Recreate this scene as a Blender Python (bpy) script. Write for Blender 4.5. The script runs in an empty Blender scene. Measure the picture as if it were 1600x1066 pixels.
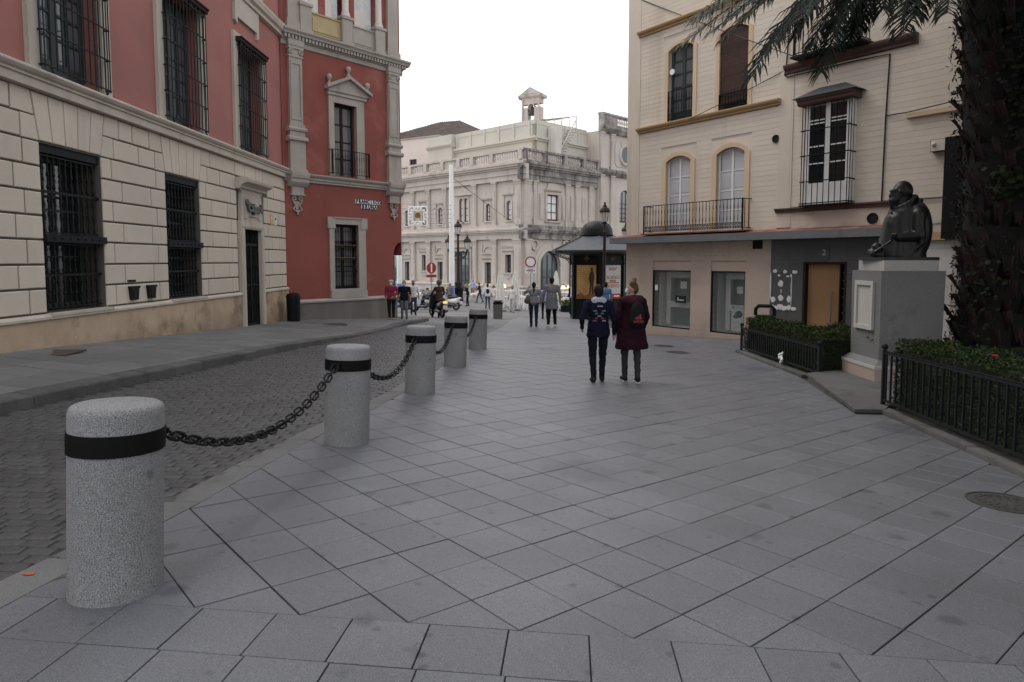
import bpy, bmesh, math, random
import numpy as np
from mathutils import Matrix, Vector
R=math.radians
random.seed(7); rng=np.random.default_rng(7)
scene=bpy.context.scene
COL=scene.collection
# ------------------------------------------------------------------ camera
F=1062.0; CY=485.0; HY=407.0; PIT=math.atan((CY-HY)/F); CAMH=1.6
cam_d=bpy.data.cameras.new('camera'); cam=bpy.data.objects.new('camera',cam_d); COL.objects.link(cam)
cam_d.sensor_width=36; cam_d.lens=F*36/1600; cam_d.shift_y=-48/1600
cam_d.clip_start=.1; cam_d.clip_end=600
cam.location=(0,0,CAMH); cam.rotation_euler=(math.pi/2-PIT,0,0)
scene.camera=cam
# ------------------------------------------------------------------ overcast sky, veiled sun
SUN_EL=R(58); SUN_AZ=R(-60)     # azimuth measured from +Y towards +X
w=bpy.data.worlds.new('World'); scene.world=w; w.use_nodes=True
nt=w.node_tree; nt.nodes.clear()
out=nt.nodes.new('ShaderNodeOutputWorld'); bg=nt.nodes.new('ShaderNodeBackground')
sky=nt.nodes.new('ShaderNodeTexSky'); sky.sky_type='NISHITA'; sky.sun_disc=False
sky.sun_elevation=SUN_EL; sky.sun_rotation=SUN_AZ; sky.dust_density=3
sc=nt.nodes.new('ShaderNodeVectorMath'); sc.operation='SCALE'; sc.inputs['Scale'].default_value=.1
nt.links.new(sky.outputs[0],sc.inputs[0])
tc=nt.nodes.new('ShaderNodeTexCoord'); mp=nt.nodes.new('ShaderNodeMapping'); mp.inputs['Scale'].default_value=(1,1,2.5)
nz=nt.nodes.new('ShaderNodeTexNoise'); nz.inputs['Scale'].default_value=2.2; nz.inputs['Detail'].default_value=6
nt.links.new(tc.outputs['Generated'],mp.inputs[0]); nt.links.new(mp.outputs[0],nz.inputs['Vector'])
cr=nt.nodes.new('ShaderNodeValToRGB'); cr.color_ramp.elements[0].position=.36; cr.color_ramp.elements[1].position=.64
cr.color_ramp.elements[0].color=(.53,.545,.58,1); cr.color_ramp.elements[1].color=(1.3,1.31,1.36,1)
nt.links.new(nz.outputs['Fac'],cr.inputs[0])
mx=nt.nodes.new('ShaderNodeMix'); mx.data_type='RGBA'; mx.inputs[0].default_value=.92
nt.links.new(sc.outputs[0],mx.inputs[6]); nt.links.new(cr.outputs[0],mx.inputs[7])
nt.links.new(mx.outputs[2],bg.inputs['Color']); bg.inputs['Strength'].default_value=1.0
nt.links.new(bg.outputs[0],out.inputs[0])
sl=bpy.data.lights.new('sun','SUN'); sun=bpy.data.objects.new('sun',sl); COL.objects.link(sun)
sl.energy=1.0; sl.angle=R(30); sl.color=(1,.96,.9)
sd=Vector((math.sin(SUN_AZ)*math.cos(SUN_EL),math.cos(SUN_AZ)*math.cos(SUN_EL),math.sin(SUN_EL)))
sun.rotation_euler=sd.to_track_quat('Z','Y').to_euler(); sun.location=(0,0,40)
vs=scene.view_settings; vs.view_transform='Standard'; vs.look='None'; vs.gamma=1; vs.use_curve_mapping=False
vs.exposure=.68
scene.render.engine='CYCLES'
# ------------------------------------------------------------------ picture maths (pixels of the 1600x1066 photograph)
_c,_s=math.cos(PIT),math.sin(PIT)
KX,KY=.0277,.031
def gz(x,y):
    z=-KX*x-KY*min(y,42)-.0167*min(max(y-24,0),18)
    if x>4.2: z+=.07*min(x-4.2,3)*min(max((y-11)/6,0),1)
    return z
def ray(px,py):
    X=(px-800)/F; Y=(CY-py)/F
    return Vector((X,_c+Y*_s,-_s+Y*_c))
def gp(px,py,dz=0):
    r=ray(px,py); lo,hi=.5,400
    for _ in range(60):
        m=(lo+hi)/2
        if CAMH+r.z*m>gz(r.x*m,r.y*m)+dz: lo=m
        else: hi=m
    p=Vector((0,0,CAMH))+r*lo; return p
def at(px,py,y):
    r=ray(px,py); return Vector((0,0,CAMH))+r*(y/r.y)
def proj(p):
    v=Vector(p)-Vector((0,0,CAMH)); d=v.y*_c-v.z*_s; u=v.y*_s+v.z*_c
    if d<.05: return None
    return (800+F*v.x/d, CY-F*u/d, d)
# ------------------------------------------------------------------ materials
def _n(t,typ,**k):
    n=t.nodes.new(typ)
    for a,b in k.items(): setattr(n,a,b)
    return n
def mat(name,col,rough=.8,var=.12,vscale=1.5,fine=0,fscale=150,bump=0,bscale=40,metal=0,rand=0,
        stain=None,spec=.35,obj=False,streak=None,coat=0,alpha=1,trans=0,emit=None,grad=None,spots=None,big=0,fleck=None):
    m=bpy.data.materials.new(name); m.use_nodes=True; t=m.node_tree; b=t.nodes['Principled BSDF']; L=t.links.new
    b.inputs['Roughness'].default_value=rough; b.inputs['Metallic'].default_value=metal
    b.inputs['Specular IOR Level'].default_value=spec; b.inputs['Coat Weight'].default_value=coat
    b.inputs['Alpha'].default_value=alpha; b.inputs['Transmission Weight'].default_value=trans
    if obj: pos=_n(t,'ShaderNodeTexCoord').outputs['Object']
    else: pos=_n(t,'ShaderNodeNewGeometry').outputs['Position']
    def noise(scale,det=4,vec=None,rgh=.55):
        n=_n(t,'ShaderNodeTexNoise'); n.inputs['Scale'].default_value=scale; n.inputs['Detail'].default_value=det; n.inputs['Roughness'].default_value=rgh
        L(vec or pos,n.inputs['Vector']); return n.outputs['Fac']
    def ramp(v,a,b_,c0,c1):
        r=_n(t,'ShaderNodeValToRGB'); e=r.color_ramp.elements; e[0].position=a; e[1].position=b_; e[0].color=(*c0,1); e[1].color=(*c1,1); L(v,r.inputs[0]); return r.outputs[0]
    def mul(c1,c2,f=1.0,typ='MULTIPLY'):
        x=_n(t,'ShaderNodeMix',data_type='RGBA',blend_type=typ); 
        if isinstance(f,float): x.inputs[0].default_value=f
        else: L(f,x.inputs[0])
        for i,cc in ((6,c1),(7,c2)):
            if isinstance(cc,tuple): x.inputs[i].default_value=(*cc,1)
            else: L(cc,x.inputs[i])
        return x.outputs[2]
    c=tuple(col)
    if var: c=mul(c,ramp(noise(vscale,5),.25,.75,(1-var,)*3,(1+var,)*3))
    if fine: c=mul(c,ramp(noise(fscale,2,rgh=.7),.32,.68,(1-fine,)*3,(1+fine,)*3))
    if rand:
        oi=_n(t,'ShaderNodeObjectInfo'); c=mul(c,ramp(oi.outputs['Random'],0,1,(1-rand,)*3,(1+rand,)*3))
    if stain:      # (colour, scale, lo, hi)
        f=ramp(noise(stain[1],7,rgh=.65),stain[2],stain[3],(0,)*3,(1,)*3); c=mul(c,tuple(stain[0]),f,'MIX')
    if streak:     # (colour, scale, lo, hi): drips running down
        mp=_n(t,'ShaderNodeMapping'); mp.inputs['Scale'].default_value=(1,1,.12); L(pos,mp.inputs[0])
        f=ramp(noise(streak[1],6,mp.outputs[0],.6),streak[2],streak[3],(0,)*3,(1,)*3); c=mul(c,tuple(streak[0]),f,'MIX')
    if grad:       # (colour, z0, z1): rising damp, broken by noise
        sp=_n(t,'ShaderNodeSeparateXYZ'); L(pos,sp.inputs[0])
        ad=_n(t,'ShaderNodeMath',operation='MULTIPLY_ADD'); L(noise(2.5,5),ad.inputs[0]); ad.inputs[1].default_value=1.1; L(sp.outputs[2],ad.inputs[2])
        mr=_n(t,'ShaderNodeMapRange'); L(ad.outputs[0],mr.inputs[0]); mr.inputs[1].default_value=grad[1]+.5; mr.inputs[2].default_value=grad[2]+.5; mr.inputs[3].default_value=1; mr.inputs[4].default_value=0
        c=mul(c,tuple(grad[0]),mr.outputs[0],'MIX')
    if big: c=mul(c,ramp(noise(.22,3),.3,.7,(1-big,)*3,(1+big,)*3))
    if fleck:      # (colour, scale, lo, hi): dark mineral grains
        f=ramp(noise(fleck[1],1,rgh=.4),fleck[2],fleck[3],(0,)*3,(1,)*3); c=mul(c,tuple(fleck[0]),f,'MIX')
    if spots:      # soaked-in gum and drip marks, soft edged, only in some cells
        for sc_,rad,keep,col_ in spots:
            wv=_n(t,'ShaderNodeVectorMath',operation='MULTIPLY_ADD'); nn=_n(t,'ShaderNodeTexNoise'); nn.inputs['Scale'].default_value=sc_*5; L(pos,nn.inputs['Vector'])
            L(nn.outputs['Color'],wv.inputs[0]); wv.inputs[1].default_value=(.28/sc_,)*3; L(pos,wv.inputs[2])
            vo=_n(t,'ShaderNodeTexVoronoi'); vo.inputs['Scale'].default_value=sc_; L(wv.outputs[0],vo.inputs['Vector'])
            d1=ramp(vo.outputs['Distance'],rad*.55,rad,(1,)*3,(0,)*3); sp_=_n(t,'ShaderNodeSeparateColor'); L(vo.outputs['Color'],sp_.inputs[0])
            k_=ramp(sp_.outputs[0],keep,keep+.02,(0,)*3,(1,)*3); ff=mul(d1,k_); c=mul(c,mul(c,tuple(col_)),ff,'MIX')
    if isinstance(c,tuple): b.inputs['Base Color'].default_value=(*c,1)
    else: L(c,b.inputs['Base Color'])
    if bump:
        bn=_n(t,'ShaderNodeBump'); bn.inputs['Strength'].default_value=min(1,bump*2); bn.inputs['Distance'].default_value=.01
        L(noise(bscale,5,rgh=.6),bn.inputs['Height']); L(bn.outputs[0],b.inputs['Normal'])
    if emit: b.inputs['Emission Color'].default_value=(*emit[0],1); b.inputs['Emission Strength'].default_value=emit[1]
    return m
MT={}
def MD(name,*a,**k): MT[name]=mat(name,*a,**k)
MD('paving',(.136,.138,.151),.42,.15,1.1,.42,150,.16,220,rand=.09,spec=.5,stain=((.10,.10,.105),1.7,.56,.85),big=.16,fleck=((.05,.05,.055),330,.60,.68),spots=((3.1,.24,.76,(.62,.62,.64)),(8.5,.25,.8,(.6,.6,.62)),(1.0,.42,.72,(.74,.74,.76))))
MD('paving_band',(.14,.142,.154),.45,.12,1.3,.42,150,.2,220,rand=.09,spec=.5,stain=((.11,.11,.115),2.1,.58,.85),big=.12,fleck=((.055,.055,.06),330,.60,.68),spots=((3.1,.24,.76,(.62,.62,.64)),(8.5,.25,.8,(.6,.6,.62)),(1.0,.42,.72,(.74,.74,.76))))
MD('joint',(.03,.029,.028),.95,.2,6)
MD('road_joint',(.034,.033,.032),.95,.3,4,.3,80)
MD('kerb_granite',(.145,.142,.138),.8,.15,1.5,.25,120,.3,90,rand=.1,stain=((.08,.075,.07),2.2,.55,.75))
MD('kerb_old',(.095,.093,.089),.85,.2,2,.25,90,.5,50,rand=.18,stain=((.05,.047,.043),2.5,.52,.7))
MD('cobble',(.064,.063,.063),.5,.2,3,.25,70,.3,60,rand=.13,stain=((.042,.041,.041),.8,.5,.8))
MD('road_ground',(.125,.122,.118),.8,.25,.35,.4,9,.6,10)
MD('slab',(.142,.14,.138),.78,.13,.8,.2,150,.25,120,rand=.14,stain=((.08,.078,.075),1.2,.58,.75))
MD('granite',(.275,.273,.276),.75,.12,2.5,.5,200,.35,190,stain=((.16,.155,.145),2.2,.60,.82),obj=True,grad=((.13,.128,.12),-.34,.06),fleck=((.06,.06,.062),280,.56,.64),spots=((5,.16,.78,(.6,.6,.6)),))
MD('band_black',(.005,.005,.005),.6,.2,8,spec=.12,bump=.1,bscale=60)
MD('chain_iron',(.006,.006,.0065),.5,.2,30,bump=.15,bscale=90,spec=.2)
MD('iron',(.006,.0065,.007),.55,.2,9,bump=.1,bscale=60,spec=.15)
MD('iron_brown',(.03,.02,.018),.7,.2,5,spec=.15)
MD('iron_grey',(.012,.013,.015),.6,.2,9,spec=.15,bump=.1,bscale=60)
MD('block_cream',(.56,.495,.41),.85,.07,.6,.05,60,.2,30,rand=.05,stain=((.46,.41,.35),.9,.54,.85),streak=((.44,.39,.33),1.6,.58,.85))
MD('joint_cream',(.10,.09,.077),.9,.1,2)
MD('cornice_cream',(.47,.42,.355),.85,.1,1.2,.05,60,.15,40,streak=((.3,.27,.23),2.2,.55,.78))
MD('plinth_marble',(.43,.325,.225),.6,.18,1.4,.06,40,.1,40,rand=.06,stain=((.2,.125,.075),1.1,.55,.7),grad=((.16,.1,.065),-.6,.35))
MD('red_pale',(.335,.14,.122),.88,.1,.55,.05,50,.18,40,stain=((.27,.12,.105),.45,.48,.72))
MD('red_deep',(.235,.07,.057),.88,.13,.6,.06,50,.2,40,stain=((.37,.15,.125),.5,.56,.8),streak=((.17,.045,.038),1.1,.58,.8))
MD('stone_grey',(.36,.325,.29),.85,.13,1.2,.08,70,.25,50,streak=((.21,.19,.17),2,.55,.8))
MD('stone_plinth',(.145,.13,.12),.75,.15,1,.1,80,.2,60,streak=((.23,.2,.17),1.6,.58,.78))
MD('th_stone',(.51,.455,.40),.88,.12,.35,.08,14,.3,9,stain=((.42,.37,.325),.55,.45,.95),streak=((.36,.31,.27),.9,.54,.85))
MD('th_trim',(.485,.43,.38),.88,.14,.5,.08,14,.3,9,streak=((.24,.2,.17),1.2,.55,.75))
MD('th_dirty',(.36,.325,.295),.92,.25,.6,.15,12,.5,9,stain=((.10,.092,.086),.9,.40,.72),streak=((.09,.083,.078),1.6,.46,.66))
MD('th_white',(.58,.54,.49),.85,.1,.6)
MD('attic_cream',(.52,.49,.42),.85,.08,.4,streak=((.5,.46,.37),.8,.56,.8))
MD('pink_wall',(.62,.54,.49),.85,.08,.4)
MD('roof_tile',(.13,.105,.09),.9,.35,1.5,.3,8,.4,10)
MD('cream_brick',(.60,.525,.44),.85,.07,.5,.06,60,.2,40,rand=.035,streak=((.42,.335,.25),.9,.57,.8))
MD('mortar',(.46,.40,.335),.95,.1,3)
MD('cream_smooth',(.58,.505,.42),.85,.1,.5,.05,60,.15,40,streak=((.40,.32,.245),1,.56,.8),grad=((.3,.25,.2),2.1,2.55))
MD('ochre',(.42,.285,.15),.85,.1,1,streak=((.36,.23,.11),2,.58,.8))
MD('ochre_pale',(.58,.43,.29),.85,.08,1)
MD('beige_marble',(.43,.345,.28),.6,.12,.8,.06,30,.1,50,rand=.06,stain=((.32,.25,.2),1.2,.55,.8))
MD('grey_stone',(.085,.085,.086),.6,.12,1,.2,90,.15,60,rand=.1)
MD('grey_metal',(.135,.14,.145),.55,.12,1.5,streak=((.07,.06,.05),2.5,.62,.78))
MD('red_rust',(.17,.06,.045),.85,.2,2,stain=((.3,.16,.11),2,.5,.7))
MD('brown_trim',(.10,.06,.05),.85,.2,1.5,streak=((.08,.045,.038),2.5,.5,.7))
MD('white_paint',(.70,.69,.66),.7,.06,2)
MD('white_brick',(.55,.53,.5),.85,.08,1,streak=((.38,.36,.33),1,.56,.8))
MD('shutter_grey',(.47,.47,.49),.6,.06,3)
MD('green_frame',(.028,.045,.04),.5,.15,4)
MD('glass_dark',(.012,.013,.015),.08,0,spec=.5)
MD('glass_mid',(.10,.11,.12),.05,.2,.8,spec=.9)
MD('glass_shop',(.12,.15,.145),.05,.12,.6,spec=.8)
MD('shop_back',(.40,.46,.43),.8,.1,1)
MD('curtain',(.52,.53,.52),.9,.15,5,fine=.1,fscale=12)
MD('wood_dark',(.025,.014,.012),.55,.2,3,spec=.15)
MD('wood_red',(.06,.017,.014),.5,.2,3)
MD('wood_blind',(.05,.026,.02),.75,.25,6,rand=.2)
MD('wood_door',(.27,.155,.072),.45,.12,1.2,fine=.06,fscale=20)
MD('ply_board',(.42,.325,.18),.8,.12,2)
MD('dark_void',(.012,.012,.013),.9,0)
MD('bronze',(.010,.0095,.009),.42,.3,5,fine=.25,fscale=30,bump=.25,bscale=40,spec=.4,metal=.15,stain=((.02,.021,.021),3,.55,.78))
MD('pedestal_granite',(.15,.148,.144),.75,.1,1,.35,140,.25,120,stain=((.08,.08,.08),1.5,.6,.75))
MD('pedestal_light',(.40,.385,.36),.7,.08,2,.06,70)
MD('pedestal_cap',(.33,.32,.3),.7,.1,2,.1,70)
MD('pink_stone',(.33,.26,.22),.7,.1,2,.06,70)
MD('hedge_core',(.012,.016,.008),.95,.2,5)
MD('bark',(.008,.0068,.006),.95,.3,4,fine=.3,fscale=40,bump=.6,bscale=30)
MD('leaf_base',(.026,.016,.0125),.9,.35,3,rand=.45,bump=.4,bscale=30)
MD('soil',(.03,.025,.02),.95,.3,3)
MD('kiosk_green',(.006,.012,.0105),.45,.15,3,spec=.2)
MD('kiosk_roof',(.04,.044,.05),.5,.2,2)
MD('kiosk_dome',(.008,.009,.01),.5,.2,2,spec=.2)
MD('gold',(.28,.17,.05),.4,.1,5,metal=.6)
MD('lamp_iron',(.03,.02,.018),.55,.15,3,spec=.15)
MD('lamp_glass',(.55,.55,.52),.25,.05,3)
MD('white',(.78,.78,.77),.5,.04,3)
MD('white_plastic',(.75,.75,.74),.35,.04,3)
MD('blue_paint',(.13,.23,.52),.5,.05,3)
MD('sign_red',(.26,.010,.018),.4,.05,3)
MD('sign_white',(.62,.62,.63),.4,.04,3)
MD('sign_tile',(.74,.73,.70),.25,.05,4)
MD('sign_dark',(.02,.025,.05),.4,0)
MD('steel',(.28,.28,.29),.35,.1,4,metal=.8)
MD('stone_bin',(.12,.118,.115),.75,.15,2,.2,60)
MD('bin_plastic',(.006,.0075,.008),.5,.15,3,spec=.15)
MD('canvas',(.62,.61,.55),.9,.08,3)
MD('lamp_shade',(.85,.72,.45),.8,0,emit=((1,.72,.36),.7))
MD('tail_light',(.6,.05,.02),.3,0,emit=((1,.2,.05),2.5))
MD('tyre',(.012,.012,.012),.8,.1,8)
MD('scooter_black',(.014,.014,.015),.3,.1,4,spec=.5)
MD('scooter_white',(.68,.68,.67),.25,.04,4,coat=.3)
MD('seat_black',(.015,.015,.016),.6,.1,6)
MD('poster_gold',(.42,.25,.085),.35,.3,1.5,stain=((.5,.36,.17),1.5,.45,.8))
MD('poster_ochre',(.20,.09,.03),.4,.4,5)
MD('poster_cream',(.5,.4,.25),.4,.1,5)
MD('poster_white',(.55,.55,.55),.3,.05,2)
MD('poster_dark',(.05,.03,.018),.5,.3,6)
MD('poster_red',(.35,.02,.02),.35,.05,3)
MD('poster_orange',(.45,.09,.03),.4,.05,3)
MD('yellow_plate',(.55,.40,.08),.4,.05,3)
MD('letter_metal',(.12,.118,.11),.4,.1,6,metal=.5)
MD('manhole',(.055,.053,.052),.6,.2,6,bump=.4,bscale=40)
MD('rust_plate',(.075,.055,.045),.7,.25,6,bump=.3,bscale=60)
MD('bag_white',(.8,.8,.8),.5,.05,6)
MD('orange_mark',(.42,.10,.05),.8,.2,20)
MD('patch_mortar',(.62,.61,.58),.95,.08,8)
MD('leaf_dead',(.16,.10,.04),.8,.3,5)
MD('wire',(.012,.012,.012),.6,0)
MD('dark_spot',(.108,.107,.112),.7,.2,20)
def leafmat(name,col,var=.35,trans=.25,vscale=4.0):
    m=mat(name,col,.6,var,vscale,spec=.15); t=m.node_tree; b=t.nodes['Principled BSDF']
    tr=_n(t,'ShaderNodeBsdfTranslucent'); tr.inputs['Color'].default_value=(col[0]*1.3,col[1]*1.4,col[2]*.8,1)
    ms=_n(t,'ShaderNodeMixShader'); ms.inputs[0].default_value=trans; o=t.nodes['Material Output']
    t.links.new(b.outputs[0],ms.inputs[1]); t.links.new(tr.outputs[0],ms.inputs[2]); t.links.new(ms.outputs[0],o.inputs[0]); MT[name]=m
leafmat('hedge_leaf',(.020,.032,.010),.55,.2,9)
leafmat('hedge_leaf_young',(.045,.066,.02),.4,.25,9)
leafmat('palm_leaf',(.013,.018,.012),.4,.15)
leafmat('palm_leaf_dry',(.15,.105,.045),.3,.2)
leafmat('ivy_leaf',(.011,.018,.005),.5,.25,6)
def glassmat(name,col,alpha):
    m=mat(name,col,.04,0,spec=.8); t=m.node_tree; b=t.nodes['Principled BSDF']; b.inputs['Alpha'].default_value=alpha; MT[name]=m
glassmat('shop_glass',(.10,.13,.125),.16)
_cm={}
def cm(r,g,b,rough=.85,name='cloth'):
    k=(r,g,b,rough)
    if k not in _cm: _cm[k]=mat(name,(r,g,b),rough,.14,9,.08,120,.2,150,spec=.08)
    return _cm[k]
# ------------------------------------------------------------------ mesh builder
class MB:
    def __init__(s,M=None): s.v=[]; s.f=[]; s.m=[]; s.M=M; s.k=0
    def mat(s,k): s.k=k; return s
    def add(s,vs,fs):
        o=len(s.v)
        if s.M is not None: vs=[tuple(s.M@Vector(p)) for p in vs]
        s.v+= [tuple(p) for p in vs]; s.f+=[tuple(i+o for i in f) for f in fs]; s.m+=[s.k]*len(fs); return s
    def box(s,x0,x1,y0,y1,z0,z1):
        return s.add([(x0,y0,z0),(x1,y0,z0),(x1,y1,z0),(x0,y1,z0),(x0,y0,z1),(x1,y0,z1),(x1,y1,z1),(x0,y1,z1)],
          [(0,3,2,1),(4,5,6,7),(0,1,5,4),(1,2,6,5),(2,3,7,6),(3,0,4,7)])
    def bbox(s,x0,x1,yf,yb,z0,z1,b=.012):   # box whose front (-y) edges are chamfered
        P=[(x0,yb,z0),(x1,yb,z0),(x1,yb,z1),(x0,yb,z1),(x0,yf+b,z0),(x1,yf+b,z0),(x1,yf+b,z1),(x0,yf+b,z1),(x0+b,yf,z0+b),(x1-b,yf,z0+b),(x1-b,yf,z1-b),(x0+b,yf,z1-b)]
        return s.add(P,[(8,9,10,11),(4,5,9,8),(5,6,10,9),(6,7,11,10),(7,4,8,11),(0,1,5,4),(1,2,6,5),(2,3,7,6),(3,0,4,7)])
    def poly(s,pts,y0,y1,ch=0):             # extrude an x-z polygon from y0 (front) to y1, optional front chamfer by scaling
        n=len(pts)
        if ch:
            cx=sum(p[0] for p in pts)/n; cz=sum(p[1] for p in pts)/n
            def ins(p):
                dx,dz=cx-p[0],cz-p[1]; d=math.hypot(dx,dz); return (p[0]+dx/d*ch*1.3,p[1]+dz/d*ch*1.3)
            A=[(ins(p)[0],y0,ins(p)[1]) for p in pts]; B=[(p[0],y0+ch,p[1]) for p in pts]; C=[(p[0],y1,p[1]) for p in pts]
            fs=[tuple(range(n))]+[(i,n+i,n+(i+1)%n,(i+1)%n) for i in range(n)]+[(n+i,2*n+i,2*n+(i+1)%n,n+(i+1)%n) for i in range(n)]
            return s.add(A+B+C,fs)
        A=[(p[0],y0,p[1]) for p in pts]; B=[(p[0],y1,p[1]) for p in pts]
        return s.add(A+B,[tuple(range(n)),tuple(range(2*n-1,n-1,-1))]+[(i,n+i,n+(i+1)%n,(i+1)%n) for i in range(n)])
    def mould(s,x0,x1,prof,yb=.05,ends=True):  # prof: list of (y,z) going up the front; extruded along x
        pr=list(prof)+[(yb,prof[-1][1]),(yb,prof[0][1])]; n=len(pr)
        A=[(x0,p[0],p[1]) for p in pr]; B=[(x1,p[0],p[1]) for p in pr]
        fs=[(i,n+i,n+(i+1)%n,(i+1)%n) for i in range(n)]
        if ends: fs+=[tuple(range(n)),tuple(range(2*n-1,n-1,-1))]
        return s.add(A+B,fs)
    def lathe(s,prof,n=12,c=(0,0,0),cap=True,sx=1,sy=1,a0=0):
        P=[];k=len(prof)
        for r,z in prof:
            for i in range(n):
                a=a0+2*math.pi*i/n; P.append((c[0]+r*sx*math.cos(a),c[1]+r*sy*math.sin(a),c[2]+z))
        fs=[(j*n+i,j*n+(i+1)%n,(j+1)*n+(i+1)%n,(j+1)*n+i) for j in range(k-1) for i in range(n)]
        if cap: fs+=[tuple(range(n-1,-1,-1)),tuple((k-1)*n+i for i in range(n))]
        return s.add(P,fs)
    def tube(s,pts,r,n=6,cap=True):
        pts=[Vector(p) for p in pts]; P=[]; k=len(pts); up=None
        for i,p in enumerate(pts):
            d=(pts[min(i+1,k-1)]-pts[max(i-1,0)]).normalized()
            if up is None: up=Vector((0,0,1)) if abs(d.z)<.9 else Vector((1,0,0))
            a=d.cross(up); 
            if a.length<1e-4: a=d.cross(Vector((0,1,0)))
            a.normalize(); b=a.cross(d); up=b
            rr=r[i] if isinstance(r,(list,tuple)) else r
            for j in range(n):
                t=2*math.pi*j/n; P.append(tuple(p+a*(rr*math.cos(t))+b*(rr*math.sin(t))))
        fs=[(j*n+i,(j+1)*n+i,(j+1)*n+(i+1)%n,j*n+(i+1)%n) for j in range(k-1) for i in range(n)]
        if cap: fs+=[tuple(range(n)),tuple((k-1)*n+i for i in range(n-1,-1,-1))]
        return s.add(P,fs)
    def sphere(s,c,r,n=10,k=7,sc=(1,1,1)):
        prof=[(max(1e-4,math.sin(math.pi*j/k)),-math.cos(math.pi*j/k)) for j in range(k+1)]
        P=[]
        for a,z in prof:
            for i in range(n):
                t=2*math.pi*i/n; P.append((c[0]+r*sc[0]*a*math.cos(t),c[1]+r*sc[1]*a*math.sin(t),c[2]+r*sc[2]*z))
        return s.add(P,[(j*n+i,j*n+(i+1)%n,(j+1)*n+(i+1)%n,(j+1)*n+i) for j in range(k) for i in range(n)])
    def torus(s,c,R_,r,n=20,k=8,axis='y'):
        P=[]
        for i in range(n):
            a=2*math.pi*i/n
            for j in range(k):
                b=2*math.pi*j/k; rr=R_+r*math.cos(b); u,v,w_=rr*math.cos(a),rr*math.sin(a),r*math.sin(b)
                P.append((c[0]+u,c[1]+w_,c[2]+v) if axis=='y' else ((c[0]+w_,c[1]+u,c[2]+v) if axis=='x' else (c[0]+u,c[1]+v,c[2]+w_)))
        return s.add(P,[(i*k+j,((i+1)%n)*k+j,((i+1)%n)*k+(j+1)%k,i*k+(j+1)%k) for i in range(n) for j in range(k)])
    def mesh(s,name,mats,smooth=False,fix=True):
        me=bpy.data.meshes.new(name); me.from_pydata(s.v,[],s.f); 
        for m in (mats if isinstance(mats,(list,tuple)) else [mats]): me.materials.append(MT[m] if isinstance(m,str) else m)
        if any(s.m): me.polygons.foreach_set('material_index',s.m)
        if fix:
            bm=bmesh.new(); bm.from_mesh(me); bmesh.ops.recalc_face_normals(bm,faces=bm.faces); bm.to_mesh(me); bm.free()
        if smooth: 
            me.polygons.foreach_set('use_smooth',[True]*len(me.polygons)); 
            if smooth!='all': me.set_sharp_from_angle(angle=R(40))
        me.update(); return me
    def build(s,name,mats,parent=None,smooth=False,fix=True,loc=None):
        return link(name,s.mesh(name,mats,smooth,fix),parent,loc)
def link(name,me,parent=None,loc=None):
    o=bpy.data.objects.new(name,me); COL.objects.link(o)
    if parent: o.parent=parent
    if loc is not None: o.location=loc
    return o
def tag(o,label=None,cat=None,group=None,kind=None):
    for k,v in (('label',label),('category',cat),('group',group),('kind',kind)):
        if v: o[k]=v
    return o
def thing(name,label,cat,loc=(0,0,0),rz=0,group=None):
    o=bpy.data.objects.new(name,None); COL.objects.link(o); o.location=loc; o.rotation_euler=(0,0,rz); o.empty_display_size=.2
    return tag(o,label,cat,group)
def copy_tree(o,parent=None):
    c=o.copy(); COL.objects.link(c); c.parent=parent
    for ch in o.children: copy_tree(ch,c)
    return c
def text(name,s,size,M,material,parent=None,ext=.004,align='CENTER',sx=1,bold=0):
    cu=bpy.data.curves.new(name,'FONT'); cu.body=s; cu.size=size; cu.extrude=ext; cu.align_x=align; cu.align_y='CENTER'; cu.offset=bold; cu.resolution_u=3
    o=bpy.data.objects.new(name,cu); COL.objects.link(o)
    me=bpy.data.meshes.new_from_object(o.evaluated_get(bpy.context.evaluated_depsgraph_get())); bpy.data.objects.remove(o)
    me.materials.clear(); me.materials.append(MT[material] if isinstance(material,str) else material); me.transform(M@Matrix.Diagonal((sx,1,1,1))); me.name=name
    return link(name,me,parent)
FRONT=Matrix.Rotation(math.pi/2,4,'X')      # text lying in x-y turned to face -y
def clip(poly,a,b):      # keep the left side of a->b
    outp=[]; n=len(poly)
    def sd(p): return (b[0]-a[0])*(p[1]-a[1])-(b[1]-a[1])*(p[0]-a[0])
    for i in range(n):
        p,q=poly[i],poly[(i+1)%n]; sp,sq=sd(p),sd(q)
        if sp>=0: outp.append(p)
        if (sp>=0)!=(sq>=0):
            t=sp/(sp-sq); outp.append((p[0]+(q[0]-p[0])*t,p[1]+(q[1]-p[1])*t))
    return outp
def area(p): return .5*abs(sum(p[i][0]*p[(i+1)%len(p)][1]-p[(i+1)%len(p)][0]*p[i][1] for i in range(len(p))))
def lerp_tab(t,x):
    if x<=t[0][0]: return t[0][1]+(x-t[0][0])*(t[1][1]-t[0][1])/(t[1][0]-t[0][0])
    for (a,b),(c,d) in zip(t,t[1:]):
        if x<=c: return b+(d-b)*(x-a)/(c-a)
    return t[-1][1]
# ================================================================== the ground
def sheet(name,xs,ys,zf,material):
    mb=MB(); nx,ny=len(xs),len(ys)
    mb.add([(x,y,zf(x,y)) for y in ys for x in xs],[(j*nx+i,j*nx+i+1,(j+1)*nx+i+1,(j+1)*nx+i) for j in range(ny-1) for i in range(nx-1)])
    return tag(mb.build(name,material,smooth='all'),kind='structure')
xs=[-220,-120,-60,-40]+[x*1.0 for x in range(-24,25)]+[40,60,120,220]
ys=[-60,-30,-15]+[y*1.0 for y in range(-6,64)]+[80,110,160,260]
sheet('ground',xs,ys,lambda x,y:gz(max(min(x,24),-24),y)-.03,'road_ground')
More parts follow.
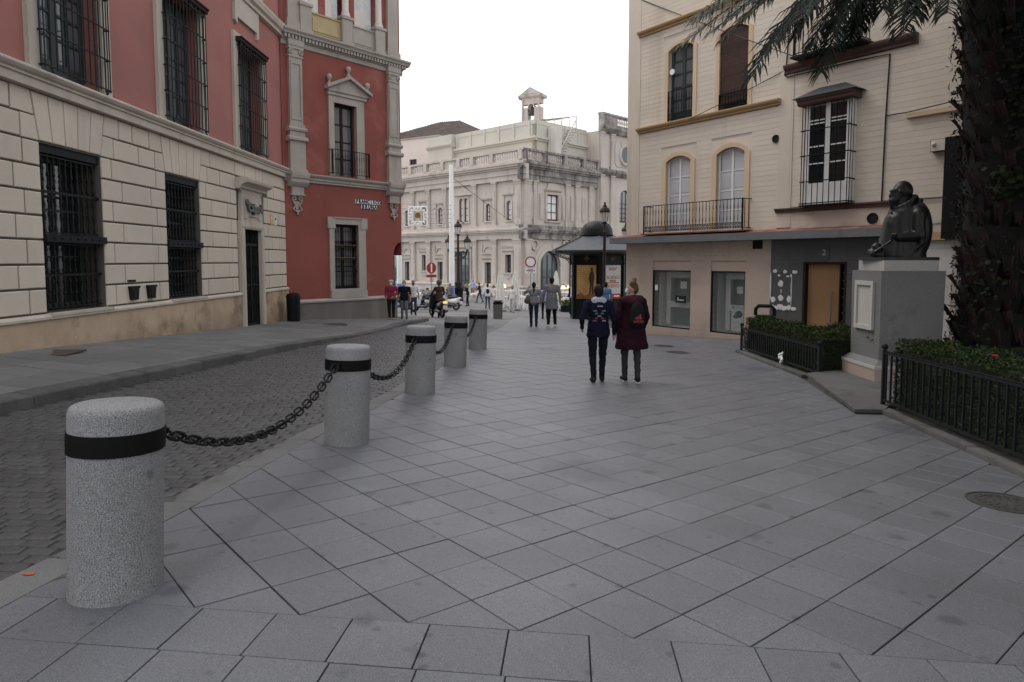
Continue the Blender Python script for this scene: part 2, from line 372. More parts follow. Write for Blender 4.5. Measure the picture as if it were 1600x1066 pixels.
# flush kerb strip on the road side (right edge), from the photograph's ground contacts
STRIP=[(-2,-2.85),(3.11,-2.42),(4.24,-2.21),(5.54,-2.08),(6.13,-2.02),(8.65,-1.62),(9.54,-1.50),(12.6,-1.28),(15.8,-1.05),(20.86,-.72),(23.7,-.36),(29.5,-.1),(34,.4)]
STRIP=[(y,x) for y,x in STRIP]
def strip_x(y): return lerp_tab(STRIP,y)
KERB=[(-4,-6.85),(7.32,-5.59),(14.76,-4.76),(18.94,-4.15),(22,-3.85),(25.1,-3.47),(27.3,-3.35)]
def kerb_x(y): return lerp_tab(KERB,y)
LBA=(-7.82,10.3); LBD=(math.sin(R(.6)),math.cos(R(.6)))
def fac_x(y): return -7.82+.0105*(y-10.3) if y<23.2 else -7.68+.839*(y-23.2)
def side_z(x,y):
    kh=lerp_tab([(0,.14),(14,.13),(16.5,.09),(19,.02),(22,.02),(24,.1),(40,.1)],y)
    fh=max(.08,.30-.0227*(max(y,6)-10.3)); xk,xf=kerb_x(y),fac_x(min(y,27))
    t=min(1.4,max(0,(x-xk)/min(-.3,xf-xk))) if xf<xk-.05 else 0
    return gz(x,y)+kh+(fh-kh)*t
def piece(poly,zf,depth=.04,ch=.005,dz=0):
    n=len(poly); cx=sum(p[0] for p in poly)/n; cy=sum(p[1] for p in poly)/n; cz=zf(cx,cy)
    mb=MB()
    def ins(p):
        dx,dy=cx-p[0],cy-p[1]; d=math.hypot(dx,dy) or 1; return (p[0]+dx/d*ch*1.4,p[1]+dy/d*ch*1.4)
    A=[(ins(p)[0]-cx,ins(p)[1]-cy,zf(*p)-cz+dz) for p in poly]; B=[(p[0]-cx,p[1]-cy,zf(*p)-cz-ch+dz) for p in poly]; C=[(x,y,z-depth) for x,y,z in B]
    mb.add(A+B+C,[tuple(range(n))]+[(i,n+i,n+(i+1)%n,(i+1)%n) for i in range(n)]+[(n+i,2*n+i,2*n+(i+1)%n,n+(i+1)%n) for i in range(n)])
    return mb,(cx,cy,cz)
def screen_size(c,zf):
    q=proj((c[0],c[1],zf(*c)))
    if q is None or not(-60<q[0]<1660 and q[1]<1130): return -1
    return 1/q[2]
# --- main paving: square slabs laid on the diagonal, s = 0.3666 m
S=.3666; TH=.7005; OX,OY=-4.136*S,8.5588*S
e1=(math.cos(TH)*S,math.sin(TH)*S); e2=(-math.sin(TH)*S,math.cos(TH)*S)
def grid(a,b): return (OX+e1[0]*a-e2[0]*b, OY+e1[1]*a-e2[1]*b)
V0,V7=grid(0,0),grid(7,7)
# garden kerb (front edge), right boundary of the paving
GARD=[(-1,3.6),(5.99,4.50),(8.86,4.86),(9.3,4.80),(11.2,5.05),(12.09,5.22),(16.05,5.32)]
def gard_x(y): return lerp_tab(GARD,y)
ga={k:random.choice((.003,.0035,.004,.0048)) for k in range(-20,140)}; gb={k:random.choice((.0028,.0034,.004,.0046)) for k in range(-100,100)}
gap=.003
tiles=[]
for a in range(-8,110):
    for b in range(-75,60):
        c=grid(a+.5,b-.5)
        if not(-3<c[0]<15 and 2.2<c[1]<33): continue
        g0,g1,k0,k1=ga[a]/S,ga[a+1]/S,gb[b]/S,gb[b-1]/S
        j=lambda:random.uniform(-.0016,.0016)
        p=[grid(a+g0+j(),b-k0+j()),grid(a+1-g1+j(),b-k0+j()),grid(a+1-g1+j(),b-1+k1+j()),grid(a+g0+j(),b-1+k1+j())]
        if area(p)>0 and ((p[1][0]-p[0][0])*(p[2][1]-p[1][1])-(p[1][1]-p[0][1])*(p[2][0]-p[1][0]))<0: p.reverse()
        full=len(p)
        p=clip(p,V0,V7)
        y0=c[1]
        for yy in (y0,):
            A=(strip_x(yy-.4)+.004,yy-.4); B=(strip_x(yy+.4)+.004,yy+.4)
            if len(p)>2: p=clip(p,B,A)
        if y0<16.2 and len(p)>2:
            A=(gard_x(y0-.4)-.004,y0-.4); B=(gard_x(y0+.4)-.004,y0+.4); p=clip(p,A,B)
        elif len(p)>2 and y0>16:   # up to the cream house front
            p=clip(p,(3.82+.5736*14-.1,22.81-.8192*14-.1),(3.82-.1,22.81-.1)) if c[0]>3.7 else p
        if len(p)<3 or area(p)<.004: continue
        tiles.append((screen_size(c,gz),p,c))
def lay(tiles,name,parent,material,zf,limit,restname,jit=.0018,ch=.0022,depth=.04):
    tiles.sort(key=lambda t:-t[0]); rest=MB()
    for i,(sz,p,c) in enumerate(tiles):
        mb,o=piece(p,zf,depth=depth,ch=ch,dz=random.uniform(-jit,jit))
        if i<limit and sz>0: mb.build(name,material,parent,loc=o,fix=False)
        else: rest.add([(x+o[0],y+o[1],z+o[2]) for x,y,z in mb.v],mb.f)
    if rest.v: tag(rest.build(restname,material,parent,fix=False),kind='stuff')
pavement=tag(sheet('pavement',[-2.9]+[.6*i-1.2 for i in range(28)],[.6*i-3 for i in range(61)],lambda x,y:gz(max(x,strip_x(y)+.01),y)-.013,'joint'),kind='structure')
# keep only the sheet's part right of the strip: shift left column
me=pavement.data
for v in me.vertices:
    if v.co.x<=-2.8: v.co.x=strip_x(v.co.y)+.02
    v.co.x=max(v.co.x,strip_x(v.co.y)+.02)
    if v.co.y<3 and v.co.x>-3: v.co.z-=0
lay(tiles,'paving_slab',pavement,'paving',gz,300,'far_paving_slabs')
# --- front band: slabs parallel to the band edge
bx,by=V7[0]-V0[0],V7[1]-V0[1]; bl=math.hypot(bx,by); ux,uy=bx/bl,by/bl; vx,vy=uy,-ux
band=[]
for r in range(0,9):
    for k in range(-12,16):
        off=.11*S+(0 if r<1 else .02)
        def q(a,b): return (V0[0]+ux*a+vx*b,V0[1]+uy*a+vy*b)
        a0=k*S+off; g=gap
        p=[q(a0+g,r*S+g),q(a0+S-g,r*S+g),q(a0+S-g,(r+1)*S-g),q(a0+g,(r+1)*S-g)]; p.reverse()
        c=q(a0+S/2,(r+.5)*S)
        p=clip(p,(strip_x(c[1]+.4)+.004,c[1]+.4),(strip_x(c[1]-.4)+.004,c[1]-.4)) 
        if len(p)>2 and area(p)>.004: band.append((screen_size(c,gz),p,c))
lay(band,'band_slab',pavement,'paving_band',gz,300,'hidden_band_slabs')
# --- flush granite strip between paving and cobbles
y=-1.2; 
while y<31:
    l=random.uniform(.85,1.15); a,b=y+.004,y+l-.004; wd=.25
    p=[(strip_x(a)-wd,a),(strip_x(a)-.004,a),(strip_x(b)-.004,b),(strip_x(b)-wd,b)]
    mb,o=piece(p,gz,.05,.008,random.uniform(-.003,.004)); mb.build('kerb_stone',"kerb_granite",pavement,loc=o,fix=False); y+=l
# --- cobbled road
road=tag(sheet('road',[0,1],[-4,-2,0,2,4,6,8,10,12,14,16,18,20,22,24],lambda x,y:gz(kerb_x(y) if x<.5 else strip_x(y)-.24,y)-.009,'road_joint'),kind='structure')
for v in road.data.vertices: v.co.x=kerb_x(v.co.y) if v.co.x<.5 else strip_x(v.co.y)-.24
CV=[]
for k in range(8):
    w_,h_=.176*random.uniform(.93,1.0),.1035
    bm=bmesh.new(); mb=MB(); n=10; P=[]
    for ring,(sc_,z) in enumerate(((1,-.035),(1,-.003),(.95,.0015),(.5,.0028))):
        for i in range(n):
            a=2*math.pi*i/n; cx=math.copysign(abs(math.cos(a))**.12,math.cos(a)); sy_=math.copysign(abs(math.sin(a))**.12,math.sin(a))
            P.append((cx*w_/2*sc_,sy_*h_/2*sc_,z))
    rr=[(random.uniform(.96,1.01),random.uniform(.95,1.02)) for _ in range(n)]
    P=[(x*rr[i%n][0],y_*rr[i%n][1],z+random.uniform(-.0015,.0015)) for i,(x,y_,z) in enumerate(P)]
    mb.add(P,[(j*n+i,j*n+(i+1)%n,(j+1)*n+(i+1)%n,(j+1)*n+i) for j in range(3) for i in range(n)]+[tuple(3*n+i for i in range(n))])
    CV.append((mb,mb.mesh('cobble','cobble','all',fix=False)))
cob=[]; y=1.0; row=0
while y<24:
    row+=1; x=strip_x(y)-.26-(.08 if row%2 else .0)-random.uniform(0,.05)
    while x>kerb_x(y)+.08:
        cob.append((screen_size((x,y),gz),x,y+random.uniform(-.002,.002)+.012*math.sin(x*1.1+y*.2),random.randrange(8),random.uniform(-.025,.025))); x-=.178*random.uniform(.96,1.06)
    y+=.106
cob.sort(key=lambda t:-t[0]); rest=MB()
for i,(sz,x,y,k,rz) in enumerate(cob):
    z=gz(x,y)+random.uniform(-.003,.0025)-.004
    if i<300 and sz>0:
        o=link('cobble',CV[k][1],road,(x,y,z)); o.rotation_euler=(math.atan(-KY),math.atan(KX),rz)
    else:
        c_,s_=math.cos(rz),math.sin(rz)
        rest.add([(x+a*c_-b*s_,y+a*s_+b*c_,z+d-KX*a-KY*b) for a,b,d in CV[k][0].v],CV[k][0].f)
tag(rest.build('far_cobbles','cobble',road,'all',fix=False),kind='stuff')
# --- pavement along the left-hand houses, with its raised kerb
sidewalk=tag(sheet('sidewalk',[0,.25,.5,.75,1],[-5,0,3,6,9,12,14,16,18,20,22,23.2,24,25,26,27,27.4],lambda x,y:0,'joint'),kind='structure')
for v in sidewalk.data.vertices:
    t=v.co.x; xk=kerb_x(v.co.y)-.26; xf=min(fac_x(v.co.y)-.3,xk-.05); v.co.x=xk+(xf-xk)*t; v.co.z=side_z(v.co.x,v.co.y)-.014
slabs=[]; SL=.62
for r in range(-4,60):
    for k in range(-2,14):
        y0=r*SL; xb=-8.3+k*SL+(r%2)*0; c=(xb+SL/2,y0+SL/2)
        # lines run slightly askew to the houses, as in the photograph
        def q(a,b): return (-8.3+a+.02*b,b)
        p=[q(k*SL+.006,y0+.006),q((k+1)*SL-.006,y0+.006),q((k+1)*SL-.006,y0+SL-.006),q(k*SL+.006,y0+SL-.006)]; c=q((k+.5)*SL,y0+SL/2)
        if c[1]>27.4 or c[1]<-3: continue
        p=clip(p,(kerb_x(c[1]-.5)-.27,c[1]-.5),(kerb_x(c[1]+.5)-.27,c[1]+.5))
        if len(p)>2 and c[1]<23.6: p=clip(p,(fac_x(c[1]+.5)-.1,c[1]+.5),(fac_x(c[1]-.5)-.1,c[1]-.5))
        if len(p)>2 and c[1]>22.4: p=clip(p,(-4.39-.1,27.1+.1),(-7.68-.1,23.2+.1))
        if len(p)>2 and area(p)>.01: slabs.append((screen_size(c,side_z),p,c))
lay(slabs,'sidewalk_slab',sidewalk,'slab',side_z,300,'hidden_sidewalk_slabs',jit=.004,ch=.007)
y=-2.0
while y<27.2:
    l=random.uniform(.55,1.25); a,b=y+.006,min(y+l-.006,27.3)
    p=[(kerb_x(a)-.26,a),(kerb_x(a),a),(kerb_x(b),b),(kerb_x(b)-.26,b)]
    mb,o=piece(p,side_z,.22,.022,random.uniform(-.006,.008)); mb.build('kerb_stone','kerb_old',sidewalk,loc=o,fix=False); y+=l
# rounded corner of the kerb by the red house
for i in range(6):
    a0,a1=R(i*22),R((i+1)*22-2); cx,cy=-3.35-.95,27.3
    def cp(r,a): return (cx+r*math.cos(a),cy+r*math.sin(a)*.8)
    mb,o=piece([cp(.70,a0),cp(.95,a0),cp(.95,a1),cp(.70,a1)],lambda x,y:gz(x,y)+.1,.2,.015,0); mb.build('kerb_stone','kerb_old',sidewalk,loc=o,fix=False)
P=[(-3.35-.95+.69*math.cos(R(a)),27.3+.55*math.sin(R(a))) for a in range(0,133,12)]+[(-5.6,27.35)]
mb,o=piece(P,lambda x,y:gz(x,y)+.1,.2,.006,0); mb.build('sidewalk_slab','slab',sidewalk,loc=o,fix=False)
# small things let into or lying on the ground
def manhole(px,py,r,label,dz=0,mat_='manhole',zf=gz):
    p=gp(px,py,dz); t=thing('manhole_cover',label,'manhole cover',(p.x,p.y,zf(p.x,p.y)+.004))
    t.rotation_euler=(math.atan(-KY),math.atan(KX),0)
    mb=MB(); mb.lathe([(r,-.03),(r,.004),(r*.93,.004),(r*.93,-.004),(r*.9,-.004)],32,cap=False); mb.build('rim',mat_,t)
    mb=MB(); mb.lathe([(.001,-.02),(r*.9,-.02),(r*.9,.0),(.001,.0)],32,cap=False)
    for k,n in ((.75,20),(.55,14),(.33,9)):
        for i in range(n):
            a=2*math.pi*i/n; mb2=[(k*r*.9*math.cos(a+d)*s_,k*r*.9*math.sin(a+d)*s_) for d,s_ in ((-.1,.92),(.1,.92),(.1,1.12),(-.1,1.12))]
            mb.add([(x,y,.001) for x,y in mb2]+[(x,y,.005) for x,y in mb2],[(4,5,6,7),(0,1,5,4),(1,2,6,5),(2,3,7,6),(3,0,4,7)])
    mb.build('lid',mat_,t)
manhole(1572,786,.27,'round cast iron manhole cover beside the iron garden railing')
manhole(1040,541,.3,'round manhole cover nearer the shop windows of the cream house')
manhole(1060,551,.3,'round manhole cover farther from the shop windows, towards the open paving')
p=gp(85,557,.2); t=thing('hatch_plate','square rusty hatch plate set in the sidewalk by the cream stone wall','hatch',(p.x,p.y,side_z(p.x,p.y)+.004),.1)
mb=MB(); mb.box(-.3,.3,-.3,.3,-.02,.0); mb.build('lid','rust_plate',t)
mb=MB(); [mb.box(*a) for a in ((-.33,-.305,-.33,.33,-.02,.003),(.305,.33,-.33,.33,-.02,.003),(-.305,.305,-.33,-.305,-.02,.003),(-.305,.305,.305,.33,-.02,.003))]; mb.build('frame','manhole',t)
p=gp(515,505,.1); t=thing('hatch_plate','flat dark hatch plate in the sidewalk before the red house','hatch',(p.x,p.y,side_z(p.x,p.y)+.004),.5)
mb=MB(); mb.box(-.45,.45,-.3,.3,-.02,.003); mb.build('lid','manhole',t)
mb=MB(); [mb.box(*a) for a in ((-.48,-.455,-.33,.33,-.02,.006),(.455,.48,-.33,.33,-.02,.006),(-.455,.455,-.33,-.305,-.02,.006),(-.455,.455,.305,.33,-.02,.006))]; mb.build('frame','manhole',t)
p=gp(46,898); mb=MB(); n=14
mb.add([(.035*math.cos(2*math.pi*k/n)*random.uniform(.5,1.1),.022*math.sin(2*math.pi*k/n)*random.uniform(.5,1.1),.006) for k in range(n)],[tuple(range(n))]); mb.build('paint_mark','orange_mark',pavement,loc=p,fix=False)
# ================================================================== facade tools (x along the front, -y outwards, z up)
def wall(x0,x1,z0,z1,ops=(),y=0,depth=.35,mb=None):
    mb=mb or MB(); X=sorted({x0,x1,*[o[0] for o in ops],*[o[1] for o in ops]}); Z=sorted({z0,z1,*[o[2] for o in ops],*[o[3] for o in ops]})
    X=[a for a in X if x0<=a<=x1]; Z=[a for a in Z if z0<=a<=z1]
    for a,b in zip(X,X[1:]):
        for c,d in zip(Z,Z[1:]):
            mx,mz=(a+b)/2,(c+d)/2
            if any(o[0]<mx<o[1] and o[2]<mz<o[3] for o in ops): continue
            mb.add([(a,y,c),(b,y,c),(b,y,d),(a,y,d)],[(0,1,2,3)])
    for o in ops:
        a,b,c,d=o[:4]; rise=o[4] if len(o)>4 else 0; sp=d-rise
        mb.add([(a,y,c),(a,y+depth,c),(a,y+depth,sp),(a,y,sp)],[(0,1,2,3)]); mb.add([(b,y,c),(b,y,sp),(b,y+depth,sp),(b,y+depth,c)],[(0,1,2,3)])
        mb.add([(a,y,c),(b,y,c),(b,y+depth,c),(a,y+depth,c)],[(0,1,2,3)])
        if not rise: mb.add([(a,y,d),(a,y+depth,d),(b,y+depth,d),(b,y,d)],[(0,1,2,3)])
        else:
            A=arc(a,b,sp,rise,12); n=len(A)
            mb.add([(p[0],y,p[1]) for p in A]+[(p[0],y+depth,p[1]) for p in A],[(i,n+i,n+i+1,i+1) for i in range(n-1)])
            h=n//2
            mb.add([(p[0],y,p[1]) for p in A[:h+1]]+[(a,y,d)],[(h+1,i,i+1) for i in range(h)]); mb.add([(p[0],y,p[1]) for p in A[h:]]+[(b,y,d)],[(n-h,i,i+1) for i in range(n-h-1)])
    return mb
def arc(a,b,sp,rise,n=12):
    r=((b-a)**2/4+rise**2)/(2*rise); cz=sp+rise-r; cx=(a+b)/2; t0=math.asin(min(1,(b-a)/2/r))
    if rise>(b-a)/2: t0=math.pi-t0
    return [(cx+r*math.sin(-t0+2*t0*i/n),cz+r*math.cos(-t0+2*t0*i/n)) for i in range(n+1)]
def shell(parent,x0,x1,yb,z0,z1,mat_,roofmat='roof_tile',yf=.02):   # sides, back and roof behind a front
    mb=MB(); mb.add([(x0,yf,z0),(x0,yb,z0),(x0,yb,z1),(x0,yf,z1)],[(0,1,2,3)]); mb.add([(x1,yf,z0),(x1,yb,z0),(x1,yb,z1),(x1,yf,z1)],[(0,1,2,3)]); mb.add([(x0,yb,z0),(x1,yb,z0),(x1,yb,z1),(x0,yb,z1)],[(0,1,2,3)])
    mb.build('side_walls',mat_,parent,fix=False)
    mb=MB(); mb.box(x0-.2,x1+.2,yf-.3,yb+.2,z1+.002,z1+.25); mb.build('roof',roofmat,parent)
def window(parent,x0,x1,z0,z1,y,fm,gm,cols=2,rows=3,bar=.05,rise=0,name='window',rail=None,back=True,gy=.03,sill=0):
    """a glazed frame set in an opening, every pane a child"""
    mb=MB(); t=.05
    mb.box(x0,x0+bar,y,y+t,z0,z1-rise*.5); mb.box(x1-bar,x1,y,y+t,z0,z1-rise*.5); mb.box(x0+bar,x1-bar,y+.002,y+t,z0,z0+bar+sill)
    if rise:
        A=arc(x0,x1,z1-rise,rise,10); B=arc(x0+bar,x1-bar,z1-rise,rise-bar*.8,10); n=len(A)
        mb.add([(p[0],y-.002,p[1]) for p in A]+[(p[0],y-.002,p[1]) for p in B],[(i,i+1,n+i+1,n+i) for i in range(n-1)])
    else: mb.box(x0+bar,x1-bar,y+.002,y+t,z1-bar,z1)
    zi0=z0+bar+sill; zi1=z1-bar if not rise else z1-rise*.35; cw=(x1-x0-2*bar)/cols
    for c in range(1,cols):
        xx=x0+bar+c*cw; b2=bar*.5*(1.4 if cols==2 or c==cols//2 else .5); mb.box(xx-b2,xx+b2,y-.004,y+t-.004,zi0,zi1)
    for r in range(1,rows):
        zz=zi0+(zi1-zi0)*r/rows; mb.box(x0+bar,x1-bar,y+.006,y+t-.006,zz-bar*.28,zz+bar*.28)
    o=mb.build(name,fm,parent)
    for c in range(cols):
        for r in range(rows):
            a=x0+bar+c*cw+.004; b=a+cw-.008; c0=zi0+(zi1-zi0)*r/rows+.004; c1=zi0+(zi1-zi0)*(r+1)/rows-.004
            if rise and r==rows-1:
                A=[p for p in arc(x0+bar,x1-bar,z1-rise,rise-bar*.8,20) if a<=p[0]<=b]
                pts=[(a,c0),(b,c0)]+A[::-1] if A else [(a,c0),(b,c0),(b,c1),(a,c1)]
                if A: pts=[(A[0][0],c0),(A[-1][0],c0)]+A[::-1]
            else: pts=[(a,c0),(b,c0),(b,c1),(a,c1)]
            mb=MB(); mb.poly(pts,y+gy,y+gy+.006); mb.build('pane',gm,o)
    return o
def baluster(mb,x,y,z0,z1,r=.018,n=6,knots=3):
    h=z1-z0; prof=[(r*.7,0)]
    for k in range(knots):
        a=h*(k+.5)/knots; prof+=[(r*.65,a-h*.30/knots),(r*1.25,a-h*.1/knots),(r*.8,a),(r*1.1,a+h*.06/knots),(r*.6,a+h*.12/knots)]
    prof+=[(r*.7,h)]; mb.lathe(prof,n,(x,y,z0))
def grille(parent,x0,x1,z0,z1,y,n,bands=(),knots=3,r=.018,name='window_grille',turned=True,mat_='iron'):
    mb=MB(); Z=[z0]+[b for b in bands]+[z1]
    for i in range(n):
        x=x0+(x1-x0)*(i+.5)/n
        if turned:
            for a,b in zip(Z,Z[1:]): baluster(mb,x,y,a,b,r,6,knots)
        else: mb.box(x-r*.6,x+r*.6,y-r*.6,y+r*.6,z0,z1)
    for zz in (z0+.03,z1-.03): mb.box(x0-.03,x1+.03,y-.012,y+.012,zz-.012,zz+.012)
    for b in bands: mb.box(x0-.06,x1+.06,y-.02,y+.02,b-.022,b+.022)
    return mb.build(name,mat_,parent,smooth=True)
# ================================================================== cream-and-red bank on the left
LB=thing('bank_building','long bank building with cream rusticated ground floor and pale red upper floor','building',(LBA[0],LBA[1],-.4),R(89.4))
LB['label']='bank building with cream stone block ground floor, pale red upper floor and grilled windows'
def L(z): return z+.4
X0=-9.0; X1=12.93
lw=[(-7.0,-5.35),(-2.93,-1.27),(1.11,2.76),(5.11,6.74)]; Wz0,Wz1=L(.71),L(3.55)
DX0,DX1=9.25,10.5
mb=wall(X0,X1,L(-1.1),L(4.37),[(a,b,Wz0,Wz1) for a,b in lw]+[(DX0-.16,DX1+.16,L(-.9),L(2.55))],y=.03,depth=.42); mb.build('ground_floor_wall','joint_cream',LB)
upw=[(-6.85,-5.1),(-2.85,-1.1),(1.2,2.9),(5.2,7.0),(9.25,11.05)]
mb=wall(X0,X1,L(4.69),L(13.5),[(a,b,L(4.72),L(7.75)) for a,b in upw],y=.05,depth=.38); mb.build('upper_wall','red_pale',LB)
shell(LB,X0,X1,9,L(-1.1),L(13.5),'red_pale',yf=.05)
# blocks
courses=[.713,1.127,1.527,1.942,2.342,2.742,3.155,3.565,3.97,4.37]
def blk(x0,x1,z0,z1):
    if x1-x0<.05: return
    g=.017; mb=MB(); mb.bbox(x0+g,x1-g,0,.035,L(z0)+g,L(z1)-g,.013); mb.build('stone_block','block_cream',LB,fix=False)
def split(a,b,k):
    w_=b-a
    if w_<.9: return [a,b]
    if w_<1.9: return [a,a+w_*(.42 if k%2 else .58),b]
    if w_<2.6: return [a,a+.33,a+w_-.4,b] if k%2==0 else [a,a+.66,a+w_-.62,b]
    n=max(2,round(w_/.95)); o=(.5 if k%2 else 0); pts=[a]+[a+(i+o)*w_/n for i in range(0 if o else 1,n)]+[b]
    return pts
solid=[(X0,lw[0][0])]+[(lw[i][1],lw[i+1][0]) for i in range(3)]+[(lw[3][1],DX0-.3),(DX1+.46,X1)]
for k in range(7):
    for j,(a,b) in enumerate(solid):
        pts=split(a,b,k)
        for p,q in zip(pts,pts[1:]): blk(p,q,courses[k],courses[k+1])
def vous(pts):
    mb=MB(); cx=sum(p[0] for p in pts)/len(pts); cz=sum(p[1] for p in pts)/len(pts)
    pts=[(p[0]+(cx-p[0])*.075,L(p[1]+(cz-p[1])*.045)) for p in pts]; mb.poly(pts,0,.035,.012); mb.build('stone_block','block_cream',LB)
zA,zB,zM=3.565,4.37,3.97
for (a,b) in lw:
    w_=b-a; n=5
    lo=[a+w_*i/n for i in range(n+1)]; hi=[a-.16+(w_+.32)*i/n for i in range(n+1)]
    for i in range(n): vous([(lo[i],zA),(lo[i+1],zA),(hi[i+1],zB),(hi[i],zB)])
    # stepped shoulder stones
    for s_,e in ((-1,a),(1,b)):
        h=hi[0] if s_<0 else hi[-1]; m=e+(h-e)*.5; o2=e+s_*.62
        pts=[(m,zM),(o2,zM),(o2,zB),(h,zB)]; vous(pts if s_>0 else pts[::-1])
        o1=e+s_*.42; pts=[(e,zA),(o1,zA),(o1,zM),(m,zM)]; vous(pts if s_>0 else pts[::-1])
sh=[(X0,lw[0][0])]+[(lw[i][1],lw[i+1][0]) for i in range(3)]+[(lw[3][1],X1)]
for j,(a,b) in enumerate(sh):
    a1=a+(.62 if j>0 else 0); b1=b-(.62 if j<len(sh)-1 else 0); pts=split(a1,b1,1) if b1-a1<3 else [a1,a1+1.5,a1+2.2,a1+3.0,a1+3.6,b1]
    for p,q in zip(pts,pts[1:]):
        if q>p: blk(p,q,zM,zB)
    a1=a+(.42 if j>0 else 0); b1=b-(.42 if j<len(sh)-1 else 0)
    pts=split(a1,b1,0) if b1-a1<3 else [a1,a1+.75,a1+1.75]
    for p,q in zip(pts,pts[1:]): blk(p,q,zA,zM)
    if b1-a1>=3:
        for p,q in ((DX1+.8,DX1+1.35),(DX1+1.35,X1)): blk(p,q,zA,zM)
# string course, plinth of marble slabs, upper cornice
mb=MB(); mb.mould(X0,X1,[(.0,L(4.37)),(-.10,L(4.385)),(-.10,L(4.52)),(-.13,L(4.535)),(-.13,L(4.57)),(-.17,L(4.6)),(-.2,L(4.645)),(-.2,L(4.67)),(-.19,L(4.69))],.1); mb.build('string_course','cornice_cream',LB)
mb=MB(); mb.mould(X0,X1,[(.0,L(9.0)),(-.08,L(9.02)),(-.08,L(9.12)),(-.16,L(9.17)),(-.2,L(9.3)),(-.2,L(9.36))],.1); mb.build('upper_string_course','cornice_cream',LB)
x=X0; i=0
while x<X1-.05:
    w_=min(random.choice((.62,.75,.95,1.1)),X1-x); b=x+w_
    if x<DX0-.2<b: b=DX0-.24
    if DX0-.24<=x<DX1+.24: x=DX1+.24; continue
    mb=MB(); mb.bbox(x+.002,b-.002,-.05,.1,L(-1.1),L(.6),.004); mb.build('plinth_slab','plinth_marble',LB,fix=False); x=b
for a,b in ((X0,DX0-.24),(DX1+.24,X1)):
    mb=MB(); mb.mould(a,b,[(-.052,L(.602)),(-.085,L(.615)),(-.085,L(.655)),(-.05,L(.69)),(-.02,L(.7))],.1); mb.build('plinth_moulding','cornice_cream',LB)
for a,b in lw:
    mb=MB(); mb.box(a-.02,b+.06,-.10,.4,L(.66),L(.709)); mb.build('window_sill','cornice_cream',LB)
    # dark lintel, inner window and the turned iron grille in two tiers
    mb=MB(); mb.box(a,b,.06,.4,Wz1-.14,Wz1-.002); mb.build('lintel','iron_grey',LB)
    mb=MB(); mb.box(a,b,.44,.5,Wz0,Wz1); mb.build('window_back','dark_void',LB)
    wn=window(LB,a+.1,b-.1,Wz0+.05,Wz1-.16,.38,'green_frame','glass_dark',2,3,.07)
    zm=L(1.98); grille(LB,a+.06,b-.06,Wz0+.04,zm-.07,.10,10,[(Wz0+zm)/2],3,.024); grille(LB,a+.06,b-.06,zm+.06,Wz1-.15,.10,10,[(Wz1+zm)/2],3,.024)
    mb=MB(); mb.box(a+.01,b+.03,-.035,.16,zm-.07,zm+.06); 
    for k in range(7): mb.sphere((a+.2+k*(b-a-.4)/6,-.04,zm),.025,6,4)
    mb.build('grille_band','iron_grey',LB)
# upper windows: pale surrounds, cage grilles with a little hood
for a,b in upw:
    z0,z1=L(4.70),L(7.75)
    mb=MB(); mb.box(a-.27,a,-.03,.1,z0,z1+.22); mb.box(b,b+.27,-.03,.1,z0,z1+.22); mb.box(a,b,-.028,.1,z1,z1+.22); mb.build('window_surround','cornice_cream',LB)
    mb=MB(); mb.box(a,b,.42,.48,z0,z1); mb.build('window_back','dark_void',LB)
    window(LB,a,b,z0+.02,z1,.33,'green_frame','glass_mid',4,6,.09,sill=.3)
    mb=MB(); n=12
    for i in range(n+1):
        xx=a-.05+(b-a+.1)*i/n; mb.tube([(xx,-.13,z0+.08),(xx,-.13,z1-.02)],.0125,5)
    for zz in [z0+.12+k*.56 for k in range(6)]:
        mb.box(a-.07,b+.07,-.142,-.118,zz-.011,zz+.011)
        for xx in (a-.07,b+.05): mb.box(xx,xx+.02,-.118,.0,zz-.013,zz+.013)
    for s_ in (a-.09,b+.065):
        for yy in (-.07,): mb.tube([(s_+.022,yy,z0+.08),(s_+.012,yy,z1)],.0115,5)
    for xx in (a+.1,(a+b)/2,b-.1): mb.tube([(xx,-.13,z0+.1),(xx,-.16,z0+.02),(xx,-.10,z0+.0)],.02,5)
    mb.build('window_grille','iron_grey',LB)
    mb=MB(); mb.mould(a-.14,b+.14,[(-.13,z1-.05),(-.17,z1-.03),(-.17,z1+.02),(-.21,z1+.05),(-.21,z1+.08)],.0); 
    for k in range(9): xx=a+.0+(b-a)*k/8; mb.poly([(xx-.03,z1-.07),(xx,z1-.22),(xx+.03,z1-.07)],-.145,-.135)
    mb.build('grille_hood','iron_brown',LB)
    # apron hanging below the windows of the floor above
    c0,c1=a-.1,b+.0
    mb=MB(); mb.poly([(c0,L(9.0)),(c0,L(8.30)),(c0+.16,L(8.22)),(c0+.16,L(8.42)),(c1-.32,L(8.42)),(c1-.32,L(8.22)),(c1-.16,L(8.30)),(c1-.16,L(9.0))],-.03,.06); mb.build('window_apron','cornice_cream',LB)
    mb=MB(); mb.box(a-.2,b+.2,-.03,.08,L(9.37),L(12.4)); mb.build('upper_window_surround','cornice_cream',LB)
    window(LB,a+.1,b-.1,L(9.5),L(12.2),-.06,'green_frame','glass_dark',2,4,.08)
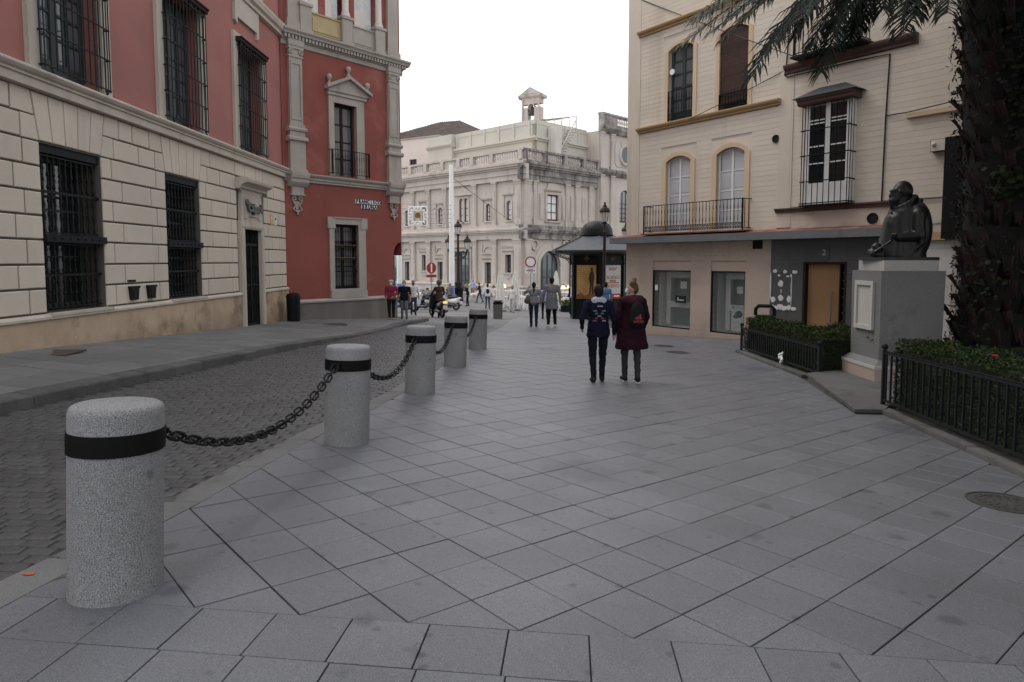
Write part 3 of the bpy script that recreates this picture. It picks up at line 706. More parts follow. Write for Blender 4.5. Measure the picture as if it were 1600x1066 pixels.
# the doorway with its hood, carved panel, lettering and iron gate
mb=MB(); zb=L(-.75)
for s_ in (0,1):
    xa=DX0-.24 if s_==0 else DX1; mb.box(xa,xa+.24,-.085,.1,zb,L(2.50)); mb.box(xa+(.06 if s_==0 else .03),xa+(.21 if s_==0 else .18),-.105,-.083,zb,L(2.5))
mb.box(DX0-.24,DX1+.24,-.088,.1,L(2.502),L(2.70)); mb.box(DX0-.18,DX1+.18,-.11,-.086,L(2.55),L(2.66))
mb.build('door_surround','cornice_cream',LB)
mb=MB(); mb.poly([(DX0-.18,L(2.702)),(DX1+.18,L(2.702)),(DX1+.10,L(3.55)),(DX1+.24,L(3.62)),(DX0-.24,L(3.62)),(DX0-.10,L(3.55))],-.07,.06)
mb.poly([(DX0+.02,L(2.8)),(DX0+.2,L(2.8)),(DX0+.25,L(2.87)),(DX1-.25,L(2.87)),(DX1-.2,L(2.8)),(DX1-.02,L(2.8)),(DX1-.02,L(3.42)),(DX0+.02,L(3.42))],-.10,-.068); mb.build('door_panel','cornice_cream',LB)
mb=MB(); mb.mould(DX0-.36,DX1+.36,[(-.08,L(3.62)),(-.14,L(3.64)),(-.14,L(3.70)),(-.24,L(3.76)),(-.34,L(3.80)),(-.36,L(3.87)),(-.36,L(3.93))],.05); mb.build('door_hood','cornice_cream',LB)
mb=MB(); mb.box(DX0-.14,DX1+.14,.30,.36,zb,L(2.54)); mb.build('door_back','dark_void',LB)
mb=MB(); mb.box(DX0,DX1,.02,.06,L(2.02),L(2.10)); mb.box(DX0,DX0+.05,.02,.06,zb,L(2.5)); mb.box(DX1-.05,DX1,.02,.06,zb,L(2.5)); mb.box((DX0+DX1)/2-.03,(DX0+DX1)/2+.03,.01,.07,zb,L(2.02))
for xa,xb in ((DX0+.05,(DX0+DX1)/2-.03),((DX0+DX1)/2+.03,DX1-.05)):
    for i in range(5):
        xx=xa+(xb-xa)*(i+.5)/5; baluster(mb,xx,.04,zb+.5,L(.85),.017,6,3); baluster(mb,xx,.04,L(.9),L(2.02),.017,6,3); baluster(mb,xx,.04,L(2.1),L(2.5),.017,6,1)
    mb.box(xa,xb,.025,.055,L(.85),L(.9)); mb.box(xa,xb,.025,.055,zb+.44,zb+.5); mb.box(xa,xb,.03,.05,zb,zb+.44); mb.box(xa+.05,xb-.05,.015,.03,zb+.08,zb+.38)
mb.build('iron_gate','iron',LB,smooth=True)
text('lettering','Cajasol',.36,Matrix.Translation(((DX0+DX1)/2,-.15,L(3.12)))@FRONT,'letter_metal',LB,.035,sx=.98,bold=.008)
mb=MB(); mb.torus((DX0+.1,-.14,L(3.27)),.07,.028,14,6); mb.build('emblem','letter_metal',LB)
for xx,mn in ((11.47,'yellow_plate'),(11.82,'sign_white')):
    mb=MB(); mb.box(xx,xx+.2,-.02,.0,L(2.73),L(3.05)); o=mb.build('plate',mn,LB)
    mb=MB(); mb.box(xx+.05,xx+.15,-.025,-.0195,L(2.9),L(2.98)); mb.build('emblem','sign_white' if mn=='yellow_plate' else 'sign_red',o)
for xx in (3.48,4.14):   # wall letterboxes
    mb=MB(); mb.poly([(xx,L(1.055)),(xx+.31,L(1.055)),(xx+.27,L(.79)),(xx+.04,L(.79))],-.06,.0); mb.box(xx-.01,xx+.32,-.075,-.0,L(1.03),L(1.075)); o=mb.build('letterbox','iron_grey',LB)
    mb=MB(); mb.poly([(xx+.06,L(1.0)),(xx+.25,L(1.0)),(xx+.22,L(.83)),(xx+.08,L(.83))],-.068,-.058); mb.build('flap','iron',o)
mb=MB(); mb.box(3.46,3.75,-.012,.0,L(1.16),L(1.205)); mb.build('plate','iron_grey',LB)
# ================================================================== deep red corner house
RB=thing('red_house','deep red corner house with grey stone pilasters, pediment window and street name tiles','building',(-7.68,23.2,-.4),R(50))
CX=5.13
ops=[(2.0,2.99,L(4.66),L(7.22)),(1.92,3.0,L(.5),L(2.91))]
# front: main plane; lower corner cut back in a concave sweep
mb=wall(-.05,4.70,L(-1.2),L(2.3),[ops[1]],y=0,depth=.30); wall(-.05,4.70,L(2.3),L(4.3),[(1.92,3.0,L(2.3),L(2.91))],mb=mb,depth=.3)
N=8; cv=[(4.72+.41*(1-math.cos(math.pi/2*i/N)),L(1.86)+.46*math.sin(math.pi/2*i/N)) for i in range(N+1)]
mb.add([(4.70,0,L(1.86))]+[(p[0],0,p[1]) for p in cv]+[(CX,0,L(4.3)),(4.70,0,L(4.3))],[tuple(range(N+4))])
mb.add([(p[0],0,p[1]) for p in cv]+[(p[0]-.1,.9,p[1]) for p in cv],[(i,i+1,N+2+i,N+1+i) for i in range(N)])
mb.add([(4.70,0,L(-1.2)),(4.72,0,L(1.86)),(4.72,.9,L(1.86)),(4.70,.9,L(-1.2))],[(0,1,2,3)])
wall(-.05,CX,L(4.3),L(13.5),[ops[0],(.9,1.5,L(9.9),L(12.3)),(1.75,2.75,L(9.9),L(12.3)),(3.0,3.95,L(9.9),L(12.3))],mb=mb,depth=.35)
mb.build('front_wall','red_deep',RB)
mb=MB(); mb.add([(CX,0,L(1.8)),(CX-.1,8,L(1.8)),(CX-.1,8,L(13.5)),(CX,0,L(13.5))],[(0,1,2,3)]); mb.add([(4.7,.9,L(-1.2)),(CX-.1,1.3,L(-1.2)),(CX-.1,1.3,L(3)),(4.72,.9,L(3))],[(0,1,2,3)]); mb.add([(CX-.1,1.3,L(-1.2)),(CX-.1,8,L(-1.2)),(CX-.1,8,L(3)),(CX-.1,1.3,L(3))],[(0,1,2,3)]); mb.add([(-.05,8,L(-1)),(CX-.1,8,L(-1)),(CX-.1,8,L(13.5)),(-.05,8,L(13.5))],[(0,1,2,3)]); mb.build('side_wall','red_deep',RB,fix=False)
mb=MB(); mb.box(-.2,CX+.3,-.3,8.2,L(13.5),L(13.8)); mb.build('roof','roof_tile',RB)
mb=MB(); mb.box(-.05,4.78,-.10,.1,L(-1.2),L(.10)); mb.box(4.62,4.80,-.08,1.0,L(-1.2),L(.099)); mb.build('plinth','stone_plinth',RB)
mb=MB(); mb.mould(-.05,4.82,[(-.10,L(.10)),(-.15,L(.115)),(-.16,L(.17)),(-.12,L(.20)),(-.06,L(.235))],.05); mb.build('plinth_moulding','stone_grey',RB)
SC=[(-.0,L(4.28)),(-.07,L(4.30)),(-.07,L(4.36)),(-.11,L(4.38)),(-.11,L(4.45)),(-.17,L(4.49)),(-.21,L(4.54)),(-.21,L(4.58))]
mb=MB(); mb.mould(-.05,CX+.1,SC,.06); mb.build('string_course','stone_grey',RB)
CP=[(-.0,L(8.79)),(-.06,L(8.81)),(-.06,L(8.95)),(-.12,L(8.98)),(-.12,L(9.0))]
mb=MB(); mb.mould(-.05,CX+.1,CP,.06); mb.mould(-.05,CX+.3,[(-.12,L(9.11)),(-.26,L(9.13)),(-.28,L(9.19)),(-.34,L(9.25)),(-.34,L(9.31))],.06)
for k in range(40):
    xx=.0+k*.133; mb.box(xx,xx+.075,-.23,-.06,L(9.0),L(9.115))
mb.box(-.05,CX+.1,-.12,.05,L(9.0),L(9.11)); mb.build('dentil_cornice','stone_grey',RB)
for pi,(a,b) in enumerate(((.20,.70),(4.46,4.98))):
    mb=MB(); 
    mb.box(a,b,-.12,.05,L(6.2),L(8.42))       # shaft with a sunk panel
    for q in ((a+.04,a+.1),(b-.1,b-.04)): mb.box(q[0],q[1],-.145,-.118,L(6.35),L(8.3))
    mb.box(a+.1,b-.1,-.143,-.118,L(8.2),L(8.3)); mb.box(a+.1,b-.1,-.143,-.118,L(6.35),L(6.45))
    o=mb.build('pilaster','stone_grey',RB)
    mb=MB(); mb.box(a-.05,b+.05,-.17,.05,L(6.1),L(6.2)); mb.mould(a-.1,b+.1,[(-.15,L(5.95)),(-.2,L(5.98)),(-.22,L(6.04)),(-.18,L(6.1))],.05); mb.box(a-.04,b+.04,-.16,.05,L(5.80),L(5.95)); mb.mould(a-.12,b+.12,[(-.15,L(5.62)),(-.24,L(5.66)),(-.24,L(5.74)),(-.16,L(5.80))],.05)
    mb.box(a-.04,b+.06,-.15,.05,L(4.7),L(5.62)); mb.box(a-.08,b+.1,-.19,.05,L(4.58),L(4.7)); mb.build('base',"stone_grey",o)
    mb=MB(); mb.box(a-.03,b+.03,-.15,.05,L(8.42),L(8.48)); mb.box(a,b,-.14,.05,L(8.48),L(8.79))
    for s_ in (a+.06,b-.06): mb.torus((s_,-.16,L(8.6)),.07,.03,12,6); mb.sphere((s_,-.16,L(8.6)),.035,8,5)
    mb.box(a-.04,b+.04,-.18,.05,L(8.69),L(8.79)); mb.box(a-.05,b+.05,-.2,-.05,L(8.79),L(9.0)); mb.build('capital','stone_grey',o,smooth=True)
    mb=MB(); pr=[(a-.02,.0,L(4.28))]
    mb.mould(a-.1,b+.1,[(-.1,L(4.1)),(-.14,L(4.12)),(-.22,L(4.2)),(-.26,L(4.26)),(-.26,L(4.36)),(-.3,L(4.4)),(-.32,L(4.5)),(-.32,L(4.59))],.05); mb.box(a+.02,b-.02,-.11,.05,L(3.86),L(4.1)); mb.box(a-.02,b+.02,-.13,.05,L(3.82),L(3.87)); mb.build('bracket','stone_grey',o)
    # scrolled drop ornament
    cx=(a+b)/2; mb=MB()
    for s_ in (-1,1):
        spi=[(cx+s_*(.115+.075*math.cos(t)*(1-.11*t)),-.05,L(3.70)+.085*math.sin(t)*(1-.11*t)) for t in [k*.5 for k in range(12)]]
        mb.tube(spi,.026,6); mb.tube([(cx+s_*.19,-.05,L(3.7)),(cx+s_*.15,-.05,L(3.58)),(cx+s_*.07,-.05,L(3.48)),(cx+s_*.12,-.05,L(3.40)),(cx+s_*.17,-.05,L(3.36)),(cx+s_*.12,-.05,L(3.30))],.026,6)
    mb.poly([(cx-.12,L(3.62)),(cx+.12,L(3.62)),(cx+.05,L(3.35)),(cx-.05,L(3.35))],-.03,.02); mb.box(cx-.2,cx+.2,-.07,.02,L(3.79),L(3.82))
    mb.sphere((cx,-.05,L(3.25)),.055,8,5); mb.sphere((cx-.05,-.05,L(3.29)),.045,8,5); mb.sphere((cx+.05,-.05,L(3.29)),.045,8,5); mb.sphere((cx,-.05,L(3.18)),.035,8,5)
    mb.build('scroll_ornament','stone_grey',o,smooth=True)
# loggia over the cornice: pedestals, columns, boarded bays
for k,xx in enumerate((.85,2.55,4.05)):
    mb=MB(); mb.box(xx-.22,xx+.22,-.2,.05,L(9.31),L(10.2)); mb.box(xx-.26,xx+.26,-.24,.05,L(10.2),L(10.3)); mb.box(xx-.25,xx+.25,-.23,.05,L(9.31),L(9.43)); o=mb.build('loggia_pedestal','stone_grey',RB)
    mb=MB(); mb.lathe([(.17,0),(.17,.06),(.14,.1),(.15,.14),(.12,.2),(.115,1.4),(.11,2.0),(.15,2.1)],14,(xx,-.08,L(10.3))); mb.build('column','th_white',o,smooth=True)
for k,(a,b) in enumerate(((1.07,2.33),(2.77,3.83))):
    mb=MB(); mb.box(a,b,-.06,.05,L(9.31),L(10.05)); mb.box(a+.1,b-.1,-.085,-.058,L(9.5),L(9.92)); mb.mould(a,b,[(-.06,L(10.05)),(-.1,L(10.07)),(-.1,L(10.12))],.05); o=mb.build('parapet_panel','ply_board' if k==0 else 'stone_grey',RB)
    mb=MB(); mb.box(a+.05,b-.02,-.08,-.05,L(9.33),L(9.42)); mb.build('gap','dark_void',o)
    mb=MB(); mb.box(a,b,.1,.14,L(10.12),L(12.3)); mb.build('curtain','curtain',RB); mb=MB(); mb.box(a+.05,b-.3,.04,.07,L(10.13),L(10.75)); mb.build('board','th_white',RB)
for xx in (.45,4.72):
    mb=MB(); mb.box(xx-.25,xx+.25,-.12,.05,L(9.31),L(13.2)); mb.box(xx-.32,xx+.32,-.18,.05,L(9.31),L(9.55)); mb.box(xx-.29,xx+.29,-.15,.05,L(9.55),L(9.66)); mb.build('upper_pilaster','stone_grey',RB)
# pediment window with balcony
a,b=2.0,2.99
mb=MB(); mb.box(a-.22,a,-.07,.1,L(4.62),L(7.45)); mb.box(b,b+.34,-.07,.1,L(4.62),L(7.45)); mb.box(a,b,-.068,.1,L(7.22),L(7.45)); mb.build('window_surround','stone_grey',RB)
mb=MB(); mb.mould(1.74,3.42,[(-.08,L(7.45)),(-.12,L(7.47)),(-.12,L(7.55)),(-.17,L(7.6)),(-.17,L(7.64))],.05)
xa,xb,xm=1.64,3.6,2.61
mb.poly([(xa,L(7.64)),(xb,L(7.64)),(xb,L(7.75)),(xm,L(8.22)),(xa,L(7.75))],-.10,.05)
for p,q in (((xa,7.66),(xm,8.12)),((xb,7.66),(xm,8.12))):
    pts=[(p[0],L(p[1])),(q[0],L(q[1])),(q[0],L(q[1]+.11)),(p[0],L(p[1]+.11))]; mb.poly(pts if p[0]<q[0] else pts[::-1],-.24,-.098)
o=mb.build('pediment','stone_grey',RB)
for xx,zz in ((1.78,7.78),(2.61,8.20),(3.45,7.78)):
    mb=MB(); mb.lathe([(.1,0),(.1,.05),(.045,.09),(.045,.16),(.085,.22),(.1,.28),(.085,.34),(.03,.38)],10,(xx,-.12,L(zz))); mb.build('ball_finial','stone_grey',o,smooth=True)
mb=MB(); mb.box(a,b,.3,.34,L(4.6),L(7.22)); mb.build('curtain','curtain',RB)
window(RB,a,b,L(4.6),L(7.2),.2,'wood_dark','glass_mid',2,4,.075)
def balcony(parent,x0,x1,z0,z1,dep,n,band=0,name='balcony',r=.012,floor=True,fm='stone_grey',knots=2):
    o=None
    mb=MB(); mb.box(x0,x1,-dep,0,z0-.05,z0) if floor else None
    mb.box(x0,x1,-dep-.012,-dep+.018,z1-.02,z1); mb.box(x0,x1,-dep,-dep+.014,z0+.05,z0+.07)
    for s_ in (x0,x1-.025): mb.box(s_,s_+.025,-dep+.014,0,z1-.02,z1); mb.box(s_,s_+.02,-dep+.014,0,z0+.05,z0+.07); mb.box(s_,s_+.03,-dep-.01,-dep+.02,z0,z1)
    for i in range(n): baluster(mb,x0+.04+(x1-x0-.08)*i/(n-1),-dep+.007,z0+.05+band,z1-.02,r,6,knots)
    m=max(2,int(dep/.13))
    for i in range(m):
        for s_ in (x0+.012,x1-.012): mb.box(s_-.007,s_+.007,-dep+dep*(i+.5)/m-.007,-dep+dep*(i+.5)/m+.007,z0+.05,z1-.02)
    if band:
        mb.box(x0,x1,-dep,-dep+.014,z0+.05+band,z0+.07+band); k=int((x1-x0)/(band*.62))
        for i in range(k):
            xx=x0+(x1-x0)*(i+.5)/k; mb.torus((xx,-dep+.007,z0+.06+band/2),band*.34,.009,8,4); mb.box(xx-.006,xx+.006,-dep+.002,-dep+.012,z0+.06,z0+.06+band)
    return mb.build(name,'iron',parent,smooth=True)
balcony(RB,1.77,3.41,L(4.65),L(5.55),.24,16,floor=False)
# ground floor window with grille
a,b=1.92,3.0
mb=MB(); mb.box(a-.2,a,-.06,.1,L(.5),L(3.1)); mb.box(b,b+.33,-.06,.1,L(.5),L(3.1)); mb.box(a,b,-.058,.1,L(2.91),L(3.1)); mb.box(a-.27,a+.05,-.08,.0,L(2.75),L(3.16)); mb.box(b+.1,b+.40,-.08,.0,L(2.75),L(3.16)); mb.mould(a-.05,b+.15,[(-.06,L(3.1)),(-.1,L(3.12)),(-.1,L(3.16))],.0); mb.box(a-.2,b+.33,-.12,.1,L(.22),L(.48)); mb.box(a-.15,b+.28,-.09,.1,L(.48),L(.56)); mb.build('window_surround','stone_grey',RB)
mb=MB(); mb.box(a,b,.32,.36,L(.5),L(2.91)); mb.build('window_back','dark_void',RB)
window(RB,a,b,L(.58),L(2.9),.22,'wood_dark','glass_mid',2,3,.08)
for zz in (1.62,2.08): mb=MB(); mb.box(a,b,.10,.13,L(zz),L(zz+.09)); mb.build('grille_rail','wood_door',RB)
grille(RB,a+.02,b-.02,L(.58),L(2.9),.08,10,[L(1.2),L(1.66),L(2.12)],2,.014)
# street name tiles
for (x0,x1,z0,z1,s_) in ((2.9,4.08,3.70,3.88,'FRANCISCO'),(3.17,3.9,3.525,3.685,'BRUNA')):
    n=len(s_)
    for i in range(n):
        p,q=x0+(x1-x0)*i/n,x0+(x1-x0)*(i+1)/n; mb=MB(); mb.box(p+.002,q-.002,-.022,.0,L(z0),L(z1)); o=mb.build('letter_tile','sign_tile',RB)
        text('letter',s_[i],.185,Matrix.Translation(((p+q)/2,-.026,L((z0+z1)/2)))@FRONT,'sign_dark',o,.003,sx=.9,bold=.011)
    mb=MB(); 
    for zz in (z0,z1-.012): mb.box(x0,x1,-.0245,-.0221,L(zz),L(zz)+.012)
    mb.build('tile_border','sign_dark',RB)
# ================================================================== cream brick house on the right
YA=(3.82,22.81); YB=thing('cream_house','cream brick house with ochre cornices, balconies, shop windows and a wooden door','building',(YA[0],YA[1],-.9),R(-55))
def Y(z): return z+.9
YL=17.0
fw=[(1.71,2.68),(3.63,4.58)]; sw=[(1.74,2.71),(3.66,4.62)]
sh1=(1.2,2.75); sh2=(3.5,4.68); dr=(6.44,7.56)
# brick courses stand 6 mm proud of a mortar sheet
ops_all=[(a,b,Y(2.42),Y(4.78),.16) for a,b in fw]+[(a,b,Y(5.86),Y(8.12),.16) for a,b in sw]+[(6.95,7.75,Y(6.72),Y(8.9)),(9.98,11.6,Y(-1.4),Y(1.5))]
mb=wall(0,YL,Y(2.15),Y(13.5),[o for o in ops_all if o[2]>Y(2.1)],y=.012,depth=.3); mb.build('upper_wall','mortar',YB)
brick_z=.137; bl=.62
def courses_in(x0,x1,z0,z1,holes,nm,mt):
    z=z0; k=0
    cs=[]
    while z<z1-.03:
        zz=min(z+brick_z,z1); segs=[(x0,x1)]
        for (a,b,c,d) in holes:
            if zz>c and z<d:
                ns=[]
                for p,q in segs:
                    if b<=p or a>=q: ns.append((p,q))
                    else:
                        if a>p: ns.append((p,a))
                        if b<q: ns.append((b,q))
                segs=ns
        for p,q in segs:
            if q-p>.03: cs.append((p,q,z,zz,k))
        z=zz; k+=1
    for p,q,c,d,k in cs:
        mb=MB(); x=p-(bl/2 if k%2 else 0)
        mb.bbox(p,q,0,.03,c+.002,d-.002,.0015); mb.build(nm,mt,YB,fix=False)
holes=[(a-.2,b+.2,Y(2.2),Y(5.0)) for a,b in fw]+[(a-.2,b+.2,Y(5.8),Y(8.35)) for a,b in sw]+[(6.9,7.8,Y(6.6),Y(8.95)),(6.5,7.65,Y(3.0),Y(5.45)),(-.1,.55,0,99),(5.62,6.02,0,99)]
for seg in ((.55,5.62),(6.02,12.0)):
    courses_in(seg[0],seg[1],Y(2.5 if seg[0]<1 else 2.98),Y(5.66 if seg[0]<1 else 9.4),[h for h in holes],'brick_course','cream_brick')
    if seg[0]<1: courses_in(seg[0],seg[1],Y(5.85),Y(9.4),[h for h in holes],'brick_course','cream_brick')
mb=MB(); mb.box(0,.55,-.012,.03,Y(2.41),Y(13.4)); mb.build('corner_strip','cream_smooth',YB)
mb=MB(); mb.box(5.62,6.02,-.02,.03,Y(2.46),Y(13.4)); mb.box(5.95,5.965,-.024,-.019,Y(2.46),Y(6.4)); mb.build('pilaster','cream_smooth',YB)
mb=MB(); mb.box(.55,5.62,-.004,.03,Y(2.41),Y(2.5)); mb.box(6.02,YL,-.004,.03,Y(2.41),Y(2.84)); mb.build('wall_base','cream_smooth',YB)
mb=MB(); mb.box(12.0,YL,-.002,.03,Y(2.85),Y(13.4)); mb.box(.55,5.62,-.002,.03,Y(9.4),Y(13.4)); mb.box(6.02,12,-.002,.03,Y(9.4),Y(13.4)); mb.build('rendered_wall','cream_smooth',YB)
shell(YB,0,YL,9,Y(-1.4),Y(13.5),'cream_smooth',yf=.012)
# spandrels around arched openings come as ochre surrounds
def surround(a,b,z0,z1,rise,w_,mt,yf=-.03):
    mb=MB(); sp=z1-rise; A=arc(a,b,sp,rise,12); B=arc(a-w_,b+w_,sp,rise+w_*.8,12); n=len(A)
    mb.box(a-w_,a,yf,.04,z0,sp); mb.box(b,b+w_,yf,.04,z0,sp)
    mb.add([(p[0],yf,p[1]) for p in A]+[(p[0],yf,p[1]) for p in B]+[(p[0],.04,p[1]) for p in A]+[(p[0],.04,p[1]) for p in B],
       [(i,i+1,n+i+1,n+i) for i in range(n-1)]+[(2*n+i,i,i+1,2*n+i+1)[::-1] for i in range(n-1)]+[(n+i,n+i+1,3*n+i+1,3*n+i) for i in range(n-1)])
    # brick infill between the arch and the square recess left in the courses
    C=[(a-.2,z0),(a-.2,z1+.25),(b+.2,z1+.25),(b+.2,z0)]
    o=mb.build('window_surround',mt,YB)
    mb=MB(); top=[(p[0],p[1]) for p in B]
    mb.add([(p[0],.001,p[1]) for p in top]+[(p[0],.001,z1+.25) for p in top],[(i,i+1,n+i+1,n+i) for i in range(n-1)])
    for s0,s1 in ((a-.2,a-w_),(b+w_,b+.2)): mb.add([(s0,.001,z0),(s1,.001,z0),(s1,.001,z1+.25),(s0,.001,z1+.25)],[(0,1,2,3)])
    mb.build('infill','cream_brick',YB)
for a,b in fw:
    surround(a,b,Y(2.42),Y(4.78),.16,.165,'ochre_pale')
    mb=MB(); mb.box(a,b,.2,.24,Y(2.42),Y(4.78)); mb.build('shutter_back','shutter_grey',YB)
    w_=window(YB,a,b,Y(2.42),Y(4.76),.10,'white_paint','shutter_grey',2,4,.05,rise=.16,gy=.02)
    mid=(a+b)/2   # raised shutter panels behind the panes
    for s0,s1 in ((a+.09,mid-.06),(mid+.06,b-.09)):
        for z0,z1 in ((2.55,3.0),(3.1,3.55),(3.66,4.05),(4.15,4.5)):
            mb=MB(); mb.bbox(s0,s1,.113,.125,Y(z0),Y(z1),.008); mb.build('shutter_panel','shutter_grey',w_)
mb=MB(); mb.box(1.05,4.9,-.42,.0,Y(2.405),Y(2.44)); mb.build('balcony_slab','red_rust',YB)
balcony(YB,1.13,4.83,Y(2.44),Y(3.30),.38,31,.14,floor=False)
for i,(a,b) in enumerate(sw):
    surround(a,b,Y(5.86),Y(8.12),.16,.13,'ochre_pale')
    if i==0:
        mb=MB(); mb.box(a,b,.26,.3,Y(5.86),Y(8.12)); mb.build('window_back','glass_mid',YB)
        window(YB,a,b,Y(5.88),Y(8.1),.14,'green_frame','glass_mid',2,5,.08,rise=.16,sill=.15)
        mb=MB(); mb.lathe([(.001,-.02),(.09,-.02),(.09,.02),(.001,.02)],16,cap=False); o=mb.build('sign_disc','white',YB,loc=(a+.13,.02,Y(7.35))); o.rotation_euler=(R(90),0,0)
        balcony(YB,a+.0,b,Y(5.86),Y(6.77),.02,10,.16,floor=False,name='window_rail')
    else:
        mb=MB(); mb.box(a,b,.26,.3,Y(5.86),Y(8.12)); mb.build('window_back','dark_void',YB)
        n=34
        for k in range(n):
            z0=Y(6.05)+k*(2.0/n); mb=MB(); aa=a+.01; bb=b-.01
            if z0>Y(7.9): 
                sh_=(z0-Y(7.9))/.16*.28; aa+=sh_; bb-=sh_
            mb.box(aa,bb,.03-.0006*k,.045-.0006*k,z0+.004,z0+2.0/n-.004); mb.build('blind_slat','wood_blind',YB,fix=False)
        balcony(YB,a,b,Y(5.86),Y(6.3),.02,10,.1,floor=False,name='window_rail')
CO=lambda z0:[(.0,Y(z0)),(-.06,Y(z0+.015)),(-.06,Y(z0+.06)),(-.12,Y(z0+.085)),(-.15,Y(z0+.13)),(-.15,Y(z0+.165))]
mb=MB(); mb.mould(.5,5.66,CO(5.67),.03); mb.build('cornice','ochre',YB)
mb=MB(); mb.mould(.5,5.66,CO(8.70),.03); mb.build('cornice','ochre',YB)
mb=MB(); mb.mould(5.78,9.02,[(-.0,Y(6.39)),(-.07,Y(6.41)),(-.07,Y(6.47)),(-.13,Y(6.52)),(-.16,Y(6.58)),(-.16,Y(6.62))],.03); mb.build('brown_cornice','brown_trim',YB)
mb=MB(); mb.mould(5.6,8.6,[(-.0,Y(2.84)),(-.07,Y(2.85)),(-.07,Y(2.89)),(-.12,Y(2.93)),(-.12,Y(2.96))],.03); mb.build('brown_ledge','brown_trim',YB)
mb=MB(); mb.mould(8.86,11.5,[(-.0,Y(4.77)),(-.09,Y(4.78)),(-.09,Y(4.87))],.03); mb.build('beige_ledge','ochre_pale',YB)
mb=MB(); mb.box(9.2,9.78,-.10,.03,Y(2.04),Y(2.22)); mb.build('ochre_ledge','ochre',YB)
# upper balcony door behind the fronds
mb=MB(); mb.box(6.95,7.75,.26,.3,Y(6.72),Y(8.9)); mb.build('window_back','dark_void',YB)
window(YB,6.95,7.75,Y(6.72),Y(8.9),.12,'white_paint','glass_mid',2,4,.07)
mb=MB(); mb.box(6.2,8.02,-.5,.0,Y(6.63),Y(6.68)); mb.build('balcony_slab','iron_grey',YB)
balcony(YB,6.25,7.97,Y(6.68),Y(7.68),.46,15,floor=False,knots=3)
# bay window: cage grille with hipped lead hood
bx0,bx1=6.47,7.70; bz0,bz1=Y(2.98),Y(5.46)
mb=MB(); mb.box(bx0+.02,bx1-.02,-.16,.02,bz0,bz1); o=mb.build('bay_frame','white_paint',YB)
mb=MB(); mb.box(bx0+.14,bx1-.14,-.19,-.158,Y(3.52),Y(5.40)); mb.build('bay_glass','glass_dark',o)
mb=MB(); xm=(bx0+bx1)/2
for xx in (bx0+.08,xm,bx1-.08): mb.box(xx-.06,xx+.06,-.21,-.16,bz0+.05,bz1)
for zz in (4.98,5.06,4.42,4.0): mb.box(bx0+.1,bx1-.1,-.20,-.17,Y(zz)-.015,Y(zz)+.015)
mb.box(bx0+.05,bx1-.05,-.205,-.16,bz0+.02,Y(3.52)); mb.build('bay_bars','white_paint',o)
mb=MB(); n=9
for i in range(n): xx=bx0+.02+(bx1-bx0-.04)*i/(n-1); mb.tube([(xx,-.33,bz0),(xx,-.33,bz1)],.011,5)
for s_ in (bx0+.02,bx1-.02):
    for yy in (-.22,-.11): mb.tube([(s_,yy,bz0),(s_,yy,bz1)],.01,5)
for zz in (bz0+.04,Y(3.56),Y(4.2),Y(4.82)):
    mb.box(bx0-.02,bx1+.02,-.345,-.318,zz-.012,zz+.012)
    for s_ in (bx0,bx1-.024): mb.box(s_,s_+.024,-.318,0,zz-.012,zz+.012)
mb.box(bx0-.02,bx1+.02,-.35,0,bz0-.03,bz0+.0); mb.build('bay_grille','iron',o)
mb=MB(); mb.mould(bx0-.1,bx1+.1,[(-.36,bz1-.02),(-.40,bz1+.02),(-.40,bz1+.06),(-.46,bz1+.11),(-.46,bz1+.15)],.02); mb.build('bay_cornice','brown_trim',o)
mb=MB(); z=bz1+.152; mb.add([(bx0-.2,-.5,z),(bx1+.2,-.5,z),(bx1+.2,.02,z),(bx0-.2,.02,z),(bx0+.28,-.08,z+.26),(bx1-.28,-.08,z+.26),(bx1-.28,.02,z+.26),(bx0+.28,.02,z+.26)],[(0,1,5,4),(1,2,6,5),(3,0,4,7),(4,5,6,7),(0,3,2,1)]); mb.build('bay_hood','kiosk_roof',o)
# canopy slab over the shops, wrapping the corner
mb=MB(); mb.box(-.36,8.8,-.42,.0,Y(2.15),Y(2.35)); mb.box(-.36,-.0,.0,3,Y(2.15),Y(2.35)); mb.build('canopy','grey_metal',YB)
mb=MB(); mb.add([(-.35,-.40,Y(2.352)),(8.8,-.40,Y(2.352)),(8.8,-.001,Y(2.43)),(-.35,-.001,Y(2.43)),(8.8,-.001,Y(2.352)),(-.35,-.001,Y(2.352))],[(0,1,2,3),(1,4,2),(0,3,5)]); mb.build('canopy_flashing','red_rust',YB)
# ground floor: marble cladding in sheets
gf=[(sh1[0],sh1[1],Y(-.51),Y(1.585)),(sh2[0],sh2[1],Y(-.51),Y(1.585)),(dr[0],dr[1],Y(-.8),Y(1.56)),(9.98,11.6,Y(-.9),Y(1.5))]
mb=wall(-.0,YL,Y(-1.4),Y(2.16),gf,y=.02,depth=.3); mb.build('ground_wall','mortar',YB)
def slabgrid(X,Z,mt,nm,holes,yf=0):
    for a,b in zip(X,X[1:]):
        for c,d in zip(Z,Z[1:]):
            if any(h[0]<(a+b)/2<h[1] and h[2]<Y((c+d)/2)<h[3] for h in holes): continue
            mb=MB(); mb.bbox(a+.001,b-.001,yf,.03,Y(c)+.001,Y(d)-.001,.002); mb.build(nm,mt,YB,fix=False)
slabgrid([0,.6,sh1[0],1.98,sh1[1],sh2[0],4.1,sh2[1],5.48],[-1.4,-.51,.1,.85,1.585,2.158],'beige_marble','marble_slab',gf)
slabgrid([5.48,6.0,6.44,7.0,7.56,8.1,8.7,9.3],[-1.4,-.3,.45,1.3,1.56,2.158],'grey_stone','stone_slab',gf,-.012)
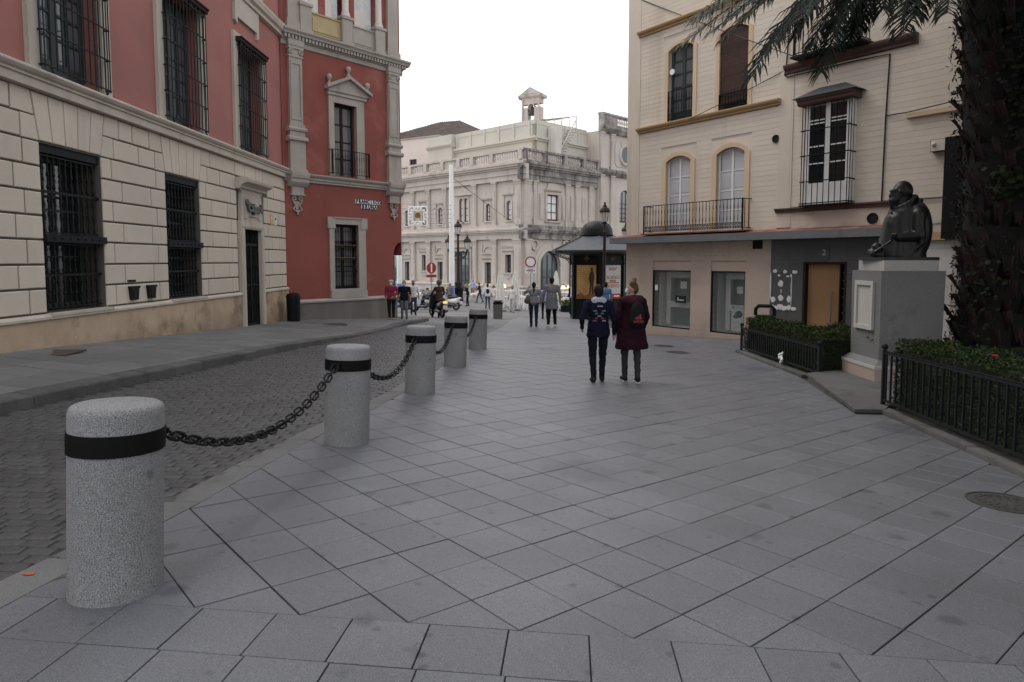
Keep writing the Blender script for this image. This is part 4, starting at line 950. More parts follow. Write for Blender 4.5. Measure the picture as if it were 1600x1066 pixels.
courses_in(9.3,YL,Y(-1.3),Y(2.03),[(9.9,11.7,Y(-1.4),Y(1.58))],'brick_course','white_brick')
for a,b in (sh1,sh2):
    mb=MB(); mb.box(a,b,.04,.1,Y(1.28),Y(1.58)); mb.build('shop_header','beige_marble',YB)
    fr=MB(); fr.box(a,a+.03,.02,.08,Y(-.51),Y(1.28)); fr.box(b-.03,b,.02,.08,Y(-.51),Y(1.28)); fr.box(a,b,.018,.08,Y(1.25),Y(1.29)); fr.box(a,b,.018,.08,Y(-.51),Y(-.47)); o=fr.build('shop_window','iron_grey',YB)
    mb=MB(); mb.box(a+.03,b-.03,.05,.056,Y(-.47),Y(1.25)); mb.build('pane','shop_glass',o)
    # the show window behind the glass
    mb=MB(); mb.mat(0).box(a-.1,b+.1,1.1,1.15,Y(-.6),Y(1.4)); mb.mat(1).box(a-.1,a+.0,.10,1.1,Y(-.6),Y(1.4)); mb.box(b,b+.1,.10,1.1,Y(-.6),Y(1.4)); mb.box(a,b,.1,1.1,Y(-.56),Y(-.5)); mb.box(a,b,.1,1.1,Y(1.29),Y(1.35)); mb.build('display_box',['shop_back','white_paint'],YB)
    mb=MB(); t_=.16; mb.box(a+.2,a+.2+t_,.45,.5,Y(-.45),Y(1.25)); mb.box(b-.12,b,.45,.5,Y(-.45),Y(1.25)); mb.box(a+.2+t_,b-.12,.45,.5,Y(1.05),Y(1.25)); mb.box(a+.3,b-.02,.42,.52,Y(.12),Y(.3)); mb.build('display_frame','white_paint',YB)
mb=MB(); mb.box(1.9,2.32,.3,.32,Y(.27),Y(.5)); o=mb.build('notice','glass_dark',YB); mb=MB(); mb.box(1.99,2.03,.292,.2995,Y(.33),Y(.45)); mb.box(2.03,2.25,.292,.2995,Y(.34),Y(.38)); mb.build('print_line','white',o)
mb=MB(); mb.box(sh1[0]+.1,sh1[0]+.2,.02,.045,Y(.65),Y(.82)); mb.build('keypad','white',YB)
mb=MB(); mb.box(2.1,2.35,.3,.305,Y(.72),Y(.95)); mb.build('leaflet','white_paint',YB)
mb=MB(); mb.box(4.02,4.5,.30,.31,Y(-.45),Y(.3)); o=mb.build('poster','poster_white',YB)
text('lettering','K',.13,Matrix.Translation((4.1,.297,Y(.24)))@FRONT,'sign_dark',o,.001); mb=MB(); mb.box(4.16,4.45,.295,.2995,Y(.21),Y(.26)); mb.build('print_line','shutter_grey',o); mb=MB(); mb.sphere((4.28,.3,Y(.05)),.13,12,6,(1,.02,.8)); mb.sphere((4.18,.3,Y(-.02)),.08,12,6,(1.2,.02,.7)); mb.build('picture','glass_mid',o)
for k,wd in enumerate((.3,.25)): mb=MB(); mb.box(4.26-wd/2,4.26+wd/2,.296,.2995,Y(-.22-k*.12),Y(-.18-k*.12)); mb.build('print_line','shutter_grey',o)
mb=MB(); mb.box(4.2,4.4,.3,.305,Y(.65),Y(.85)); mb.build('leaflet','white_paint',YB)
# old screw holes above the windows
mb=MB()
for i in range(60): xx,zz=random.uniform(1.1,4.9),random.choice((1.72,1.74,1.98,2.0,1.85)); mb.box(xx,xx+.014,-.002,.001,Y(zz),Y(zz)+.014)
mb.build('screw_holes','dark_void',YB)
# entrance: door, side light, number plate, plaster-dabbed panel
mb=MB(); mb.box(dr[0],dr[0]+.06,-.03,.25,Y(-.8),Y(1.56)); mb.box(dr[1]-.03,dr[1]+.02,-.03,.25,Y(-.8),Y(1.56)); mb.box(dr[0]+.06,dr[1]-.03,-.028,.25,Y(1.51),Y(1.56)); mb.box(7.40,7.43,-.01,.25,Y(-.8),Y(1.51)); mb.build('door_frame','wood_dark',YB)
mb=MB(); mb.bbox(dr[0]+.07,7.39,.1,.16,Y(-.8),Y(1.505),.006); 
for k in range(1,5): mb.box(dr[0]+.07,7.39,.0985,.101,Y(-.8+k*.46),Y(-.8+k*.46)+.006)
o=mb.build('door','wood_door',YB)
mb=MB(); mb.tube([(7.18,.1,Y(.8)),(7.18,.03,Y(.78)),(7.18,.03,Y(-.4)),(7.18,.1,Y(-.42))],.017,6); mb.build('handle','steel',o)
mb=MB(); mb.lathe([(.001,0),(.03,0),(.03,.02),(.001,.02)],10,cap=False); k=mb.build('lock','steel',o,loc=(7.3,.1,Y(.05))); k.rotation_euler=(R(90),0,0)
for k in range(11):
    z0=Y(-.7+k*.2); mb=MB(); mb.box(7.44,7.525,.1,.11,z0+.012,z0+.188); mb.build('side_pane','glass_dark',YB); mb=MB(); mb.box(7.43,7.535,.085,.115,z0-.011,z0+.011); mb.build('side_bar','steel',YB)
mb=MB(); mb.poly([(6.88,Y(1.97)),(7.13,Y(1.97)),(7.13,Y(1.66)),(7.08,Y(1.61)),(6.93,Y(1.61)),(6.88,Y(1.66))][::-1],-.035,-.01); o=mb.build('number_plate','grey_stone',YB)
text('number','2',.2,Matrix.Translation((7.0,-.039,Y(1.79)))@FRONT,'pedestal_light',o,.003,bold=.002)
mb=MB()
for (xx,zz,rx,rz) in [(5.62,1.31,.07,.05),(5.92,1.30,.06,.05),(6.2,1.30,.08,.05),(5.75,1.2,.04,.03),(6.0,1.18,.05,.025),(6.1,1.2,.03,.04),(5.8,.98,.08,.09),(5.58,.55,.08,.08),(5.82,.6,.08,.09),(6.05,.58,.06,.1),(5.55,.36,.1,.06),(5.68,.33,.09,.06),(5.8,.37,.09,.08),(5.93,.33,.1,.06),(6.06,.36,.07,.07),(6.2,.33,.08,.06),(5.5,.9,.02,.4),(6.12,.8,.015,.4),(5.82,.78,.015,.06)]:
    n=11; A=[(xx+rx*math.cos(2*math.pi*i/n)*random.uniform(.75,1.15),Y(zz)+rz*math.sin(2*math.pi*i/n)*random.uniform(.75,1.15)) for i in range(n)]; mb.poly(A,-.03,-.008,.006)
mb.build('plaster_dabs','patch_mortar',YB)
mb=MB(); mb.box(4.9,5.21,-.01,.02,Y(1.91),Y(2.15)); [mb.box(4.92,5.19,-.02,-.01,Y(1.93+k*.045),Y(1.95+k*.045)) for k in range(5)]; mb.build('vent_grille','iron_grey',YB)
def roundhole(x,z,r):
    mb=MB(); mb.lathe([(r*1.05,-.02),(r*1.05,.03),(r*.85,.03),(r*.85,.012),(.001,.012)],18,cap=False); o=mb.build('vent_hole','dark_void',YB,loc=(x,-.001,Y(z))); o.rotation_euler=(R(90),0,0)
roundhole(5.53,4.81,.10); roundhole(8.16,2.585,.125)
# cables and drain pipe
mb=MB(); mb.tube([(8.36,-.03,Y(2.98)),(8.38,-.03,Y(4.9)),(8.42,-.03,Y(6.3)),(7.6,-.05,Y(6.33)),(5.85,-.06,Y(6.33)),(5.76,-.05,Y(6.4)),(5.80,-.05,Y(6.55)),(5.86,-.04,Y(7.6))],.018,5); mb.tube([(8.38,-.03,Y(4.92)),(8.9,-.1,Y(4.9)),(9.7,-.1,Y(4.96)),(10.6,-.1,Y(4.93))],.014,5); mb.tube([(8.36,-.03,Y(2.98)),(8.6,-.03,Y(2.96)),(9.9,-.03,Y(2.96))],.012,5); mb.build('cable','wire',YB)
mb=MB(); mb.box(9.42,9.95,-.16,.0,Y(3.95),Y(4.21)); o=mb.build('alarm_box','brown_trim',YB); mb=MB(); mb.box(9.43,9.94,-.165,-.159,Y(3.96),Y(4.2)); mb.sphere((9.5,-.17,Y(4.1)),.05,10,6); mb.build('alarm_face','cream_brick',o)
# barred opening behind the palm
mb=MB(); mb.box(9.98,11.6,.3,.34,Y(-1.2),Y(1.5)); mb.build('window_back','dark_void',YB)
mb=MB()
for i in range(13): xx=10.0+i*.13; mb.box(xx-.01,xx+.01,.05,.07,Y(-1.0),Y(1.5))
for zz in (1.42,1.2,.95,.6,.2,-.3): mb.box(9.98,11.6,.045,.075,Y(zz)-.015,Y(zz)+.015)
for i in range(5):
    x0=10.0+i*.32; mb.tube([(x0,.06,Y(.6)),(x0+.32,.06,Y(.95))],.01,4); mb.tube([(x0,.06,Y(.95)),(x0+.32,.06,Y(.6))],.01,4); mb.tube([(x0,.06,Y(.2)),(x0+.32,.06,Y(.6))],.01,4); mb.tube([(x0,.06,Y(.6)),(x0+.32,.06,Y(.2))],.01,4)
mb.build('window_grille','shutter_grey',YB)
mb=MB(); mb.box(9.78,11.6,-.32,.0,Y(2.06),Y(4.2)); mb.build('dark_bay','iron',YB)
# ================================================================== town hall across the square
TC=(.96,60.0); TZ=-2.0
TH_=thing('town_hall','ornate pale stone town hall with arched windows, balustrade, bell gable and weathered cornice','building',(TC[0],TC[1],TZ))
ML=Matrix.Rotation(R(-44.3),4,'Z'); MR=Matrix.Rotation(R(45.7),4,'Z')
def T(z): return z-TZ
def tb(M_): return MB(M_)
def tpart(mb,name,mt,parent=None,smooth=False): return mb.build(name,mt,parent or TH_,smooth)
LW=24.0; RW=10.4
low=[(-2.14,-1.40,T(.5),T(2.11)),(-4.83,-4.0,T(-.55),T(1.42)),(-9.02,-6.88,T(-1.7),T(2.46)),(-11.71,-10.9,T(-.5),T(1.46)),(-14.2,-13.57,T(.56),T(2.15)),(-17.1,-16.3,T(-.5),T(1.46)),(-20.6,-18.4,T(-1.7),T(2.3),1.1)]
upp=[(-1.96,-1.36,T(5.18),T(6.9),.3),(-4.66,-4.0,T(5.23),T(6.8),.33),(-8.36,-7.78,T(5.24),T(7.5),.29),(-7.67,-7.09,T(5.24),T(7.5),.29),(-11.52,-10.85,T(5.2),T(6.8),.33),(-14.1,-13.44,T(5.19),T(7.03),.33),(-16.9,-16.3,T(5.2),T(6.8),.3),(-20.1,-19.2,T(5.2),T(7.3),.45)]
tpart(wall(-LW,0,T(-3.2),T(10.3),low+upp,depth=.5,mb=tb(ML)),'left_wall','th_stone')
rl=[(2.18,4.97,T(-3.0),T(2.47),1.39)]; ru=[(3.13,4.69,T(5.2),T(7.57))]
tpart(wall(0,RW,T(-3.2),T(10.3),rl+ru,depth=.5,mb=tb(MR)),'right_wall','th_stone')
def twin(M_,o,fm,gm,cols,rows,bar=.09,nm='window'):
    a,b,c,d=o[:4]; rise=o[4] if len(o)>4 else 0
    mb=tb(M_); y=.10 if c>T(4) else .26; mb.box(a,a+bar,y,y+.08,c,d-rise*.6); mb.box(b-bar,b,y,y+.08,c,d-rise*.6); mb.box(a,b,y+.002,y+.08,c,c+bar*1.6)
    if rise:
        A=arc(a,b,d-rise,rise,10); B=arc(a+bar,b-bar,d-rise,rise-bar*.8,10); n=len(A); mb.add([(p[0],y,p[1]) for p in A]+[(p[0],y,p[1]) for p in B],[(i,i+1,n+i+1,n+i) for i in range(n-1)])
    else: mb.box(a,b,y+.002,y+.08,d-bar,d)
    for k in range(1,cols): xx=a+(b-a)*k/cols; mb.box(xx-bar*.35,xx+bar*.35,y+.004,y+.07,c,d-rise*.25)
    for k in range(1,rows): zz=c+(d-rise-c)*k/rows; mb.box(a,b,y+.006,y+.07,zz-bar*.3,zz+bar*.3)
    w_=tpart(mb,nm,fm); mb=tb(M_)
    pts=[(a,c),(b,c)]+(arc(a,b,d-rise,rise,10)[::-1] if rise else [(b,d),(a,d)]); mb.poly(pts,y+.05,y+.06); tpart(mb,'pane',gm,w_)
    mb=tb(M_); mb.box(a-.05,b+.05,y+.3,y+.32,c,d); tpart(mb,'window_back','dark_void',w_)
for o in low[:2]+low[3:6]: twin(ML,o,'wood_dark','glass_mid',2,3,.07)
twin(ML,low[2],'green_frame','glass_mid',4,6,.12,'door'); twin(ML,low[6],'green_frame','glass_mid',4,6,.12,'door')
for o in upp: twin(ML,o,'wood_red','white_paint',1 if o[1]-o[0]<.62 else 2,3,.07)
twin(MR,ru[0],'wood_red','white_paint',2,3,.1); twin(MR,rl[0],'green_frame','glass_mid',4,4,.13,'door')
# window trim on the left wing
def frame(M_,a,b,c,d,w_,proj_=.12,hood=True,mt='th_trim',apron=False):
    mb=tb(M_); mb.box(a-w_,a,-proj_*.6,.05,c,d+w_); mb.box(b,b+w_,-proj_*.6,.05,c,d+w_); mb.box(a,b,-proj_*.58,.05,d,d+w_)
    if hood: mb.mould(a-w_-.1,b+w_+.1,[(-.06,d+w_),(-proj_,d+w_+.05),(-proj_-.08,d+w_+.14),(-proj_-.08,d+w_+.2)],.05)
    mb.box(a-w_-.05,b+w_+.05,-proj_,.05,c-.14,c-.002)
    if apron: mb.poly([(a-.1,c-.16),(b+.1,c-.16),(b-.1,c-.5),((a+b)/2+.1,c-.45),((a+b)/2,c-.7),((a+b)/2-.1,c-.45),(a+.1,c-.5)][::-1],-.05,.02)
    return tpart(mb,'window_trim',mt)
for i,o in enumerate(low[:2]+low[3:6]): frame(ML,o[0],o[1],o[2],o[3],.22,apron=(i in (0,3)))
o=low[2]; frame(ML,o[0],o[1],o[2]+.3,o[3],.25,.18)
for o in [low[1],low[3],low[5]]:      # blind arches over the lower windows
    cx=(o[0]+o[1])/2; mb=tb(ML); A=arc(cx-.62,cx+.62,T(2.35),.6,10); B=arc(cx-.5,cx+.5,T(2.35),.48,10); n=len(A)
    mb.add([(p[0],-.1,p[1]) for p in A]+[(p[0],-.1,p[1]) for p in B]+[(p[0],.0,p[1]) for p in A]+[(p[0],.0,p[1]) for p in B],[(i,i+1,n+i+1,n+i) for i in range(n-1)]+[(i,2*n+i,2*n+i+1,i+1) for i in range(n-1)]+[(n+i,n+i+1,3*n+i+1,3*n+i) for i in range(n-1)])
    mb.box(cx-.85,cx+.85,-.16,.02,T(2.16),T(2.3)); mb.box(cx-.85,cx-.72,-.09,.02,T(2.3),T(3.1)); mb.box(cx+.72,cx+.85,-.09,.02,T(2.3),T(3.1)); tpart(mb,'blind_arch','th_trim')
for o in [low[0],low[4]]:
    cx=(o[0]+o[1])/2; mb=tb(ML); mb.box(cx-.95,cx+.95,-.08,.02,T(2.75),T(3.25)); mb.box(cx-.8,cx+.8,-.11,-.075,T(2.85),T(3.15)); tpart(mb,'relief_panel','th_trim')
for o in upp:
    a,b,c,d,r_=o; mb=tb(ML); w_=.14; A=arc(a,b,d-r_,r_,10); B=arc(a-w_,b+w_,d-r_,r_+w_,10); n=len(A)
    mb.box(a-w_,a,-.09,.05,c,d-r_); mb.box(b,b+w_,-.09,.05,c,d-r_); mb.add([(p[0],-.09,p[1]) for p in A]+[(p[0],-.09,p[1]) for p in B]+[(p[0],.02,p[1]) for p in B],[(i,i+1,n+i+1,n+i) for i in range(n-1)]+[(n+i,n+i+1,2*n+i+1,2*n+i) for i in range(n-1)])
    mb.box(a-w_-.08,b+w_+.08,-.13,.05,c-.14,c-.002); tpart(mb,'window_trim','th_trim')
for a,b,z in ((-2.4,-.95,7.35),(-14.6,-12.95,7.45),(-5.2,-3.5,7.1),(-12.0,-10.4,7.1)):
    mb=tb(ML); mb.mould(a,b,[(-.05,T(z)),(-.16,T(z+.06)),(-.2,T(z+.18))],.03); mb.box(a+.1,b-.1,-.08,.02,T(z+.2),T(z+.75)); mb.box(a,a+.16,-.1,.02,T(z-1.9),T(z)); mb.box(b-.16,b,-.1,.02,T(z-1.9),T(z)); tpart(mb,'window_hood','th_trim')
mb=tb(ML); mb.poly([(-8.9,T(7.9)),(-6.55,T(7.9)),(-7.72,T(8.6))],-.16,.02); mb.box(-9.0,-6.4,-.2,.02,T(7.75),T(7.9)); tpart(mb,'window_pediment','th_trim')
# orders of pilasters
def order(M_,a,b,z0,z1,pr=.2,mt='th_trim'):
    mb=tb(M_); mb.box(a,b,-pr,.03,z0+.4,z1-.35); mb.box(a-.07,b+.07,-pr-.07,.03,z0,z0+.28); mb.box(a-.04,b+.04,-pr-.04,.03,z0+.28,z0+.4); mb.box(a-.04,b+.04,-pr-.04,.03,z1-.35,z1-.27); mb.box(a-.1,b+.1,-pr-.1,.03,z1-.14,z1); mb.box(a-.03,b+.03,-pr-.03,.03,z1-.27,z1-.14)
    mb.box(a+.12,b-.12,-pr-.03,-pr+.01,z0+.7,z1-.7); return tpart(mb,'pilaster',mt)
pil=[(-.95,-.08),(-3.75,-3.2),(-6.43,-5.85),(-10.7,-10.1),(-13.27,-12.7),(-15.86,-15.25),(-18.2,-17.6),(-21.6,-21.0)]
for a,b in pil: order(ML,a,b,T(-.6),T(3.5)); order(ML,a+.06,b-.06,T(4.75),T(8.65),.17)
for a,b in ((.08,.9),(1.25,1.75),(5.7,6.2),(7.1,7.6),(9.2,9.7)): order(MR,a,b,T(4.75),T(8.65),.17)
for a,b in ((.08,.9),(6.4,6.9),(9.4,9.9)): order(MR,a,b,T(-.6),T(3.5))
# mouldings: plinth, string course, architrave, cornice
def run(M_,x0,x1,prof,nm,mt): mb=tb(M_); mb.mould(x0,x1,[(a,T(b)) for a,b in prof],.05); return tpart(mb,nm,mt)
PLN=[(-.28,-3.2),(-.28,-.85),(-.34,-.8),(-.34,-.68),(-.22,-.6)]
STR=[(-.22,3.5),(-.27,3.51),(-.27,3.62),(-.23,3.63),(-.23,3.95),(-.32,3.97),(-.32,4.08),(-.46,4.12),(-.46,4.25),(-.52,4.27),(-.52,4.42),(-.24,4.5),(-.24,4.75)]
ENT=[(-.2,8.65),(-.26,8.66),(-.26,8.8),(-.22,8.81),(-.22,9.1),(-.32,9.12),(-.32,9.22),(-.25,9.23),(-.25,9.62),(-.40,9.64),(-.40,9.75),(-.58,9.80),(-.58,9.95),(-.68,9.98),(-.68,10.18)]
op=low[2]; 
for x0,x1 in ((-LW,-20.6),(-18.4,op[0]-.05),(op[1]+.05,-4.85),(-4.0,.28)): run(ML,x0,x1,PLN,'plinth','th_trim')
run(ML,-4.85,-4.0,[(-.28,-3.2),(-.28,-.7)],'plinth','th_trim')
run(ML,-LW,.5,STR,'string_course','th_trim'); run(ML,-LW,.66,ENT,'cornice','th_trim')
run(MR,-.28,1.7,PLN,'plinth','th_trim'); run(MR,5.45,RW,PLN,'plinth','th_trim'); run(MR,-.49,RW,STR,'string_course','th_dirty'); run(MR,-.65,RW,ENT,'cornice','th_dirty')
# big arched portal surround, right wing
a,b=2.18,4.97
for w_,pr in ((.35,.12),(.75,.06)):
    mb=tb(MR); A=arc(a-(0 if w_<.5 else .35),b+(0 if w_<.5 else .35),T(1.08),1.395+(0 if w_<.5 else .35),16); B=arc(a-w_,b+w_,T(1.08),1.395+w_,16); n=len(A)
    mb.add([(p[0],-pr,p[1]) for p in A]+[(p[0],-pr,p[1]) for p in B]+[(p[0],.02,p[1]) for p in B],[(i,i+1,n+i+1,n+i) for i in range(n-1)]+[(n+i,n+i+1,2*n+i+1,2*n+i) for i in range(n-1)]); i0=0 if w_<.5 else .35
    mb.box(a-w_,a-i0,-pr,.02,T(-3),T(1.08)); mb.box(b+i0,b+w_,-pr,.02,T(-3),T(1.08)); tpart(mb,'portal_surround','th_trim')
for xx in (1.45,5.75): mb=tb(MR); mb.torus((xx,-.1,T(3.0)),.42,.1,16,6); tpart(mb,'roundel','th_trim',smooth=True)
frame(MR,3.13,4.69,T(5.2),T(7.57),.25,.16)
mb=tb(MR); mb.poly([(3.0,T(7.95)),(4.85,T(7.95)),(4.6,T(8.6)),(4.2,T(8.6)),(4.1,T(9.1)),(3.7,T(9.1)),(3.6,T(8.6)),(3.25,T(8.6))],-.14,.02); tpart(mb,'crest','th_trim')
for x in (1.0,2.1,5.2,6.5,8.2):
    mb=tb(MR); mb.box(x,x+.55,-.07,.02,T(5.3),T(7.6)); mb.box(x+.1,x+.45,-.1,-.06,T(5.5),T(7.3)); tpart(mb,'relief_panel','th_trim')
# balustrade
def balus(M_,x0,x1,mt,posts,mtb):
    mb=tb(M_); mb.box(x0,x1,-.5,-.1,T(10.19),T(10.36)); mb.box(x0,x1,-.52,-.08,T(11.12),T(11.3)); 
    for p in posts: mb.box(p-.22,p+.22,-.54,-.06,T(10.36),T(11.12))
    tpart(mb,'balustrade_rail',mt); mb=tb(M_); x=x0+.15
    while x<x1-.1:
        if all(abs(x-p)>.32 for p in posts): mb.lathe([(.08,0),(.08,.06),(.05,.1),(.1,.3),(.09,.4),(.05,.55),(.07,.66),(.07,.76)],6,(x,-.3,T(10.36)))
        x+=.3
    tpart(mb,'balusters',mtb,smooth=True)
balus(ML,-LW,.52,'th_trim',[.1,-3.5,-6.1,-8.0,-10.4,-13,-15.5,-18,-21],'th_white'); balus(MR,-.5,RW,'th_dirty',[-.1,2.5,5.2,8,10.2],'th_trim')
mb=tb(MR); mb.box(0,RW,-.12,-.05,T(10.3),T(11.2)); 
mb=MB(); 
# taller pavilion beyond the right wing
P0,P1=RW,24.0
oc=(14.75,12.25); pw=[(13.95,15.75,T(5.45),T(8.75),.9)]
mb=wall(P0,P1,T(-3.2),T(14.2),pw,y=-.35,depth=.5,mb=tb(MR)); mb.add([(P0,-.35,T(-3)),(P0,2,T(-3)),(P0,2,T(14.2)),(P0,-.35,T(14.2))],[(0,1,2,3)]); tpart(mb,'pavilion_wall','th_stone')
twin(MR@Matrix.Translation((0,-.35,0)),pw[0],'wood_red','glass_mid',3,5,.12)
MP=MR@Matrix.Translation((0,-.35,0))
for a,b in ((10.5,11.0),(12.2,12.7),(17.2,17.7)): order(MP,a,b,T(4.75),T(10.0),.2); order(MP,a,b,T(10.6),T(14.1),.18)
mb=tb(MP); mb.mould(P0-.1,P1,[(-.2,T(9.95)),(-.3,T(10.05)),(-.5,T(10.3)),(-.5,T(10.5)),(-.25,T(10.62))],.03); mb.mould(P0-.1,P1,[(-.2,T(14.1)),(-.3,T(14.2)),(-.55,T(14.5)),(-.55,T(14.7))],.03); mb.box(P0,P1,-.4,.1,T(14.7),T(14.95)); mb.box(P0,12.9,-.38,.1,T(14.95),T(15.75)); mb.box(P0,P1,-.45,.15,T(15.75),T(15.95)); tpart(mb,'pavilion_cornice','th_dirty')
mb=tb(MP)
for k in range(30): mb.lathe([(.1,0),(.06,.15),(.11,.35),(.06,.6),(.09,.8)],6,(13.1+k*.32,-.2,T(14.95)))
tpart(mb,'pavilion_balusters','th_white',smooth=True)
mb=tb(MP); mb.torus((oc[0],-.05,T(oc[1])),.95,.2,24,8); mb.poly([(13.3,T(11.0)),(16.2,T(11.0)),(16.5,T(11.4)),(16.5,T(13.2)),(16.2,T(13.6)),(13.3,T(13.6)),(13.0,T(13.2)),(13.0,T(11.4))],-.06,.02); o=tpart(mb,'oculus_frame','th_trim',smooth=True)
mb=tb(MP); mb.poly([(oc[0]+.8*math.cos(2*math.pi*i/20),T(oc[1])+.8*math.sin(2*math.pi*i/20)) for i in range(20)],-.075,-.065); tpart(mb,'pane','glass_dark',o)
# body behind, flat terrace, cream attic, roofs
mb=tb(ML); mb.box(-LW,-.05,.55,3.9,T(10.0),T(10.2)); tpart(mb,'terrace','th_stone'); mb=tb(MR); mb.box(0.05,P1,.55,3.9,T(9.98),T(10.18)); tpart(mb,'terrace','th_stone')
AT=(1.11,2.86)     # attic corner relative to the town hall corner
MA=Matrix.Translation((AT[0],AT[1],0))@ML; MB_=Matrix.Translation((AT[0],AT[1],0))@MR
for M_,x0,x1 in ((MA,-11.0,.0),(MB_,0,7.6)):
    mb=tb(M_); mb.box(x0,x1,0,.3,T(9),T(14.0)); mb.mould(x0-.0,x1+(.3 if x1==0 else 0),[(-.05,T(12.5)),(-.14,T(12.52)),(-.14,T(12.64)),(-.3,T(12.7)),(-.3,T(12.9))],.0)
    mb.box(x0,x1,-.03,.3,T(14.0),T(14.4)); x=x0+.2
    while x<x1: mb.box(x,x+.25,-.08,.0,T(12.92),T(14.38)); x+=2.0
    tpart(mb,'attic_wall','attic_cream')
mb=tb(MA); mb.box(-14.8,-11.0,-.5,3,T(9),T(13.4)); mb.mould(-14.9,-10.9,[(-.52,T(13.1)),(-.75,T(13.35)),(-.75,T(13.5))],0); mb.box(-14.8,-11,-.52,3,T(13.5),T(14.4)); tpart(mb,'attic_block','attic_cream')
mb=tb(MB_); mb.box(.3,7.6,.3,9,T(10),T(13.6)); tpart(mb,'attic_body','attic_cream')
# outside stair against the attic
mb=tb(MB_); 
for k in range(12): x=2.4+k*.19; z=10.9+k*.28; mb.box(x,x+.3,-1.1,-.1,T(z),T(z)+.06); mb.box(x+.02,x+.05,-1.12,-1.08,T(z),T(z)+1.0)
mb.tube([(2.4,-1.1,T(11.9)),(4.7,-1.1,T(15.0))],.04,5); mb.box(1.7,2.5,-1.1,-.1,T(10.2),T(13.9)); tpart(mb,'roof_stair','th_white')
mb=tb(MB_); mb.add([(1.5,1,T(14.7)),(7.3,1,T(15.9)),(7.3,4,T(15.9)),(1.5,4,T(14.7))],[(0,1,2,3)]); 
for k in range(6): x=1.6+k*1.12; mb.tube([(x,1,T(13)),(x,1,T(14.7+1.2*k/5))],.06,5); mb.tube([(x,1,T(14.7+1.2*k/5)),(x,4,T(14.7+1.2*k/5))],.05,5)
tpart(mb,'roof_canopy','th_white')
# bell gable
bell=at(832,195,74); BG=Matrix.Translation((bell.x-TC[0],bell.y-TC[1],bell.z-TZ))@Matrix.Rotation(R(-30),4,'Z')@Matrix.Diagonal((.83,.83,1,1))
mb=tb(BG); h=3.0
for s_ in (-1,1): mb.box(s_*.92-.46,s_*.92+.46,-.45,.45,-1.5,1.75)
wall(-.46,.46,1.2,2.55,[(-.46,.46,1.2,2.1,.46)],y=-.449,depth=.9,mb=mb); mb.box(-1.38,1.38,-.45,.45,2.1,2.7)
mb.mould(-1.75,1.75,[(-.45,2.7),(-.7,2.85),(-.75,3.0)],.75); mb.poly([(-1.75,3.0),(1.75,3.0),(0,3.85)],-.75,.75); mb.poly([(-1.1,3.12),(1.1,3.12),(0,3.62)],-.8,-.74)
for s_ in (-1,1): mb.box(s_*1.15-.12,s_*1.15+.12,-.58,-.44,-1.4,2.6); mb.poly([(s_*1.38,-1.5),(s_*1.9,-1.5),(s_*1.38,.6)] if s_>0 else [(s_*1.9,-1.5),(s_*1.38,-1.5),(s_*1.38,.6)],-.3,.3)
o=tpart(mb,'bell_gable','th_trim')
mb=tb(BG); mb.lathe([(.08,1.95),(.2,1.8),(.27,1.4),(.36,1.1),(.43,.98),(.02,.98)],14); tpart(mb,'bell','kiosk_roof',o,True)
for a_,b_ in (((0,0,3.8),(0,0,4.7)),((6.5,3,-1),(6.5,3,3.0))): mb=tb(BG); mb.tube([a_,b_],.033,4); tpart(mb,'lightning_rod','steel',o)
# neighbouring roofs beyond
hp=at(703,222,84)
t=thing('tiled_roof_house','pale house under a grey hipped tile roof behind the town hall','building',(hp.x,hp.y,TZ),R(-20))
mb=MB(); mb.box(-6.2,6.2,-5,5,0,hp.z-TZ-.2); mb.build('walls','attic_cream',t)
mb=MB(); z=hp.z-TZ-.25; mb.add([(-6.9,-5.6,z),(6.9,-5.6,z),(6.9,5.6,z),(-6.9,5.6,z),(-1.2,0,z+2.7),(1.2,0,z+2.7)],[(0,1,5,4),(1,2,5),(2,3,4,5),(3,0,4),(0,3,2,1)]); rf=mb.build('roof','roof_tile',t)
mb=MB()
for k in range(50):   # rolls of tile on the two faces towards the square
    x=-6.6+k*.27; f=min(1,(6.9-abs(x))/5.7); mb.tube([(x,-5.6,z+.03),(x,-5.6+5.6*f,z+.03+2.7*f)],.06,4,cap=False)
    y=-5.5+k*.22; f=min(1,(5.6-abs(y))/5.6)
    for s_ in (-1,1): mb.tube([(s_*6.9,y,z+.03),(s_*(6.9-5.7*f),y,z+.03+2.7*f)],.06,4,cap=False)
mb.build('tile_rolls','roof_tile',rf,smooth=True)
pw_=at(650,262,76); t=thing('pink_house','plain pale pink house with one small window left of the tiled roof','building',(pw_.x,pw_.y,TZ),R(-30))
zt=at(650,217,76).z-TZ
mb=wall(-6,3.1,0,zt,[(-.9,.1,zt-3.2,zt-2.2)],depth=.3); mb.box(-6,3.1,.31,8,0,zt); mb.build('walls','pink_wall',t); mb=MB(); mb.box(-6.1,3.2,-.1,8,zt,zt+.15); mb.build('coping','stone_grey',t)
window(t,-.9,.1,zt-3.2,zt-2.2,.2,'wood_dark','glass_dark',2,2,.06)
